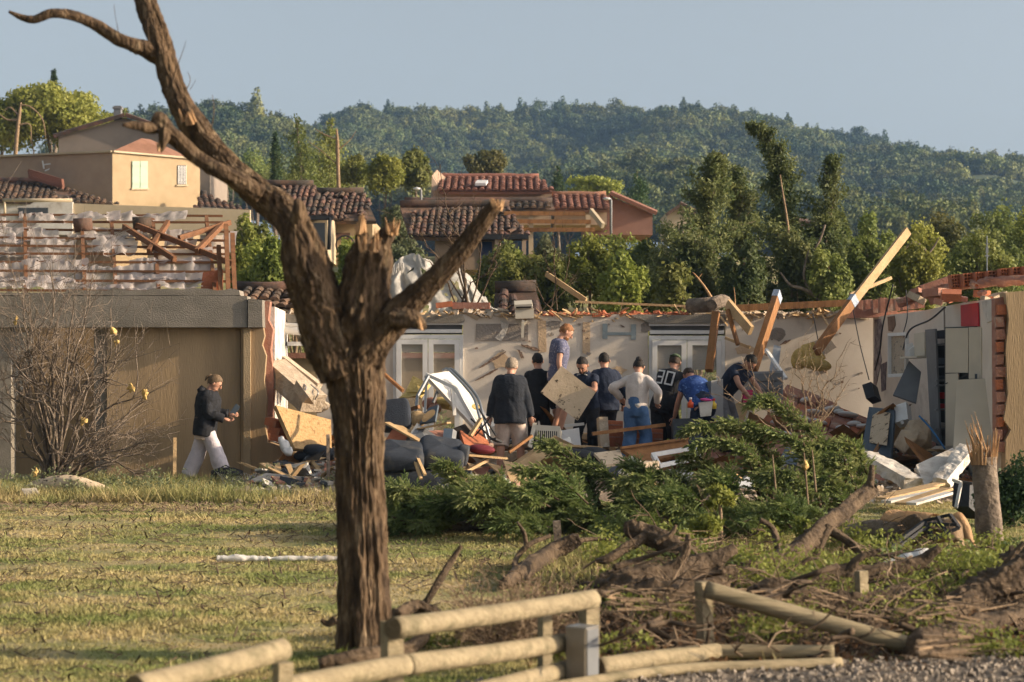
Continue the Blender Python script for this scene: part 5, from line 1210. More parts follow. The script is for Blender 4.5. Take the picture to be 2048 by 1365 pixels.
cushion(755, 850, 892, 930, 27.3, .42, (R(14), 0, 0)); cushion(838, 928, 886, 926, 27.5, .42, (R(16), R(4), R(5)))
cushion(755, 905, 935, 985, 27.4, .36, (R(6), 0, 0), 'base'); cushion(915, 938, 888, 930, 27.6, .34, (0, R(10), 0), 'armrest')
cushion(760, 822, 798, 862, 29.0, .14, (R(-18), R(-6), 0), 'backrest')
for x0, y0, x1, y1 in ((828,918,842,958),(834,914,850,950)): build('slat', MB().beam(P(x0,y0,26.95), P(x1,y1,26.7), .04, .03), M['palewood'], sf)
# tilted aluminium and white frame
fr = thing('door_frame', 'bent white door with aluminium rails tipped over the rubble', 'door', P(920, 890, 29.5))
part('door_leaf', 'whitedirty', fr, ('s', (852,750,29.6), (900,742,30.2), (992,850,30.4), (962,868,29.7), .05))
for a, b, c_ in (((852,749,29.5),(910,776,29.4),.06), ((910,776,29.4),(962,866,29.3),.06)): part('edge_strip', 'white', fr, ('b', a, b, c_, .05))
for off in (0, 8): part('rail', 'greymetal', fr, ('t', [(886 + off,741,29.6),(900 + off,742,29.5),(944 + off,790,29.3),(958 + off,830,29.1),(974 + off,886,29.0)], .022), smooth=True)
part('rail', 'greymetal', fr, ('b', (857,752,29.45), (835,792,29.3), .04, .03), ('b', (835,792,29.3), (831,832,29.2), .04, .03))
part('post', 'whitedirty', fr, ('b', (905,778,29.4), (909,832,29.3), .05, .04)); part('post', 'greymetal', fr, ('b', (853,756,29.5), (850,826,29.3), .035, .03)); part('post', 'cabinetgrey', fr, ('b', (878,776,29.7), (866,806,29.6), .035, .03))
D('metal_chair', 'black tubular chair legs poking from the tipped door', 'chair', 'black', ('b', (942,838,28.9), (986,880,28.7), .02, .02), ('b', (950,872,28.9), (984,832,28.8), .02, .02), ('b', (958,818,29), (992,872,28.8), .02, .02), ('b', (986,878,28.7), (1000,884,28.8), .12, .03))
D('insulation_sheet', 'yellow insulation sheet bent behind the tipped door', 'insulation', 'yellowfoam', ('s', (808,790,30.6), (826,752,30.8), (858,768,30.6), (838,794,30.3), .05), ('s', (798,796,30.3), (836,790,30.3), (852,784,30.1), (812,784,30.4), .03))
D('insulation_roll', 'loose yellow insulation heap under the tipped door', 'insulation', 'yellowfoam', ('e', (905,808,30.5), (.36,.25,.10), (0,.1,0)), ('e', (930,816,30.3), (.25,.2,.08)), ('e', (876,806,30.6), (.15,.2,.08)), smooth=True)
D('pink_cloth', 'pinkish cloth bundle below the insulation sheet', 'cloth', 'brickpink', ('e', (862,808,30.4), (.14,.12,.10)), ('e', (870,818,30.2), (.1,.1,.08)), smooth=True)
pt = D('picture', 'dark blue framed picture with a tan oval', 'picture', 'bluegrey', ('s', (838,848,28.9), (857,816,29.1), (876,810,29.0), (870,842,28.7), .03))
mb = MB().prism([P(857 + 13 * math.cos(a) - 3 * math.sin(a), 832 + 11 * math.sin(a) - 6 * math.cos(a), 28.84 - .008 * math.cos(a)) for a in np.linspace(0, 6.28, 20, endpoint=False)], (0, -.012, 0)); build('oval', mb, M['palewood'], pt)
D('cable_drum', 'tan wooden disc leaning beside the framed picture', 'disc', 'palewood', ('e', (836,838,29), (.13,.05,.12), (0,.3,0)))
for i, (m, s, lab) in enumerate([('palewood', ('b', (774,846,28.6), (842,884,28.2), .12, .025), 'long pale plank above the sofa'), ('palewood', ('b', (790,848,28.9), (828,872,28.5), .10, .03), 'short pale plank above the sofa'),
      ('timber', ('b', (806,824,29.4), (838,814,29.2), .05, .05), 'short brown batten pointing at the framed picture'), ('palewood', ('b', (838,858,28.7), (898,846,28.5), .14, .02), 'pale shelf board right of the framed picture'),
      ('timber', ('b', (768,748,33), (806,782,32.6), .05, .05), 'brown batten leaning on the French window'), ('palewood', ('b', (940,872,28.6), (962,838,28.8), .06, .04), 'pale lath under the tipped door'),
      ('palewood', ('b', (905,958,27.4), (976,920,27.8), .05, .04), 'brown lath lying in front of the sofa'), ('palewood', ('b', (870,905,27.5), (1010,917,27.9), .20, .03), 'wide board before the terrace edge'), ('timber', ('b', (1018,905,28.6), (1064,872,28.9), .04, .04), 'batten between the cream shorts and the grille'),
      ('palewood', ('b', (1110,890,29), (1205,896,29), .15, .03), 'flat board at the feet of the board carrier'), ('timber', ('b', (1185,868,29.6), (1330,850,30), .05, .05), 'brown batten behind the jeans')]):
    D('plank', lab, 'plank', m, s)
D('grey_board', 'grey wardrobe panel lying above the sofa', 'panel', 'cabinetgrey', ('s', (812,880,28.3), (834,846,28.8), (890,884,28.6), (862,890,28.1), .03))
D('clay_slab', 'orange clay slab left of the grey panel', 'slab', 'terracotta', ('s', (768,886,28.6), (786,856,28.9), (818,864,28.7), (808,890,28.3), .05))
D('clay_slab', 'large red clay slab under the tipped door', 'slab', 'brickpink', ('s', (856,862,29.0), (922,858,29.4), (988,888,29), (900,900,28.5), .08))
D('clay_slab', 'red clay slab left of the maroon cushion', 'slab', 'terracotta', ('s', (920,862,28.9), (965,858,29.2), (978,888,28.9), (930,892,28.6), .06))
D('metal_box', 'small grey metal box beside the sofa armrest', 'box', 'greymetal', ('s', (884,888,28.2), (888,857,28.3), (906,858,28.2), (902,891,28.1), .1))
D('dark_crate', 'dark open cupboard under the shelf board', 'cupboard', 'darkhole', ('s', (892,862,28.9), (930,848,29), (946,868,28.9), (900,884,28.8), .2))
mb = MB().ball(P(962,899,27.9), (.20,.15,.07), 20, 10, (0, R(4), 0)); build('cushion', mb, M['maroon'], smooth=True, label='maroon cushion in front of the tipped door', cat='cushion')
# ---- middle
gr = thing('air_conditioner', 'cream appliance with a vertical grille lying on the rubble', 'appliance', P(1095, 893, 29.6))
part('case', 'cabinet', gr, ('s', (1070,850,29.65), (1120,853,29.6), (1119,894,29.5), (1072,893,29.55), .35)); part('front', 'darkhole', gr, ('s', (1074,862,29.62), (1116,864,29.58), (1115,889,29.48), (1075,889,29.53), -.012))
for k in range(11): part('slat', 'cabinet', gr, ('b', (1075.5 + k * 3.9, 861, 29.58), (1075.5 + k * 3.9, 890, 29.46), .012, .03))
D('white_board', 'narrow cream board leaning against the grille appliance', 'board', 'cabinet', ('s', (1056,893,29.4), (1066,846,29.7), (1074,846,29.7), (1064,896,29.4), .03))
D('white_appliance', 'white appliance shell behind the track pants', 'appliance', 'white', ('s', (1118,862,30.4), (1158,856,30.5), (1162,892,30.2), (1120,896,30.2), .4), ('b', (1130,852,30.6), (1168,848,30.6), .2, .04))
D('sneaker_box', 'white plastic tub right of the grille appliance', 'tub', 'whitedirty', ('s', (1124,880,29.4), (1140,874,29.5), (1146,894,29.3), (1128,898,29.2), .2))
for i, (x0, x1, y0, y1, d) in enumerate(((1215,1246,842,894,30.4),(1250,1292,857,892,30.3),(1294,1326,858,890,30.4))):
    o = D('clay_block', ['tall red clay block right of the track pants', 'red clay block behind the jeans', 'red clay block beside the bare calves'][i], 'block', 'terracotta', ('s', (x0,y0,d), (x1,y0 + 1,d), (x1,y1,d), (x0,y1,d), .25))
    for k in range(3): part('groove', 'brickpink', o, ('b', (x0 + 1, y0 + 8 + k * 12, d - .008), (x1 - 1, y0 + 9 + k * 12, d - .008), .012, .02))
D('gate_post', 'mossy concrete post left of the red clay block', 'post', 'chunk', ('b', (1204,836,30.3), (1208,896,30.2), .14, .14))
D('door_panel', 'long brown door panel lying below the jeans', 'panel', 'timber', ('s', (1242,898,28.6), (1376,879,29.2), (1380,906,28.9), (1284,926,28.3), .05), ('b', (1242,896,28.55), (1376,877,29.15), .05, .03))
wf = thing('window_frame', 'white window frame lying on the rubble below the person with the number thirty', 'window', P(1350, 925, 28.4))
for a, b in (((1306,910,28.2),(1388,896,28.7)),((1388,896,28.7),(1398,916,28.3)),((1306,910,28.2),(1318,932,27.9)),((1318,932,27.9),(1398,916,28.3))): part('frame_bar', 'white', wf, ('b', a, b, .06, .06))
chunk('stone', 'tan rounded masonry lump among the fir tips', 1292, 940, 27.3, .40, 'chunk', 11, squash=(1.1,.8,.65))
D('plaster_board', 'pale broken plasterboard left of the tan lump', 'slab', 'plasterwhite', ('s', (1236,946,27.2), (1262,912,27.8), (1292,926,27.6), (1278,956,27.0), .06))
D('tarp', 'black tarp in front of the track pants', 'tarp', 'black', ('e', (1160,912,28.6), (.35,.25,.10), (0,.15,0)), ('e', (1185,906,28.8), (.22,.2,.09)), smooth=True)
D('mat', 'curled beige carpet piece left of the brown panel', 'carpet', 'boardtan', ('s', (1188,906,28.4), (1240,900,28.7), (1250,925,28.2), (1210,930,28.0), .04))
# bottles and bag on a crate
D('crate', 'dark plastic crate under the bottles', 'crate', 'darkgrey', ('s', (1346,838,29.8), (1406,836,29.8), (1406,886,29.7), (1347,888,29.7), .4))
def bottle(label, px, py0, py1, d, r_, m, cap):
    t = thing('bottle', label, 'bottle', P(px, py1, d)); h0, h1 = P(px, py1, d), P(px, py0, d); L = h1.z - h0.z
    mb = MB().tube([h0, h0 + Vector((0,0,L*.62)), h0 + Vector((0,0,L*.75)), h0 + Vector((0,0,L*.82)), h1], [r_, r_, r_*.6, r_*.4, r_*.4], 12); build('flask', mb, m, t, smooth=True)
    build('cap', MB().tube([h1, h1 + Vector((0,0,.035))], r_ * .5, 10), cap, t, smooth=True)
bottle('orange red plastic bottle beside the blue printed shirt', 1381, 800, 816, 29.6, .045, mat('orangep', (.75,.10,.02), (.65,.08,.02), 4, .35), M['white'])
bottle('yellow plastic bottle beside the grey cabinet', 1428, 802, 818, 29.6, .04, mat('yellowp', (.70,.50,.05), (.6,.42,.04), 4, .35), M['redpaint'])
D('shopping_bag', 'whitish bag with pink trim between the bottles', 'bag', 'whitedirty', ('s', (1398,806,29.5), (1426,803,29.5), (1422,832,29.5), (1402,834,29.5), .12))
D('pink_cloth', 'bright pink cloth on top of the white bag', 'cloth', mat('pink', (.65,.09,.30), (.55,.07,.25), 5), ('e', (1412,800,29.5), (.09,.06,.022), (0,.1,0)), smooth=True)
D('grey_cabinet', 'grey metal cabinet between the blue shirt and the navy polo', 'cabinet', 'greypaint', ('s', (1422,762,30.3), (1446,758,30.4), (1447,835,30.3), (1423,838,30.2), .45))
cb = D('drawer_cabinet', 'wide grey drawer cabinet right of the navy polo', 'cabinet', 'greypaint', ('s', (1500,744,31.8), (1566,742,31.9), (1566,800,31.8), (1501,804,31.7), .5))
for k in range(3): part('drawer', 'cabinetgrey', cb, ('s', (1503,748 + k*18,31.72), (1563,746 + k*18,31.82), (1563,761 + k*18,31.82), (1503,763 + k*18,31.72), -.012))
D('pink_box', 'magenta box behind the person in navy polo', 'box', mat('magenta', (.55,.04,.14), (.45,.03,.11), 5), ('s', (1488,782,31), (1506,780,31), (1504,808,31), (1486,806,31), .2))
# ---- timbers over the wall
def timber(label, p0, p1, w, h, m='timber', tagend=False, name='roof_timber'):
    o = D(name, label, 'beam', m, ('b', p0, p1, w, h))
    if tagend:
        a, b = P(*p0), P(*p1); d = (b - a).normalized(); build('blue_tag', MB().beam(a + d * .001, a + d * .16, w * 1.12, h * 1.06), mat('bluetag', (.16,.24,.36), (.55,.55,.55), 40), o)
    return o
timber('brown roof timber leaning on the wall with a blue wrapped end', (1556,588,34.6), (1507,738,33.4), .10, .20, 'timber', True)
timber('long pale timber rising high above the wall into the trees', (1816,462,35.5), (1692,622,34.6), .06, .16, 'palewood')
timber('brown timber continuing down inside from the long pale one', (1710,596,34.4), (1632,704,33.6), .08, .17, 'timber', True)
timber('horizontal brown timber lying along the wall top', (1466,617,35.8), (1704,606,35.7), .10, .12, 'timber')
timber('orange brown upright post in front of the right French window', (1432,626,34.5), (1418,742,34.0), .12, .12, 'timber')
timber('splintered white edged rafter beside the log end', (1456,608,34.4), (1502,662,33.8), .07, .17, 'palewood')
timber('thin rafter splinter under the broken rafter', (1455,620,34.3), (1476,690,34), .05, .07, 'timber')
timber('thin slanted lath on the wall right of the post', (1450,676,35.6), (1500,696,35.4), .03, .05, 'palewood')
timber('short batten poking up behind the long pale timber', (1700,590,35.9), (1782,556,36.4), .05, .06, 'palewood')
timber('pale plank with a blue mark leaning behind the tile rubble', (1092,548,37), (1172,602,36.3), .03, .10, 'palewood')
timber('flat pale plank on the wall top', (1150,604,36.3), (1400,614,36.2), .12, .04, 'palewood')
timber('red brown board on the wall top behind the right limb', (872,612,36.3), (905,608,36.3), .1, .1, 'terracotta')
timber('long red plank on the wall top behind the bare twigs', (905,612,36.35), (980,612,36.3), .1, .12, 'brickpink')
lg = thing('sawn_log', 'two pale log ends stuck on top of the wall', 'log', P(1410, 622, 35))
mb = MB().tube([P(1378,612,35.2), P(1432,610,34.9)], [.13,.14], 14); build('log_piece', mb, M['barkgrey'], lg, smooth=True)
mb = MB(); mb.tube([P(1456,600,35.2), P(1444,602,34.9), P(1430,607,34.7), P(1424,610,34.6)], [.06,.12,.13,.10], 12, True, .14 * vnoise(NR.normal(size=(48, 3)), 3).reshape(4, 12)); build('log_piece', mb, M['barkgrey'], lg)
bare('splinter_tuft', 'torn branch stump sticking up over the log ends', [[(1425,600,6),(1410,575,4),(1392,552,3),(1385,545,1)],[(1396,558,2),(1404,548,.8)],[(1470,625,3),(1470,600,2),(1468,575,.8)]], 35.2, 'rawwood', 'branch')
D('metal_profile', 'white and blue metal strip leaning beside the drawer cabinet', 'strip', 'white', ('b', (1532,700,33), (1572,758,32.4), .05, .05))
D('foam_patch', 'torn yellow insulation clinging to the back wall', 'insulation', 'yellowfoam', ('s', (1598,730,35.4), (1604,690,35.6), (1628,684,35.7), (1652,716,35.6), .06), ('e', (1630,728,35.3), (.30,.10,.12), (0,.2,0)), ('e', (1600,718,35.4), (.16,.08,.2), (0,.3,0)), smooth=False)
D('grey_plank', 'grey metal sheet leaning behind the blue wrapped timber', 'sheet', 'greymetal', ('s', (1538,742,34), (1548,690,34.6), (1562,694,34.6), (1556,744,34), .02))
# air conditioner on the wall top
ac = thing('wall_unit', 'white plastic air unit left hanging on the wall top', 'appliance', P(1049, 640, 35.8))
part('case', 'cabinet', ac, ('s', (1030,618,35.75), (1068,617,35.75), (1068,637,35.75), (1031,638,35.75), .3), ('s', (1029,610,35.7), (1064,608,35.7), (1066,617,35.72), (1029,618,35.72), .3)); part('slot', 'darkhole', ac, ('s', (1032,614,35.69), (1062,613,35.69), (1062,616,35.7), (1032,617,35.7), -.01))
part('bracket', 'cabinet', ac, ('b', (1046,640,35.8), (1045,676,35.8), .06, .05), ('b', (1036,640,35.85), (1045,652,35.85), .05, .03), ('b', (1056,640,35.85), (1046,652,35.85), .05, .03))
# cables
for i, pts in enumerate([[(1786,570,31),(1766,650,31.5),(1760,700,32),(1750,740,32.4)],[(1706,620,35),(1720,690,34.5),(1738,760,33)],[(1890,615,29),(1860,640,29.4),(1820,660,30),(1806,700,30.4)],[(1626,628,35.6),(1636,680,35.5),(1640,700,35.4)],[(1975,740,28),(1945,745,28.2),(1915,760,28.4),(1890,768,28.5)],[(1812,580,31),(1815,630,31),(1806,670,31)]]):
    D('cable', ['thick black cable hanging in the corner of the room', 'blue grey cable dangling left of the corner', 'black cable drooping across the side wall', 'short cable hanging on the back wall', 'thin wire hanging across the wardrobe doors', 'thin cable hanging from the brick course'][i], 'cable', 'cable', ('t', pts, .014 if i in (0, 2) else .009), smooth=True)
# ---- right room: fallen ceiling of clay blocks
cs = thing('fallen_ceiling', 'fallen red clay block ceiling sloping down with white plaster blobs', 'slab', P(1640, 900, 31))
A0, B0, C0, D0 = P(1575,768,34.2), P(1742,836,33.2), P(1742,925,30.0), P(1470,905,30.0)
def CQ(u, v): return (A0 * (1-u) + B0 * u) * (1-v) + (D0 * (1-u) + C0 * u) * v
for k in range(7):
    v0, v1 = k / 7 + .008, (k + 1) / 7 - .008
    for j in range(5):
        u0, u1 = j / 5 + .004, (j + 1) / 5 - .004; dz = Vector((0, 0, r.uniform(-.03, .03) - (.05 if k % 2 else 0)))
        build('clay_block', MB().prism([CQ(u0, v0) + dz, CQ(u1, v0) + dz, CQ(u1, v1) + dz, CQ(u0, v1) + dz], (0, .05, -.12)), M['terracotta' if r.random() < .5 else 'brickpink'], cs)
for k in range(26):
    c = CQ(r.uniform(.05, .95), (int(r.uniform(0, 6)) + 1) / 7) + Vector((0, 0, .02)); s = r.uniform(.06, .15)
    build('plaster_blob', MB().ball(c, (s * 1.4, s * .9, .045), 10, 6, (R(-12), r.uniform(-.2,.2), r.uniform(-.5,.5))), M['white'], cs, smooth=True)
# window sash on the side wall
ws = thing('window_sash', 'white framed window sash leaning on the side wall', 'window', P(1796, 752, 30.6))
for a, b in (((1778,670,30.8),(1815,668,30.2)),((1814,668,30.2),(1813,750,30.2)),((1813,750,30.2),(1778,752,30.8)),((1779,752,30.8),(1779,670,30.8))): part('frame_bar', 'white', ws, ('b', a, b, .05, .05))
part('pane', glass, ws, ('s', (1780,672,30.8), (1813,670,30.25), (1812,749,30.25), (1780,750,30.8), .01))
part('reflection_board', 'boardtan', ws, ('s', (1780,673,30.9), (1813,671,30.35), (1812,748,30.35), (1780,750,30.9), .015))
D('dark_board', 'dark grey panel tilted in front of the shelf', 'panel', 'cabinetgrey', ('s', (1786,790,29.6), (1818,722,30), (1842,744,29.8), (1832,806,29.4), .03))
sh = thing('shelf_unit', 'tall grey shelf standing beside the wardrobe', 'shelf', P(1866, 892, 29.0))
part('side_panel', 'cabinetgrey', sh, ('s', (1850,660,29.3), (1870,658,28.9), (1880,892,28.8), (1862,880,29.1), .03)); part('back_panel', 'darkgrey', sh, ('s', (1870,662,29.25), (1892,660,29.2), (1892,892,29.2), (1872,892,29.25), .02))
for y in (690, 735, 762, 772, 820, 858): part('shelf_board', 'cabinetgrey', sh, ('b', (1868,y,29.0), (1892,y - 2,29.0), .3, .02))
for i, (y, m) in enumerate(((752,'bluegrey'),(785,'redpaint'),(808,'redpaint'),(846,'whitedirty'),(716,'bluegrey'),(678,'whitedirty'))):
    D('storage_box', ['blue box on the middle board of the shelf', 'upper red box on the shelf', 'second red box on the shelf', 'whitish box low on the shelf', 'blue box high on the shelf', 'white box at the top of the shelf'][i], 'box', m, ('s', (1874,y,28.95), (1889,y,28.95), (1889,y+13,28.95), (1874,y+13,28.95), .2))
D('wall_cupboard', 'open cream wall cupboard left of the shelf', 'cupboard', 'cabinet', ('s', (1828,668,30), (1849,664,29.6), (1849,712,29.6), (1829,716,30), .03), ('b', (1815,716,30.1), (1849,714,29.5), .25, .03))
D('stacked_files', 'white box files in the wall cupboard', 'files', 'white', ('s', (1814,690,30.1), (1826,686,30.1), (1828,712,30.1), (1815,714,30.1), .15), ('s', (1818,700,30.0), (1832,690,30.0), (1832,712,30.0), (1820,714,30.0), .1))
wd = thing('wardrobe', 'cream built-in wardrobe at the right end', 'wardrobe', P(1935, 892, 28.2))
for (x0, x1, y0, y1) in ((1891,1936,657,746),(1937.5,1974,655,758),(1891,1916,748,892),(1917.5,1974,760,892)): part('door', 'cabinet', wd, ('s', (x0,y0,28.5 - (x0-1891)*.006), (x1,y0 - 1,28.5 - (x1-1891)*.006), (x1,y1,28.5 - (x1-1891)*.006), (x0,y1,28.5 - (x0-1891)*.006), .03))
part('carcass', 'darkgrey', wd, ('s', (1889,655,28.62), (1980,652,28.1), (1980,892,28.1), (1889,892,28.62), .03)); part('side', 'cabinet', wd, ('b', (1983,655,28.0), (1983,892,28.0), .03, .3))
part('handle', 'bluegrey', wd, ('b', (1952,748,28.05), (1952,760,28.05), .03, .03))
D('leaning_board', 'cream board leaning in front of the wardrobe', 'board', 'cabinet', ('s', (1914,760,27.9), (1992,757,27.8), (1990,915,27.3), (1906,905,27.4), .03))
fg = D('framed_board', 'blue grey framed door with a tan panel lying on the rubble', 'door', 'bluegrey', ('s', (1738,814,29.8), (1789,820,29.4), (1782,916,28.8), (1722,905,29.1), .05))
part('tan_panel', 'boardtan', fg, ('s', (1746,822,29.72), (1781,827,29.38), (1774,892,28.9), (1739,886,29.2), -.008))
D('monitor', 'white plastic monitor shell right of the framed door', 'monitor', 'white', ('s', (1788,812,29.5), (1812,804,29.4), (1816,838,29.2), (1790,846,29.3), .15), ('b', (1800,840,29.3), (1804,848,29.3), .2, .04))
chunk('concrete_block', 'broken concrete block leaning below the shelf', 1838, 876, 28.6, .55, 'chunk', 21, 'rubble', (.75,.7,1), rot=(0,R(-15),0))
chunk('concrete_block', 'smaller concrete block left of the leaning one', 1812, 882, 28.5, .42, 'chunk', 22, 'rubble', (.7,.8,1), rot=(0,R(18),0))
D('blue_strap', 'bright blue strap slung over the concrete block', 'strap', mat('bluestrap', (.04,.16,.36), (.03,.12,.28), 4), ('t', [(1838,832,28.2),(1862,858,28.1),(1890,898,27.9)], .014), smooth=True)
D('dark_printer', 'black boxy device below the corner cable', 'device', 'black', ('s', (1724,770,32.6), (1742,764,32.5), (1750,792,32.3), (1732,798,32.4), .2))
roughbeam('plaster_beam', 'long white plaster beam lying left of the wardrobe foot', (1736,915,27.2), (1826,966,26.2), .28, .16, 'plasterwhite', 3)
roughbeam('plaster_beam', 'white plaster beam propped at the right of the heap', (1938,898,26.8), (1882,966,26.0), .22, .14, 'plasterwhite', 5)
D('plaster_sheet', 'white plaster sheet between the two plaster beams', 'slab', 'plasterwhite', ('s', (1832,930,26.6), (1905,896,27.2), (1925,920,26.8), (1850,972,26.0), .06))
D('plaster_sheet', 'smaller white sheet behind the plaster beams', 'slab', 'plasterwhite', ('s', (1828,938,26.9), (1850,922,27.2), (1900,905,27.3), (1880,948,26.5), .05))
pk = thing('plank_stack', 'flat stack of pale slatted planks in front of the plaster beams', 'planks', P(1830, 1010, 24.2))
for i, (a, b) in enumerate((((1762,998,24.6),(1868,974,25.4)),((1772,1004,24.3),(1890,980,25.0)),((1800,1008,24.1),(1896,978,24.7)),((1822,1008,24.0),(1898,986,24.5)),((1780,990,25),(1880,968,25.8)))): part('plank', 'whitedirty' if i % 2 else 'palewood', pk, ('b', a, b, .16, .03))
D('metal_chair', 'toppled black chair with pale leg beside the splintered stump', 'chair', 'black', ('s', (1908,964,23.6), (1940,966,23.4), (1938,1014,23.3), (1904,1012,23.4), .3), ('b', (1908,962,23.3), (1946,968,23.0), .03, .03))
D('chair_leg', 'pale bent metal leg of the toppled chair', 'leg', 'whitedirty', ('b', (1906,960,23.2), (1922,966,23.1), .035, .035), ('b', (1922,966,23.1), (1912,1016,22.9), .035, .035))
D('blue_sheet', 'grey blue plastic sheet on the fallen ceiling', 'sheet', 'bluegrey', ('s', (1556,924,27.6), (1572,894,28.0), (1604,900,27.8), (1592,930,27.4), .02))
D('white_scrap', 'white sheet scrap below the fallen ceiling', 'sheet', 'white', ('s', (1470,970,25.4), (1500,950,25.9), (1535,958,25.7), (1510,978,25.2), .02))
# torn white sheet and collapsed tile roof behind the wall
U, Vv = np.meshgrid(np.linspace(0, 1, 44), np.linspace(0, 1, 22)); g = np.zeros((22, 44, 3))
top = spline([(768,572,38),(784,534,38.2),(806,520,38.4),(830,508,38.6),(852,514,38.7),(876,536,38.8),(898,524,38.8),(922,540,38.8),(940,566,38.6),(962,590,38.4),(985,622,38)], 44); top[:, 1] += 5 * vnoise(np.stack([np.arange(44) * .8, np.zeros(44), np.zeros(44)], 1), 2)
for j in range(44):
    b = P(top[j,0] - 4 + 30 * (j/43), 628, 37.2); a = P(*top[j])
    for i in range(22): t = i / 21; q = a * (1-t) + b * t; g[i, j] = (q.x, q.y - .25 * math.sin(math.pi * t), q.z)
nz = fbm(np.stack([U * 15, Vv * 2.2, U * 0], -1).reshape(-1, 3), 3, 4).reshape(22, 44); g[..., 1] += nz * .34; g[..., 2] += nz * .07; g[..., 0] += .06 * fbm(np.stack([U * 8, Vv * 5, U * 0], -1).reshape(-1, 3), 2, 14).reshape(22, 44)
mb = MB().grid(g); hl = fbm(np.stack([U * 14, Vv * 4, U * 0], -1).reshape(-1, 3), 2, 9).reshape(22, 44)
mb.f = [f for k, f in enumerate(mb.f) if not (hl[k // 43, k % 43] > .75 and 4 < k % 43 < 30 and k // 43 > 4)]
build('torn_sheet', mb, M['netwhite'], smooth=True, label='big torn white fleece sheet draped behind the wall', cat='sheet')
mb = MB()
for k in range(60):
    j = rnd.randrange(0, 9); a = A(P(*top[j])) + A((rnd.uniform(-.05,.05), -.42, -.1)); L = rnd.uniform(.2, .6); mb.tube([a, a + A((rnd.uniform(-.04,.04), -.05, -L*.5)), a + A((rnd.uniform(-.1,.1), -.05, -L))], [.010,.007,.003], 4)
build('fringe', mb, M['netwhite'], [o for o in COL.objects if o.name.startswith('torn_sheet')][-1])['kind'] = 'stuff'
for (lab, e0, e1, r0, r1, seed) in (('collapsed dark tiled roof behind the garage', (478,612,37.5), (640,618,37.5), (470,580,39), (600,580,39), 71), ('collapsed dark tiled roof right of the torn sheet', (985,640,37.5), (1092,640,37.5), (990,580,39), (1072,578,39), 72), ('collapsed dark tiled roof behind the fork', (640,640,37.5), (800,640,37.5), (640,592,39), (780,590,39), 73)):
    t = thing('collapsed_roof', lab, 'roof', P(*e0)); roof(t, P(*e0), P(*e1), P(*r0), P(*r1), 'tile', False, .09, seed, .2, .3)
# ================================================================ the big broken tree
def barktube(mb, path, n=64, step=2.6, amp=.085, freq=13, seed=1, flare=0, along=2.2):
    """path rows: px, py, width px, depth"""
    p = A(path); L = np.abs(np.diff(p[:, :2], axis=0)); m = int(np.hypot(L[:, 0], L[:, 1]).sum() / step) + 6
    q = spline(p, m); pts = A([tuple(P(x, y, d)) for x, y, w, d in q]); rad = A([S(w, d) / 2 for x, y, w, d in q])
    s = np.concatenate([[0], np.cumsum(np.linalg.norm(np.diff(pts, axis=0), axis=1))]); ang = np.linspace(0, 2 * math.pi, n, endpoint=False)
    SS, AA = np.meshgrid(s, ang, indexing='ij'); circ = freq / 6.28
    q3 = np.stack([np.cos(AA) * circ * 1.0, np.sin(AA) * circ * 1.0, SS * along + seed * 5], -1).reshape(-1, 3)
    wob = (vnoise(q3 * A((.5, .5, 2.0)), seed + 9) * .35 + vnoise(q3 * A((1.6, 1.6, 6.0)), seed + 12) * .18)[:, None]
    rid = 1 - np.abs(vnoise((q3 + wob) * A((1.5, 1.5, .55)), seed)); fine = fbm(q3 * A((3.6, 3.6, 4.5)), 3, seed + 2); big = vnoise(q3 * A((.5, .5, .5)), seed + 4)
    brk = np.clip(.55 + vnoise(q3 * A((1.0, 1.0, 1.6)), seed + 5) * .9, .1, 1.2)
    plate = np.clip(fbm(q3 * A((1.4, 1.4, 2.4)), 2, seed + 6), -.15, .5)
    disp = (amp * (rid ** 3 * 1.9 - .8) * brk + amp * .5 * fine + amp * .8 * big + amp * .9 * plate).reshape(m, n)
    if flare: disp += (np.exp(-s / .25) * flare)[:, None] * (1 + .5 * np.cos(ang * 4))[None]
    mb.tube(pts, rad, n, True, disp)
bt = thing('broken_tree', 'large storm broken tree with furrowed bark and snapped limbs', 'tree', P(725, 1312, 12))
mb = MB()
barktube(mb, [(730,1345,108,12),(729,1290,105,12),(725,1150,98,12),(721,1000,92,12),(717,880,93,12),(714,800,106,12),(708,730,118,12),(700,680,112,12.02),(692,650,80,12.04)], 190, 2.0, .105, 30, 3, .05, 2.2)
build('trunk', mb, M['bark'], bt, smooth=True)
mb = MB(); barktube(mb, [(692,745,100,11.95),(662,680,98,11.92),(634,600,94,11.9),(608,520,86,11.85),(594,465,66,11.85),(562,420,60,11.9),(515,385,56,11.95),(460,335,48,12),(412,285,48,12.05),(372,228,48,12.1),(345,170,45,12.15),(322,90,42,12.2),(300,30,42,12.25),(278,-30,38,12.3)], 120, 2.0, .12, 20, 11, 0, 5)
barktube(mb, [(322,118,34,12.2),(290,98,30,12.15),(240,80,26,12.1),(195,52,22,12.1),(150,34,20,12.05),(105,28,18,12),(70,40,16,12),(45,36,12,12),(18,24,6,12)], 32, 2.4, .16, 7, 14, 0, 4)
barktube(mb, [(520,388,38,11.8),(470,358,36,11.72),(425,335,32,11.7),(390,312,30,11.7),(362,285,32,11.68),(335,262,32,11.66),(318,245,38,11.66),(305,240,30,11.66)], 40, 2.4, .16, 8, 15, 0, 4)
barktube(mb, [(320,258,22,11.66),(295,256,20,11.6),(270,252,17,11.55),(246,250,8,11.5)], 24, 2.4, .2, 6, 16, 0, 5)
barktube(mb, [(330,262,26,11.62),(327,280,20,11.6),(325,296,10,11.6),(322,305,4,11.6)], 24, 2.4, .22, 6, 17, 0, 5)
barktube(mb, [(600,440,36,11.7),(598,412,24,11.66),(592,400,10,11.66)], 30, 2.4, .22, 6, 18, 0, 5)
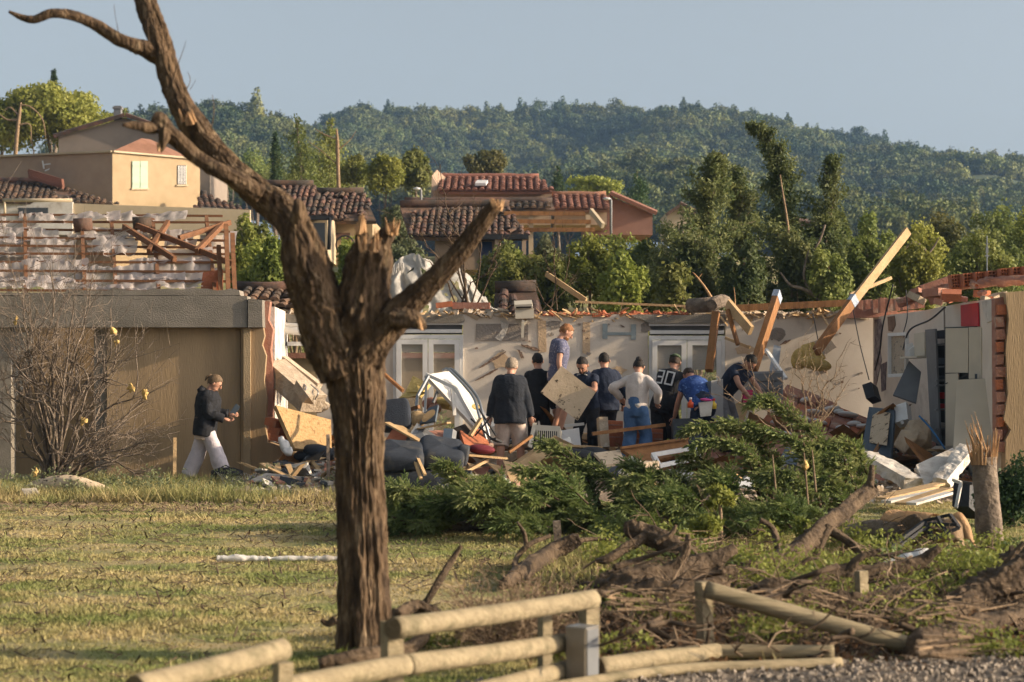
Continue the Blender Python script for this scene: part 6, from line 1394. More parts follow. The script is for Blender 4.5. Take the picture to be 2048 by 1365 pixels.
o = build('left_limb', mb, M['bark'], bt, smooth=True)
mb = MB(); barktube(mb, [(715,740,100,12),(716,680,98,11.95),(722,620,94,11.9),(733,560,90,11.9),(742,515,86,11.9),(744,490,74,11.9)], 100, 2.0, .13, 16, 21, 0, 4)
barktube(mb, [(730,525,50,11.88),(727,495,38,11.86),(724,468,26,11.86),(724,450,14,11.86)], 40, 2.2, .22, 7, 22, 0, 4)
barktube(mb, [(754,525,56,11.92),(764,492,44,11.92),(776,468,32,11.92),(784,452,16,11.92)], 40, 2.2, .24, 7, 23, 0, 4)
build('snapped_fork', mb, M['bark'], bt, smooth=True)
mb = MB(); barktube(mb, [(700,730,92,11.95),(745,682,76,11.9),(790,634,62,11.85),(835,592,48,11.8),(880,548,42,11.75),(925,498,38,11.7),(960,450,34,11.65),(985,418,28,11.62),(998,402,12,11.6)], 90, 2.0, .12, 18, 31, 0, 5)
barktube(mb, [(790,640,44,11.75),(820,640,34,11.7),(840,648,22,11.68),(850,658,8,11.66)], 36, 2.3, .25, 7, 32, 0, 5)
build('right_limb', mb, M['bark'], bt, smooth=True)
mb = MB()      # raw torn wood at the breaks
for (x, y, d, L, n_, sx) in ((724,456,11.80,34,14,11),(782,458,11.86,32,14,11),(744,492,11.7,36,12,24),(994,408,11.56,22,8,7),(378,238,11.95,26,8,14),(846,650,11.62,18,5,8),(322,290,11.6,22,5,6),(716,600,11.78,26,5,10)):
    for k in range(n_):
        a = P(x + rnd.uniform(-sx, sx), y + rnd.uniform(2, 14), d + rnd.uniform(-.03, .03)); mb.tube([a, a + Vector((rnd.uniform(-.03,.03), 0, S(L, d) * rnd.uniform(.5, 1.1)))], [S(4, d), S(.8, d)], 5)
build('torn_wood', mb, M['rawwood'], bt)
mb = MB()
for pts in ([(345,170,3),(352,130,2.2),(346,98,1.6)],[(348,150,2),(365,105,1.2),(372,82,.8)],[(360,200,2),(380,165,1.4),(376,145,1)],[(380,180,1.2),(392,160,.8)],[(240,80,2),(232,40,1),(228,10,.8)],[(300,98,2),(296,40,1),(310,20,.7)],[(420,270,2.5),(428,225,1.6),(425,190,1)]):
    mb.tube([tuple(P(x, y, 12.05)) for x, y, w in spline(pts, 8)], [S(w, 12) * .55 for x, y, w in spline(pts, 8)], 5)
build('twigs', mb, M['twigdark'], bt)['kind'] = 'stuff'
grass_tufts = grass(9000, None, (10, 26.5), .075, 23, lambda x, y, rs: (fbm(np.stack([x * 2.2, y * 2.2, x * 0], 1), 2, 31) > .45) & (y > 10.9 + .35 * x)); link('grass_tufts', rawmesh('grass_tufts', grass_tufts, 3, gm2), label='scattered taller tufts in the lawn', kind='stuff')

# ================================================================ fence
def rail(parent, pts, r_, name='rail', n=18):
    r_ *= .9
    q = spline(pts, 24); c = A([tuple(P(*x)) for x in q]); rr = np.full(24, r_) * (1 + .03 * vnoise(c * 3, 5)); mb = MB()
    dsp = np.array([[.025 * math.sin(3 * a + i * .3) for a in np.linspace(0, 6.28, n, endpoint=False)] for i in range(24)])
    mb.tube(c, rr, n, True, dsp); o = build(name, mb, M['fencewood'], parent, smooth=False)
    for p in o.data.polygons: p.use_smooth = len(p.vertices) == 4
    e = MB(); d = unit(c[0] - c[1]); s = unit(np.cross(d, A((0, 0, 1)))); u = np.cross(s, d)
    e.prism([Vector(c[0] + d * .004 + s * (math.cos(a) * r_ * .985) + u * (math.sin(a) * r_ * .985)) for a in np.linspace(0, 6.28, 18, endpoint=False)], Vector(-d * .003)); build('end_grain', e, M['endgrain'], o)
    return o
def post(parent, px, py0, d, z0=-.1, w=.09, name='post', m='fencewood', top=None):
    a = P(px, py0, d); b = Vector((a.x, d, z0)) if top is None else Vector((P(top, py0, d).x, d, z0)); return build(name, MB().beam(b, a, w, w, up=(.5,-.85,0)), M[m], parent)
f1 = thing('fence', 'grey end rail of the round wood fence at the lower left', 'fence', P(560, 1420, 8.8))
rail(f1, [(270,1376,7.9),(420,1338,8.35),(566,1300,8.8)], .056); post(f1, 566, 1325, 8.86, -.1, .07)
f2 = thing('fence', 'standing pale round wood fence panel with two rails', 'fence', P(980, 1420, 10.3))
rail(f2, [(786,1257,9.6),(980,1230,10.3),(1187,1199,11.0)], .058)
rail(f2, [(560,1380,8.9),(690,1352,9.25),(812,1330,9.55)], .057); rail(f2, [(812,1330,9.55),(980,1308,10.2),(1128,1287,10.8)], .057)
rail(f2, [(900,1398,9.9),(1020,1368,10.3),(1142,1338,10.85)], .056)
post(f2, 784, 1243, 9.72, -.1, .085); post(f2, 1090, 1232, 11.0, -.1, .06); post(f2, 1178, 1205, 11.15, -.1, .085)
bx_ = thing('metal_box', 'small rusty tan metal box fixed to the fence end', 'box', P(1165, 1362, 10.7))
m3 = Matrix.Rotation(R(-58) + R(90), 3, 'Z'); c = P(1164, 1305, 10.72)
ax, ay = Vector((.53, .85, 0)), Vector((.85, -.53, 0))
def obox(name, c, sx, sy, sz, m, parent):
    v = [c + ax * (a * sx / 2) + ay * (b * sy / 2) + Vector((0, 0, e * sz / 2)) for e in (-1, 1) for a, b in ((-1,-1),(1,-1),(1,1),(-1,1))]
    return build(name, MB().add([tuple(x) for x in v], [(0,3,2,1),(4,5,6,7),(0,1,5,4),(1,2,6,5),(2,3,7,6),(3,0,4,7)]), M[m], parent)
obox('case', c, .13, .125, .275, 'boxmetal', bx_); obox('flange', c + ay * .066, .12, .006, .262, 'greymetal', bx_); obox('flange', c - ax * .068, .006, .115, .262, 'boxmetal', bx_)
obox('lid_edge', c + Vector((0,0,.140)), .132, .128, .008, 'greymetal', bx_)
f3 = thing('fence', 'collapsed round wood fence panel lying at the gravel edge', 'fence', P(1410, 1320, 12))
rail(f3, [(1196,1335,10.9),(1310,1318,11.3),(1434,1304,11.72)], .056); rail(f3, [(1434,1304,11.72),(1540,1304,11.72),(1668,1306,11.68)], .048)
rail(f3, [(1000,1392,10.15),(1330,1342,11.0),(1520,1332,11.22),(1682,1326,11.36)], .034)
rail(f3, [(1412,1180,12.0),(1610,1234,12.0),(1812,1290,11.95)], .058)
build('post', MB().beam(P(1412,1305,12.1), P(1406,1164,12.1), .075, .075, up=(.5,-.85,0)), M['fencewood'], f3)
build('post', MB().beam(P(1726,1240,13.7), P(1722,1142,13.7), .075, .06, up=(.5,-.85,0)), M['fencewood'], f3)
build('old_post', MB().beam(P(1118,1112,18.2), P(1113,1042,18.2), .07, .07), M['barkgrey'], label='weathered post standing in front of the fallen fir', cat='post')

# ================================================================ gravel, soil bank

gxs, gys = np.meshgrid(np.linspace(-1.5, 9, 120), np.linspace(7, 13.5, 90))
lim = 10.9 + gxs * .35; zz = np.where(gys < lim, .018, -.06) + .006 * vnoise(np.stack([gxs * 9, gys * 9, gxs * 0], -1).reshape(-1, 3), 2).reshape(gxs.shape) - np.clip(-gxs + .2, 0, 1) * .2
zz = np.where(gxs < -.2 + (gys - 9) * .0, -.1, zz)
M['gravel'] = mat('gravel', (.17,.14,.11), (.25,.21,.165), 60, .95, .9, 90, c3=(.10,.08,.065), s3=40, t3=(.5,.55))
build('gravel_path', MB().grid(np.stack([gxs, gys, zz], -1)), M['gravel'], kind='structure', origin=False)
rs = np.random.RandomState(8); n = 9000; x = rs.uniform(-.3, 5, n); y = rs.uniform(8.5, 12.4, n); k = y < 10.88 + x * .35; x, y = x[k], y[k]; V = []
cube = A([(-1,-1,-1),(1,-1,-1),(1,1,-1),(-1,1,-1),(-1,-1,1),(1,-1,1),(1,1,1),(-1,1,1)]) * .5; Q = A([(0,3,2,1),(4,5,6,7),(0,1,5,4),(1,2,6,5),(2,3,7,6),(3,0,4,7)]).astype(int)
for i in range(len(x)):
    s = rs.uniform(.008, .024); v = (cube + rs.normal(size=(8, 3)) * .16) * A((s*1.3, s, s*.8)) @ A(Euler(rs.uniform(0, 6, 3)).to_matrix()).T + A((x[i], y[i], .022 + s * .25)); V.append(v[Q].reshape(-1, 3))
link('gravel', rawmesh('gravel', np.concatenate(V), 4, mat('pebble', (.20,.165,.13), (.33,.28,.225), 30, .95, .3, 90, coord='World')), label='loose grey brown gravel along the fence', kind='stuff')
def bank(x, y):
    x = np.asarray(x, float); y = np.asarray(y, float)
    e = np.clip((x - .15 - (y - 12) * .05) / .6, 0, 1) * np.clip((y - (10.95 + x * .35)) / .35, 0, 1) * np.clip((16.4 - y + x * .25) / 1.2, 0, 1)
    p = np.stack([x * 1.9, y * 1.9, x * 0], -1).reshape(-1, 3); return (.03 + .05 * fbm(p, 4, 15).reshape(x.shape) + .012 * np.clip(x, 0, 4)) * e - .03 * (1 - e)
gx, gy = np.meshgrid(np.linspace(0, 6, 130), np.linspace(10.9, 18, 140))
M['soil'] = mat('soil', (.055,.038,.024), (.11,.076,.046), 6, .98, .9, 30, c3=(.05,.035,.022), s3=2.5)
build('soil_bank', MB().grid(np.stack([gx, gy, bank(gx, gy)], -1)), M['soil'], smooth=True, kind='structure', origin=False)
def bz(x, y): return max(float(bank(A([x]), A([y]))[0]), float(tz(A([x]), A([y]))[0]))
def litter(name, label, n, area, zf, m, seed, L=(.03, .12), r_=.004):
    rs = np.random.RandomState(seed); x = rs.uniform(area[0], area[1], n); y = rs.uniform(area[2], area[3], n); z = zf(x, y)
    a = rs.uniform(0, 6.28, n); l = rs.uniform(*L, n); d = np.stack([np.cos(a), np.sin(a), rs.normal(size=n) * .35], 1) * l[:, None]; c = np.stack([x, y, z + .015], 1)
    s = np.stack([-np.sin(a), np.cos(a), a * 0], 1) * (r_ * (1 + y[:, None] * .05)); u = A((0, 0, 1)) * r_ * 1.5
    V = np.stack([c - d/2 - s, c - d/2 + u, c + d/2 + u, c + d/2 - s, c - d/2 + u, c - d/2 + s, c + d/2 + s, c + d/2 + u], 1).reshape(-1, 3)
    link(name, rawmesh(name, V, 4, M[m]), label=label, kind='stuff')
litter('twig_litter', 'broken twigs and bark littering the soil bank', 5000, (.3, 5, 11.8, 17.5), bank, 'twigdark', 41, (.05, .3))
litter('wood_chips', 'pale splinters littering the soil bank', 1500, (.3, 5, 11.8, 16.5), bank, 'twig', 42, (.03, .14))
litter('lawn_litter', 'small twigs and bits lying on the lawn', 3800, (-6.5, 3, 11, 27), tz, 'twigdark', 43, (.02, .16), .004)
litter('dry_litter', 'straw and dead leaves along the house side of the lawn', 2600, (-7.2, 1, 24.2, 28.2), tz, 'twig', 44, (.04, .25), .003)
# weeds
def weeds(name, label, spots, leaf, seed, size=.035):
    rs = np.random.RandomState(seed); C, N_ = [], []
    for (x, y, rr, hgt, n) in spots:
        a = rs.uniform(0, 6.28, n); q = rr * np.sqrt(rs.uniform(size=n)); X, Y = x + np.cos(a) * q, y + np.sin(a) * q
        Z = np.maximum(bank(X, Y), tz(X, Y)); hh = hgt * (1 - (q / rr) ** 2 * .6) * rs.uniform(.05, 1, n); C.append(np.stack([X, Y, Z + hh], 1))
    C = np.concatenate(C); link(name, rawmesh(name, leafquads(C, size, rs.normal(size=C.shape) + A((0, -.2, .8)), rs, .55), 4, M[leaf]), label=label, kind='stuff')
def G(px, py, d=None): d = F * H / (py - HY) if d is None else d; return ((px - CX) / F * d, d)
rs = np.random.RandomState(77); sp = []
for (px, py, w) in ((1560,1180,1.0),(1640,1200,.8),(1890,1120,.9),(1960,1140,.7),(1700,1160,.8),(1830,1190,.7),(1600,1250,.5),(1330,1240,.4),(1250,1210,.4),(1450,1100,.6),(1540,1130,.6),(1980,1290,.35),(1900,1290,.4),(1500,1270,.3),(1200,1290,.25),(2010,1180,.6),(1760,1240,.4),(1380,1110,.5)):
    x, y = G(px, py + 25); sp += [(x + rs.normal() * .15, y + rs.normal() * .2, .22 * w + .12, .16 + .1 * w, int(260 * w + 90))  for _ in range(3)]
weeds('weeds', 'bright green weeds growing over the soil bank', sp, 'lf_bright', 51)
sp = []
for k in range(90):
    px = rs.uniform(-20, 1000); d = rs.uniform(26.6, 30.2); x = (px - CX) / F * d
    sp.append((x, d, rs.uniform(.15, .4), rs.uniform(.12, .45), int(rs.uniform(60, 220))))
weeds('weeds', 'straggly weeds along the foot of the garage wall', sp, 'lf_olive', 52, .05)
weeds('weeds', 'small green weeds at the foot of the big tree', [(*G(705,1318), .12, .10, 160), (*G(760,1300), .14, .12, 220), (*G(860,1290), .2, .08, 160)], 'lf_bright', 53)
GV = grass(26000, (-7.6, .3), (26.0, 30.0), .16, 13); link('tall_grass', rawmesh('tall_grass', GV, 3, gm2), label='taller straw coloured grass along the garage', kind='stuff')
GV = grass(16000, (.2, 4.6), (13.4, 19.5), .09, 14); link('tall_grass', rawmesh('tall_grass', GV, 3, gm2), label='dry grass tufts around the fallen branches', kind='stuff')

# ================================================================ dead logs and branches in front
def log(name, label, paths, m='bark2', cat='log', n=28, amp=.16, seed=1, cut=False):
    mb = MB()
    paths = [[(x, y, w, min(d_, (H - .02 - .35 * S(w, d_)) * F / max(60, y - HY))) for x, y, w, d_ in p] for p in paths]
    for i, p in enumerate(paths): barktube(mb, p, n if p[0][2] > 14 else 10, 2.6, amp, 8, seed + i * 3, 0, 4)
    o = build(name, mb, M[m], smooth=True, label=label, cat=cat)
    return o
log('dead_log', 'splitting dead log with torn bark behind the fence end', [[(1150,1190,34,14.2),(1230,1186,62,14.1),(1310,1202,74,14),(1380,1198,64,14),(1450,1180,40,14.2)],[(1180,1212,20,13.8),(1270,1232,34,13.7),(1340,1240,24,13.7)]], seed=61, amp=.3)
log('dead_log', 'mossy dark log lying above the split one', [[(1200,1160,22,15.2),(1290,1150,34,15.2),(1380,1160,36,15.1),(1480,1150,30,15.2),(1560,1140,18,15.3)]], seed=162, amp=.25)
log('dead_log', 'thick dark log half sunk behind the small square post', [[(1560,1225,30,13.6),(1650,1212,46,13.6),(1740,1204,48,13.7),(1820,1190,40,13.8)]], seed=163, amp=.3)
log('dead_log', 'long dark log lying behind the collapsed rail', [[(1180,1262,20,13),(1330,1262,26,13.1),(1480,1262,24,13.2),(1640,1258,22,13.3)]], seed=64)
log('dead_log', 'crumbling log with a frayed end at the gravel edge on the right', [[(1822,1300,44,12.5),(1860,1290,60,12.6),(1930,1268,56,12.8),(2000,1250,58,13),(2080,1225,60,13.2)]], seed=66, amp=.28)
log('dead_log', 'dark log with sawn branch stubs above the frayed one', [[(1660,1246,18,13.6),(1760,1238,34,13.6),(1870,1222,42,13.7),(1990,1196,44,13.9),(2060,1180,40,14)],[(1880,1216,20,13.5),(1905,1198,20,13.4),(1924,1180,18,13.3)],[(1960,1206,22,13.5),(1985,1208,20,13.4),(2000,1216,16,13.3)]], seed=68)
log('root_mass', 'gnarled brown root mass at the right edge', [[(1985,1170,40,14.5),(2010,1150,70,14.5),(2050,1130,90,14.6),(2090,1120,80,14.7)],[(2000,1160,20,14.2),(2020,1120,16,14.2),(2048,1085,10,14.2)]], seed=71, amp=.3)
log('root_mass', 'knobbly torn roots above the slanted rail', [[(1500,1190,30,13.8),(1540,1188,52,13.7),(1585,1200,50,13.8),(1650,1185,26,14)]], seed=73, amp=.35)
log('dead_branch', 'twisted thick dead branch rising in front of the fallen fir', [[(1445,1160,42,15.6),(1400,1135,45,15.8),(1360,1105,42,16),(1320,1082,40,16.1),(1285,1068,38,16.2),(1265,1058,38,16.2),(1258,1042,20,16.2)],[(1290,1075,20,16.1),(1250,1098,18,16),(1215,1118,15,15.9),(1190,1122,8,15.9)],[(1380,1128,25,15.9),(1320,1130,20,15.8),(1260,1136,18,15.7),(1215,1146,11,15.6)],[(1310,1085,15,16),(1340,1070,11,16),(1352,1050,5,16)]], seed=75, amp=.24)
log('dead_branch', 'long diagonal dead branch ending in a fork on the right', [[(1400,1170,25,15.4),(1500,1138,32,15.6),(1580,1110,35,15.9),(1640,1062,32,16.2),(1690,1022,30,16.5),(1735,984,28,16.8),(1746,972,20,16.8)],[(1738,984,20,16.8),(1742,955,14,16.8),(1744,930,9,16.8)],[(1660,1060,20,16.2),(1700,1085,16,16.1),(1735,1120,12,16),(1742,1130,8,16)],[(1660,1055,20,16.2),(1640,1090,16,16.1),(1625,1140,12,16)],[(1560,1115,18,15.9),(1545,1060,12,16),(1520,1040,8,16)]], seed=78, amp=.2)
log('dead_branch', 'forked dark branch lying on the grass before the fir', [[(1010,1168,25,17),(1050,1140,35,17),(1100,1108,35,17.1),(1145,1084,30,17.2),(1160,1078,22,17.2)],[(1155,1082,11,17.2),(1190,1078,8,17.3),(1226,1080,4,17.3)],[(1030,1152,14,17),(1032,1120,11,17),(1058,1090,10,17.1),(1100,1072,8,17.2)],[(1052,1090,10,17.1),(1048,1066,8,17.1),(1034,1044,5,17.1)]], seed=81, amp=.16)
log('dead_branch', 'thick dark branch rising behind the split log', [[(1170,1205,38,14.4),(1250,1168,44,14.5),(1330,1150,40,14.7),(1410,1128,32,14.9),(1470,1098,20,15)],[(1330,1150,22,14.7),(1370,1110,16,14.7),(1376,1070,9,14.7)]], seed=171, amp=.28)
log('dead_branch', 'dark gnarled branch behind the square post', [[(1590,1186,34,14.4),(1670,1152,38,14.5),(1750,1146,34,14.6),(1830,1128,24,14.7),(1880,1096,12,14.7)],[(1690,1150,20,14.5),(1720,1116,14,14.5),(1762,1100,8,14.5)]], seed=174, amp=.28)
log('dead_log', 'heavy dark trunk piece in front of the right root mass', [[(1880,1240,46,13.3),(1950,1200,60,13.4),(2010,1165,60,13.5),(2070,1130,54,13.6)]], seed=177, amp=.3)
log('dead_stick', 'single dead stick leaning right of the big tree', [[(835,1232,15,13),(862,1188,14,13),(885,1150,13,13.05),(905,1118,12,13.1),(922,1092,7,13.1)]], seed=84, amp=.16)
log('bark_heap', 'heap of dark bark around the big tree\'s foot', [[(640,1330,20,11.6),(700,1322,34,11.5),(760,1312,36,11.6),(830,1290,26,12),(860,1240,16,12.6)],[(790,1232,30,12.6),(830,1215,26,12.8),(880,1230,20,12.8)]], m='bark2', seed=86, amp=.35)
log('branch_stub', 'short dark branch stub left of the big tree foot', [[(672,1240,16,12.4),(655,1248,12,12.4),(642,1240,7,12.4)]], seed=88)
r2 = random.Random(5); mb_paths = []
for k in range(40):
    x = r2.uniform(1150, 2030); y = r2.uniform(1080, 1285); d = (H - r2.uniform(.06, .4)) * F / (y - HY); L = r2.uniform(50, 190); a = r2.uniform(-.9, .4) + (math.pi if r2.random() < .5 else 0)
    w = r2.uniform(4, 15); mb_paths.append([(x, y, w, d), (x + L*.35*math.cos(a), y + L*.3*math.sin(a) + r2.uniform(-9, 9), w*.8, d + r2.uniform(-.2,.2)), (x + L*.7*math.cos(a), y + L*.6*math.sin(a) + r2.uniform(-12, 12), w*.55, d), (x + L*math.cos(a), y + L*.8*math.sin(a), w*.25, d)])
mb_paths.sort(key=lambda p: -p[0][2]); big_, small_ = sorted(mb_paths[:14], key=lambda p: p[0][0]), mb_paths[14:]
for k, p in enumerate(big_):
    mb = MB(); barktube(mb, p, 10, 4, .15, 6, k, 0, 4); o_ = ['leftmost', 'second from the left', 'third from the left', 'fourth from the left', 'fifth from the left', 'sixth from the left', 'seventh from the left', 'seventh from the right', 'sixth from the right', 'fifth from the right', 'fourth from the right', 'third from the right', 'second from the right', 'rightmost'][k]
    build('dead_branch', mb, M['twigdark' if k % 2 else 'bark2'], smooth=True, label='loose dead branch on the soil bank, ' + o_ + ' of the thicker ones', cat='branch', group='loose dead branches on the soil bank')
mb = MB()
for k, p in enumerate(small_): barktube(mb, p, 8, 5, .15, 6, k, 0, 4)
build('thin_branches', mb, M['twigdark'], smooth=True, kind='stuff', label='thin dead branches strewn over the soil bank')
rs = np.random.RandomState(29); mb = MB()
for (px0, px1, py0, py1, n_) in ((1180,1420,1172,1225,46),(1500,1640,1178,1212,22),(1700,1990,1190,1240,34),(1830,1920,1268,1312,26),(1260,1420,1060,1140,20)):
    for k in range(n_):
        px, py = rs.uniform(px0, px1), rs.uniform(py0, py1); d = (H - .17) * F / (py + 18 - HY) - .12; c = A(P(px, py, d)); a = rs.normal() * .3 - .1; L = rs.uniform(.06, .28); dv = A((math.cos(a), .3 * rs.normal(), math.sin(a) * .6)); mb.beam(c, c + dv * L, rs.uniform(.015, .05), rs.uniform(.006, .02), taper=.3)
build('wood_shards', mb, M['deadwood'], kind='stuff', label='torn pale wood shards on the split logs')
# broken conifer trunk with splinters
st = thing('splintered_stump', 'snapped conifer trunk with tall pale splinters at the right', 'stump', P(1978, 1092, 19.5))
mb = MB(); barktube(mb, [(1980,1100,58,19.5),(1978,1060,53,19.5),(1974,1000,50,19.5),(1970,950,48,19.5),(1968,915,47,19.5)], 36, 2.6, .06, 9, 91); build('trunk', mb, M['barkgrey'], st, smooth=True)
for k in range(30):
    a = r2.uniform(0, 6.28); x = 1968 + 23 * math.cos(a); top = 905 - r2.uniform(10, 60) - (40 if k % 9 == 0 else 0) * r2.uniform(.5, 1); b0 = P(x, 930, 19.5 + .10 * math.sin(a)); lean = r2.uniform(-6, 6) + (x - 1968) * .35
    build('splinter', MB().beam(b0, P(x + lean, top, 19.5 + .12 * math.sin(a)), r2.uniform(.02, .05), r2.uniform(.015, .03), taper=.15), M['rawwood'], st)
for k in range(9): x = 1940 + k * 2.4; build('splinter', MB().beam(P(1950 + k * 3, 905, 19.4), P(x - 10, 905 - r2.uniform(45, 92), 19.35), .012, .012, taper=.2), M['rawwood'], st)
lg = thing('peeled_log', 'thick fallen trunk with peeled orange bark beside the stump', 'log', P(1800, 1090, 19.3))
mb = MB(); barktube(mb, [(1690,1074,44,19.6),(1760,1066,54,19.4),(1840,1062,56,19.2),(1915,1062,44,19),(1940,1064,20,19)], 30, 2.6, .07, 8, 93); build('trunk', mb, M['barkgrey'], lg, smooth=True)
for (a, b, e, f, m) in (((1760,1040,19.0),(1800,1026,19.1),(1880,1030,18.9),(1850,1052,18.7),'rawwood'),((1900,1034,18.7),(1936,1040,18.7),(1952,1092,18.5),(1922,1086,18.6),'rawwood'),((1885,1046,18.6),(1925,1052,18.6),(1930,1094,18.5),(1896,1088,18.5),'deadwood'),((1800,1046,18.8),(1850,1040,18.7),(1900,1070,18.5),(1840,1074,18.6),'bark2')):
    A4 = [A(P(*q)) for q in (a, b, e, f)]; U, V_ = np.meshgrid(np.linspace(0, 1, 10), np.linspace(0, 1, 10)); g = (A4[0] * ((1-U)*(1-V_))[..., None] + A4[1] * (U*(1-V_))[..., None] + A4[2] * (U*V_)[..., None] + A4[3] * ((1-U)*V_)[..., None]); g[..., 2] += .06 * np.sin(math.pi * U) + .02 * vnoise(g.reshape(-1, 3) * 14, 3).reshape(10, 10)
    build('bark_strip', MB().grid(g).grid(g[::-1] - A((0, 0, .012))), M[m], lg, smooth=True)
ch = thing('metal_stand', 'black folded metal stand lying on the peeled log', 'stand', P(1880, 1095, 18.5))
for a, b in (((1848,1042,18.6),(1900,1030,18.5)),((1900,1030,18.5),(1918,1056,18.4)),((1918,1056,18.4),(1866,1078,18.4)),((1866,1078,18.4),(1848,1042,18.6)),((1875,1034,18.5),(1892,1066,18.4)),((1846,1046,18.5),(1780,1095,18.2)),((1850,1054,18.5),(1790,1098,18.2)),((1856,1048,18.5),(1914,1050,18.4))): part('bar', 'black', ch, ('b', a, b, .035, .03))
D('white_cloth', 'crumpled white cloth on the weeds below the metal stand', 'cloth', 'white', ('e', (1798,1130,16.6), (.17,.14,.05), (0,.1,0)), ('e', (1836,1116,16.6), (.13,.10,.07), (0,-.4,0)), ('e', (1816,1122,16.6), (.12,.1,.07), (0,-.3,0)), smooth=True)
D('concrete_chunk', 'whitish block lying under the slanted rail', 'block', 'plasterwhite', ('b', (1664,1282,12.9), (1746,1292,12.6), .12, .10, .02))
D('broken_tile', 'red tile piece in front of the whitish block', 'tile', 'terracotta', ('s', (1662,1296,12.3), (1694,1294,12.4), (1712,1318,12.2), (1672,1322,12.1), .03))
D('broken_tile', 'rounded red tile piece beside the metal strip', 'tile', 'terracotta', ('t', [(1712,1322,12.1),(1730,1316,12.2),(1748,1322,12.1)], .05))
D('metal_strip', 'grey metal strip lying on the gravel edge', 'strip', 'greymetal', ('b', (1746,1310,12.2), (1888,1338,11.9), .04, .012), ('b', (1888,1318,11.9), (1893,1342,11.9), .03, .03))
D('white_pipe', 'pale plastic shard behind the fence post', 'shard', 'whitedirty', ('s', (1372,1294,12.9), (1392,1262,13.1), (1402,1270,13.0), (1398,1296,12.8), .02))
# strip of white fabric on the lawn, fabric roll by the shrub
mb = MB(); q = spline([(434,1124,0),(460,1121,0),(500,1126,0),(540,1122,0),(590,1126,0),(630,1123,0),(690,1128,0)], 80); c = A([tuple(P(x, y, 17.8)) for x, y, _ in q]); c[:, 2] = .035
rr = .024 + .016 * fbm(c * 9, 3, 4); mb.tube(c, rr, 12, True, .25 * vnoise(np.repeat(c * 30, 12, 0) + np.tile(np.arange(12) * 1.7, 80)[:, None], 3).reshape(80, 12)); build('fabric_strip', mb, M['whitedirty'], smooth=True, label='long twisted strip of white fabric lying on the lawn', cat='fabric')
mb = MB(); barktube(mb, [(50,984,20,27.6),(90,972,34,27.5),(140,968,36,27.4),(185,976,28,27.3),(222,984,14,27.3)], 24, 2.6, .14, 6, 95); build('carpet_roll', mb, M['boardtan'], smooth=True, label='beige rolled fabric lying under the bare shrub', cat='roll')
chunk('stone', 'rounded grey stone at the left edge of the lawn', 60, 988, 26.8, .28, 'stone', 31, squash=(1,.8,.6))
D('white_scrap', 'white and dark scrap lying near the basket', 'scrap', 'whitedirty', ('s', (442,975,28.6), (462,966,29), (480,978,28.6), (460,986,28.2), .02))
D('white_plate', 'flat white scrap lying left of the big tree', 'scrap', 'white', ('s', (614,975,28.2), (648,973,28.2), (650,982,27.9), (616,984,27.9), .03))
D('grey_plank', 'grey weathered board at the lawn edge left of the big tree', 'board', 'barkgrey', ('b', (580,1014,26.2), (655,1012,26.2), .04, .10))
D('stake', 'pale thin stake standing beside the walking person', 'stake', 'palewood', ('b', (350,876,30.2), (349,968,30.0), .05, .03))
# wire mesh on the ground before the garage
mb = MB()
for k in range(42):
    x = 455 + k * 5; y0 = 968 + 10 * math.sin(k * .5)
    for s in (-1, 1): mb.tube([P(x, 985, 27.9), P(x + s * 12, y0 - 12, 28.6), P(x + s * 24, 950 + 8 * math.sin(k * .3 + s), 29.2)], .0035, 3)
build('wire_netting', mb, M['greymetal'], label='crumpled wire netting on the ground before the garage pillar', cat='netting')

# ================================================================ bare shrubs
def shrub(name, label, base, tips, m, seed, r0=.014, sub=6, cat='shrub', spread=.35, jit=.12, d=29, tw=3):
    rs = np.random.RandomState(seed); root = A(P(*base)); mb = MB()
    for tp in tips:
        e = A(P(*tp)); L = np.linalg.norm(e - root); mid = root + (e - root) * .45 + A((0, 0, L * .08)) + rs.normal(size=3) * L * jit * .6
        q = spline([root + rs.normal(size=3) * A((.08, .08, .01)), mid, root + (e - root) * .75 + rs.normal(size=3) * L * jit * .4, e], 14); q += rs.normal(size=q.shape) * .012
        rad = np.linspace(r0 * rs.uniform(.7, 1.2), r0 * .22, 14); mb.tube(q, rad, 5, False)
        for k in range(sub):
            i = rs.randint(3, 13); s = q[i]; dv = unit(unit(q[min(13, i+1)] - q[i-1]) + rs.normal(size=3) * A((.7, .7, .35))); l = L * rs.uniform(.10, spread)
            w = np.stack([s + dv * l * t + A((0, 0, l * .12 * t * t)) + rs.normal(size=3) * .012 for t in (0, .33, .66, 1)]); mb.tube(w, [rad[i] * .6, rad[i] * .45, rad[i] * .33, .0022], 4, False)
            for _ in range(tw):
                a = w[rs.randint(1, 4)]; dv2 = unit(dv + rs.normal(size=3) * .7); l2 = l * rs.uniform(.2, .5); mb.tube([a, a + dv2 * l2 * .5 + rs.normal(size=3) * .01, a + dv2 * l2], [.0035, .0028, .0018], 3, False)
    return build(name, mb, M[m], smooth=True, label=label, cat=cat)
rs = np.random.RandomState(17); tips = []
for k in range(34):
    a = k / 33; px = -30 + 330 * a + rs.uniform(-25, 25); top = 520 + 150 * abs(a - .42) ** 1.0 * 2 + rs.uniform(-30, 120) + (150 if a > .8 else 0); tips.append((px, top, 28.8 + rs.uniform(-.7, .7)))
tips += [(300,770,29),(290,800,28.7),(320,835,29.2),(275,690,29),(300,880,28.6),(0,860,28.5),(-20,800,28.6),(60,800,28.3),(180,820,28.2),(230,850,28.4)]
shrub('bare_shrub', 'large leafless many stemmed shrub in front of the garage', (112,965,28.8), tips, 'barkgrey', 5, .024, 11, spread=.42, tw=4)
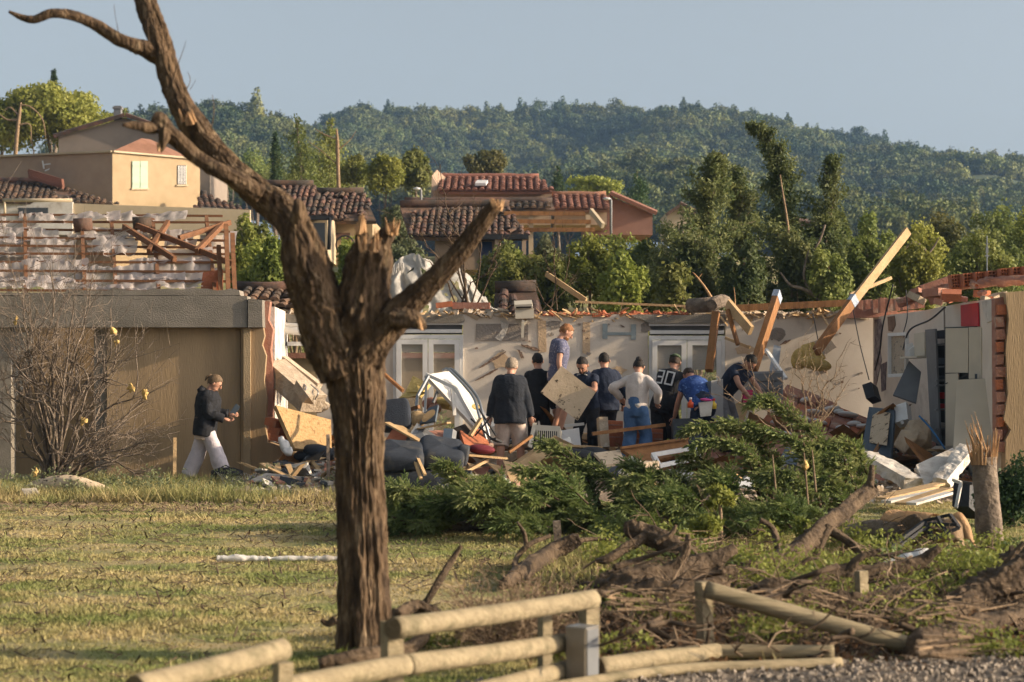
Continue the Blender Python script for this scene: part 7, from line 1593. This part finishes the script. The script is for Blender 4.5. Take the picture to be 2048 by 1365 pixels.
for k, (x, y) in enumerate(((32,640),(228,662),(232,686),(168,842),(290,790),(70,945),(262,775),(245,985))):
    s = rs.uniform(.03, .055); mb = MB().ball(P(x, y, 28.3), (s * .7, s * .6, s * 1.2), 14, 10, (0, rs.uniform(-.5, .5), 0)); v = mb.v[0]; mb.v[0] = v + unit(v - A(P(x, y, 28.3))) * (.045 * fbm(v * 38, 3, k))[:, None]
    build('insulation_tuft', mb, M['insul'], smooth=True, label=['yellow tuft high at the left of the bare shrub','yellow tuft caught at the right top of the bare shrub','yellow tuft just below the right top one','yellow tuft in the middle of the bare shrub','yellow tuft at the right tip of the bare shrub','yellow tuft low at the foot of the bare shrub','yellow tuft left of the right tip','yellow tuft on the ground right of the beige roll'][k], cat='insulation', group='insulation tufts in the shrub')
shrub('bare_sapling', 'thin leafless sapling in front of the torn white sheet', (932,630,36.6), [(872,380,36.5),(905,440,36.8),(880,330,36.7),(960,400,36.4),(1010,470,36.6),(850,520,36.5),(990,520,36.3),(930,450,37),(820,430,36.6)], 'twigdark', 23, .02, 7, 'tree')
shrub('bare_sapling', 'thin leafless sapling above the tile rubble', (1108,622,36.8), [(1090,500,36.8),(1130,470,36.8),(1110,440,37),(1060,560,36.5),(1160,540,36.9)], 'twigdark', 24, .014, 5, 'tree')
shrub('bare_bush', 'pale leafless twigs standing over the fallen ceiling', (1610,905,25.5), [(1500,720,25.5),(1540,740,25.6),(1600,700,25.8),(1640,720,25.4),(1690,690,25.5),(1460,790,25.2),(1520,810,25),(1660,780,25.3),(1700,760,25.6),(1580,760,25.2),(1620,760,25.7)], 'twig', 25, .014, 8)
shrub('dry_bush', 'low brown leafless bush behind the fence', (1010,1345,12.4), [(890 + k * 13, 1165 + rs.uniform(0, 70) + abs(k - 9) * 4, 12.4 + rs.uniform(-.5, .6)) for k in range(22)] + [(930 + k * 14, 1250 + rs.uniform(-20, 30), 11.9) for k in range(14)], 'twig', 26, .007, 12, spread=.5, jit=.2, tw=4)
shrub('dry_bush', 'small dead plant stems behind the collapsed fence', (1310,1310,12.8), [(1290,1215,12.8),(1330,1225,12.8),(1310,1200,13),(1350,1240,12.7),(1270,1240,12.7)], 'twig', 27, .006, 6)

sp = []; rs = np.random.RandomState(88)
for k in range(52):
    px, d = rs.uniform(1180, 2040), rs.uniform(14.2, 19.5); sp.append(((px - CX) / F * d, d, rs.uniform(.12, .3), rs.uniform(.12, .42), int(rs.uniform(120, 360))))
weeds('leafy_brush', 'leafy yellow green brush torn off and strewn between the logs', sp, 'lf_bright', 54, .045)
weeds('leafy_brush', 'dark leafy brush strewn between the logs', [(x + .2, y - .15, r_, h_ * .7, n_) for x, y, r_, h_, n_ in sp[::2]], 'lf_spray', 55, .045)
# loose brushwood over the soil bank
rs = np.random.RandomState(19); mb = MB(); mb2 = MB()
for k in range(380):
    px, py = rs.uniform(1000, 2060), rs.uniform(1085, 1320)
    if px < 1180 and (py < 1130 or rs.uniform() < .5): continue
    d = (H - .03) * F / (py - HY); c = A(P(px, py, d)); c[2] = .02 + rs.uniform(0, .10); a = rs.uniform(0, 6.28); L = rs.uniform(.15, .75); dv = A((math.cos(a), math.sin(a) * .7, rs.uniform(-.05, .55)))
    q = [c + dv * L * t + rs.normal(size=3) * .035 * (t > 0) for t in (0, .3, .6, 1)]; r0 = rs.uniform(.003, .012)
    (mb if k % 2 else mb2).tube(spline(q, 8), np.linspace(r0, r0 * .3, 8), 5, False)
    for _ in range(3):
        s = q[rs.randint(1, 4)]; e = s + unit(dv + rs.normal(size=3) * .8) * L * rs.uniform(.15, .45); (mb if k % 2 else mb2).tube([s, (s + e) / 2 + rs.normal(size=3) * .015, e], [r0 * .5, r0 * .4, .0015], 4, False)
build('brushwood', mb, M['twigdark'], smooth=True, kind='stuff', label='dark tangled brushwood over the soil bank'); build('brushwood', mb2, M['twig'], smooth=True, kind='stuff', label='pale tangled brushwood over the soil bank')
n = 7000; px, py = rs.uniform(1050, 2060, n), rs.uniform(1090, 1330, n); d = (H - .03) * F / (py - HY); c = np.stack([(px - CX) / F * d, d, bank((px - CX) / F * d, d) + rs.uniform(0, .10, n) ** 1.5], 1); c[:, 2] = np.maximum(c[:, 2], .01)
link('dead_leaves', rawmesh('dead_leaves', leafquads(c, .05, rs.normal(size=(n, 3)) + A((0, 0, 1)), rs, .6), 4, M['lf_dry']), label='brown dead leaves over the soil bank', kind='stuff')

# ================================================================ fallen fir
def sprays(branches, seed, n2=80, n3=12, L2=.28, sl=.085, sw=.017):
    rs = np.random.RandomState(seed); S0, DR, LN, TP = [], [], [], []
    for (pts, sc) in branches:
        q = spline(pts, 40); tg = unit(np.gradient(q, axis=0)); L = np.linalg.norm(np.diff(q, axis=0), axis=1).sum(); m = int(n2 * L / 1.2) + 8
        for k in range(m):
            t = .10 + .90 * (k + rs.uniform()) / m; i = min(39, int(t * 39)); side = 1 if k % 2 else -1
            rad = unit(np.cross(tg[i], A((0, 0, 1))) + 1e-6); ph = rs.normal() * .55; out = rad * side * math.cos(ph) + np.cross(rad, tg[i]) * math.sin(ph)
            dv = unit(tg[i] * .8 + out * .75 + rs.normal(size=3) * .12 + A((0, 0, -.30 if len(pts) > 3 else -.12))); l = L2 * sc * (.52 if len(pts) > 3 else 1) * (1.05 - .75 * t) * rs.uniform(.7, 1.2) + .05
            mm = max(3, int(n3 * l / (L2 * sc) * 1.5))
            for j in range(mm + 1):
                u = (j + .3) / mm; p = q[i] + dv * l * u + A((0, 0, -.10 * l * u * u)); s2 = 1 if j % 2 else -1; b = unit(np.cross(dv, A((0, 0, 1))) + 1e-6)
                dd = dv if j >= mm - 1 else unit(dv * .8 + b * s2 * .65 + rs.normal(size=3) * .22); S0.append(p); DR.append(dd); TP.append(u > .58 and (len(pts) > 3 or t > .5) and p[2] > .35); LN.append(sl * sc * (1.15 - .5 * u) * rs.uniform(.7, 1.25))  # outer shoots above the ground get the lighter, painted sunlit colour
    S0, DR, LN = A(S0), A(DR), A(LN)[:, None]; n = len(S0); rv = unit(np.cross(DR, rs.normal(size=(n, 3)))); rv2 = np.cross(DR, rv); w = sw * rs.uniform(.7, 1.2, (n, 1))
    q1 = np.stack([S0, S0 + DR * LN * .5 + rv * w / 2, S0 + DR * LN, S0 + DR * LN * .5 - rv * w / 2], 1); q2 = np.stack([S0, S0 + DR * LN * .5 + rv2 * w / 2, S0 + DR * LN, S0 + DR * LN * .5 - rv2 * w / 2], 1)
    TP = np.array(TP); return np.concatenate([q1[~TP], q2[~TP]]).reshape(-1, 3), np.concatenate([q1[TP], q2[TP]]).reshape(-1, 3)
def br(*pts): return [tuple(P(*p)) for p in pts]
B = []; rs = np.random.RandomState(31)
heroes = [[(960,1010,21.5),(930,965,21.5),(900,935,21.4),(880,925,21.3)], [(1010,1020,21.4),(1000,980,21.2),(965,965,21),(930,975,20.9)], [(1200,1010,22),(1170,950,22),(1120,905,22),(1080,885,22)], [(1180,1020,21.8),(1140,960,21.6),(1090,940,21.6),(1040,945,21.5)],
  [(1260,1020,22),(1230,960,22),(1190,930,22),(1160,925,22)], [(1300,1000,22),(1290,950,22.2),(1270,930,22.2),(1250,925,22.3)], [(850,1040,21),(830,1000,21),(800,985,20.8),(780,985,20.8)], [(1000,1040,20.8),(960,1010,20.6),(900,1000,20.5),(850,1010,20.5)],
  [(1540,1030,22),(1550,940,22.2),(1520,880,22.2),(1460,845,22.1),(1400,850,22),(1365,865,22)], [(1530,1020,22),(1530,950,21.8),(1490,900,21.7),(1440,880,21.7),(1390,890,21.6)], [(1640,1020,22.3),(1650,930,22.4),(1630,870,22.5),(1580,825,22.5),(1530,800,22.5),(1500,806,22.4)],
  [(1640,1010,22.2),(1620,930,22.1),(1580,880,22),(1530,860,22),(1500,870,22)], [(1735,1000,22.6),(1730,930,22.6),(1700,895,22.6),(1660,885,22.5),(1630,900,22.4)], [(1720,1010,22.3),(1700,950,22.2),(1670,925,22.2),(1640,930,22.2)], [(1440,1020,22),(1430,960,22),(1400,930,22),(1360,935,22)],
  [(1400,1030,21.8),(1370,970,21.8),(1330,950,21.8),(1300,960,21.8)], [(1340,1030,21.6),(1310,980,21.5),(1270,960,21.4),(1230,965,21.3)], [(1480,1010,21.6),(1450,960,21.5),(1400,960,21.4)], [(1600,1030,21.6),(1590,980,21.5),(1560,950,21.4),(1520,960,21.4)], [(1690,1040,21.8),(1680,990,21.7),(1650,970,21.6),(1610,985,21.6)]]
for h in heroes: B.append((br(*h), 1.15)); B.append(([tuple(A(p) + rs.normal(size=3) * .06) for p in br(*h)], .9))
for k in range(88):
    x = rs.uniform(770, 1700) if k < 62 else rs.uniform(880, 1420); lo = 1085 if x < 1450 else 1075; y = rs.uniform(1000 if x < 1430 else 1052, lo); d = rs.uniform(19.9, 22.6)
    if x < 880: y = max(y, 1010)
    Lx = rs.uniform(50, 120); ry = rs.uniform(5, 45)
    a = P(x, y, d); a.z = max(a.z, .12); b = P(x - Lx * .5, y - ry, d + rs.uniform(-.3, .3)); c = P(x - Lx, y - ry * rs.uniform(.3, .9), d + rs.uniform(-.5, .3)); b.z = max(b.z, .15); c.z = max(c.z, .10)
    B.append(([tuple(a), tuple(b), tuple(c)], 1.0))
fir = thing('fallen_fir', 'uprooted green fir lying across the lawn before the ruin', 'tree', (1.2, 21.5, 0))
sp_in, sp_tip = sprays(B, 3); link('crown', rawmesh('crown', sp_in, 4, M['lf_spray'], (1.2, 21.5, 0)), fir); link('lit_branch_tips', rawmesh('lit_branch_tips', sp_tip, 4, M['lf_littip'], (1.2, 21.5, 0)), fir)['kind'] = 'stuff'
mb = MB()
for pts, sc in B:
    q = spline(pts, 12); mb.tube(q, np.linspace(.022 if len(pts) > 3 else .012, .004, 12), 5, False)
build('branches', mb, M['bark2'], fir, smooth=True)['kind'] = 'stuff'
mb = MB(); barktube(mb, [(800,1060,16,21.2),(1000,1050,24,21.3),(1250,1045,32,21.5),(1500,1040,40,21.7),(1700,1040,46,21.9)], 20, 3, .08, 8, 97); build('trunk', mb, M['barkgrey'], fir, smooth=True)
for k, (x, y0, y1, d) in enumerate(((1545,1000,910,20.8),(1608,1010,905,21),(1624,985,900,20.7))):
    bare('dead_stalk', ['bare stem poking up left of the fir arches', 'bare stem with a yellow tuft among the fir arches', 'short bare stem right of the tuft'][k], [[(x + 8,y0,3.5),(x + 4,(y0+y1)/2,3),(x,y1,2)]], d, 'twig', 'stem')
mb = MB().ball(P(1610,930,20.9), (.032,.03,.04), 14, 10); v = mb.v[0]; mb.v[0] = v + unit(v - A(P(1610,930,20.9))) * (.03 * fbm(v * 45, 3, 2))[:, None]; build('insulation_tuft', mb, M['insul'], smooth=True, label='yellow tuft stuck on a stem among the fir arches', cat='insulation')
# clump of live green at the right edge behind the stump and yellow-green sprigs in the tangle
broad('dark green bush behind the splintered stump', 1940, 2100, 905, 1085, 22.5, 'lf_dark', 5000, .055, 301, name='bush', cat='bush', k=24, frac=.34, low=-1)
for i, (x0, x1, y0, y1, d) in enumerate(((1370,1460,1020,1090,18.5),(1400,1480,970,1030,19.5),(1320,1400,1060,1110,18),(1580,1660,1030,1100,19))):
    broad(['yellow green sprig in front of the fir on the left', 'upper yellow green sprig against the fir', 'low yellow green sprig by the twisted branch', 'green sprig under the diagonal branch'][i], x0, x1, y0, y1, d, 'lf_bright', 900, .05, 310 + i, name='sprig', cat='plant', k=12, frac=.3, bark='twig', low=-1)
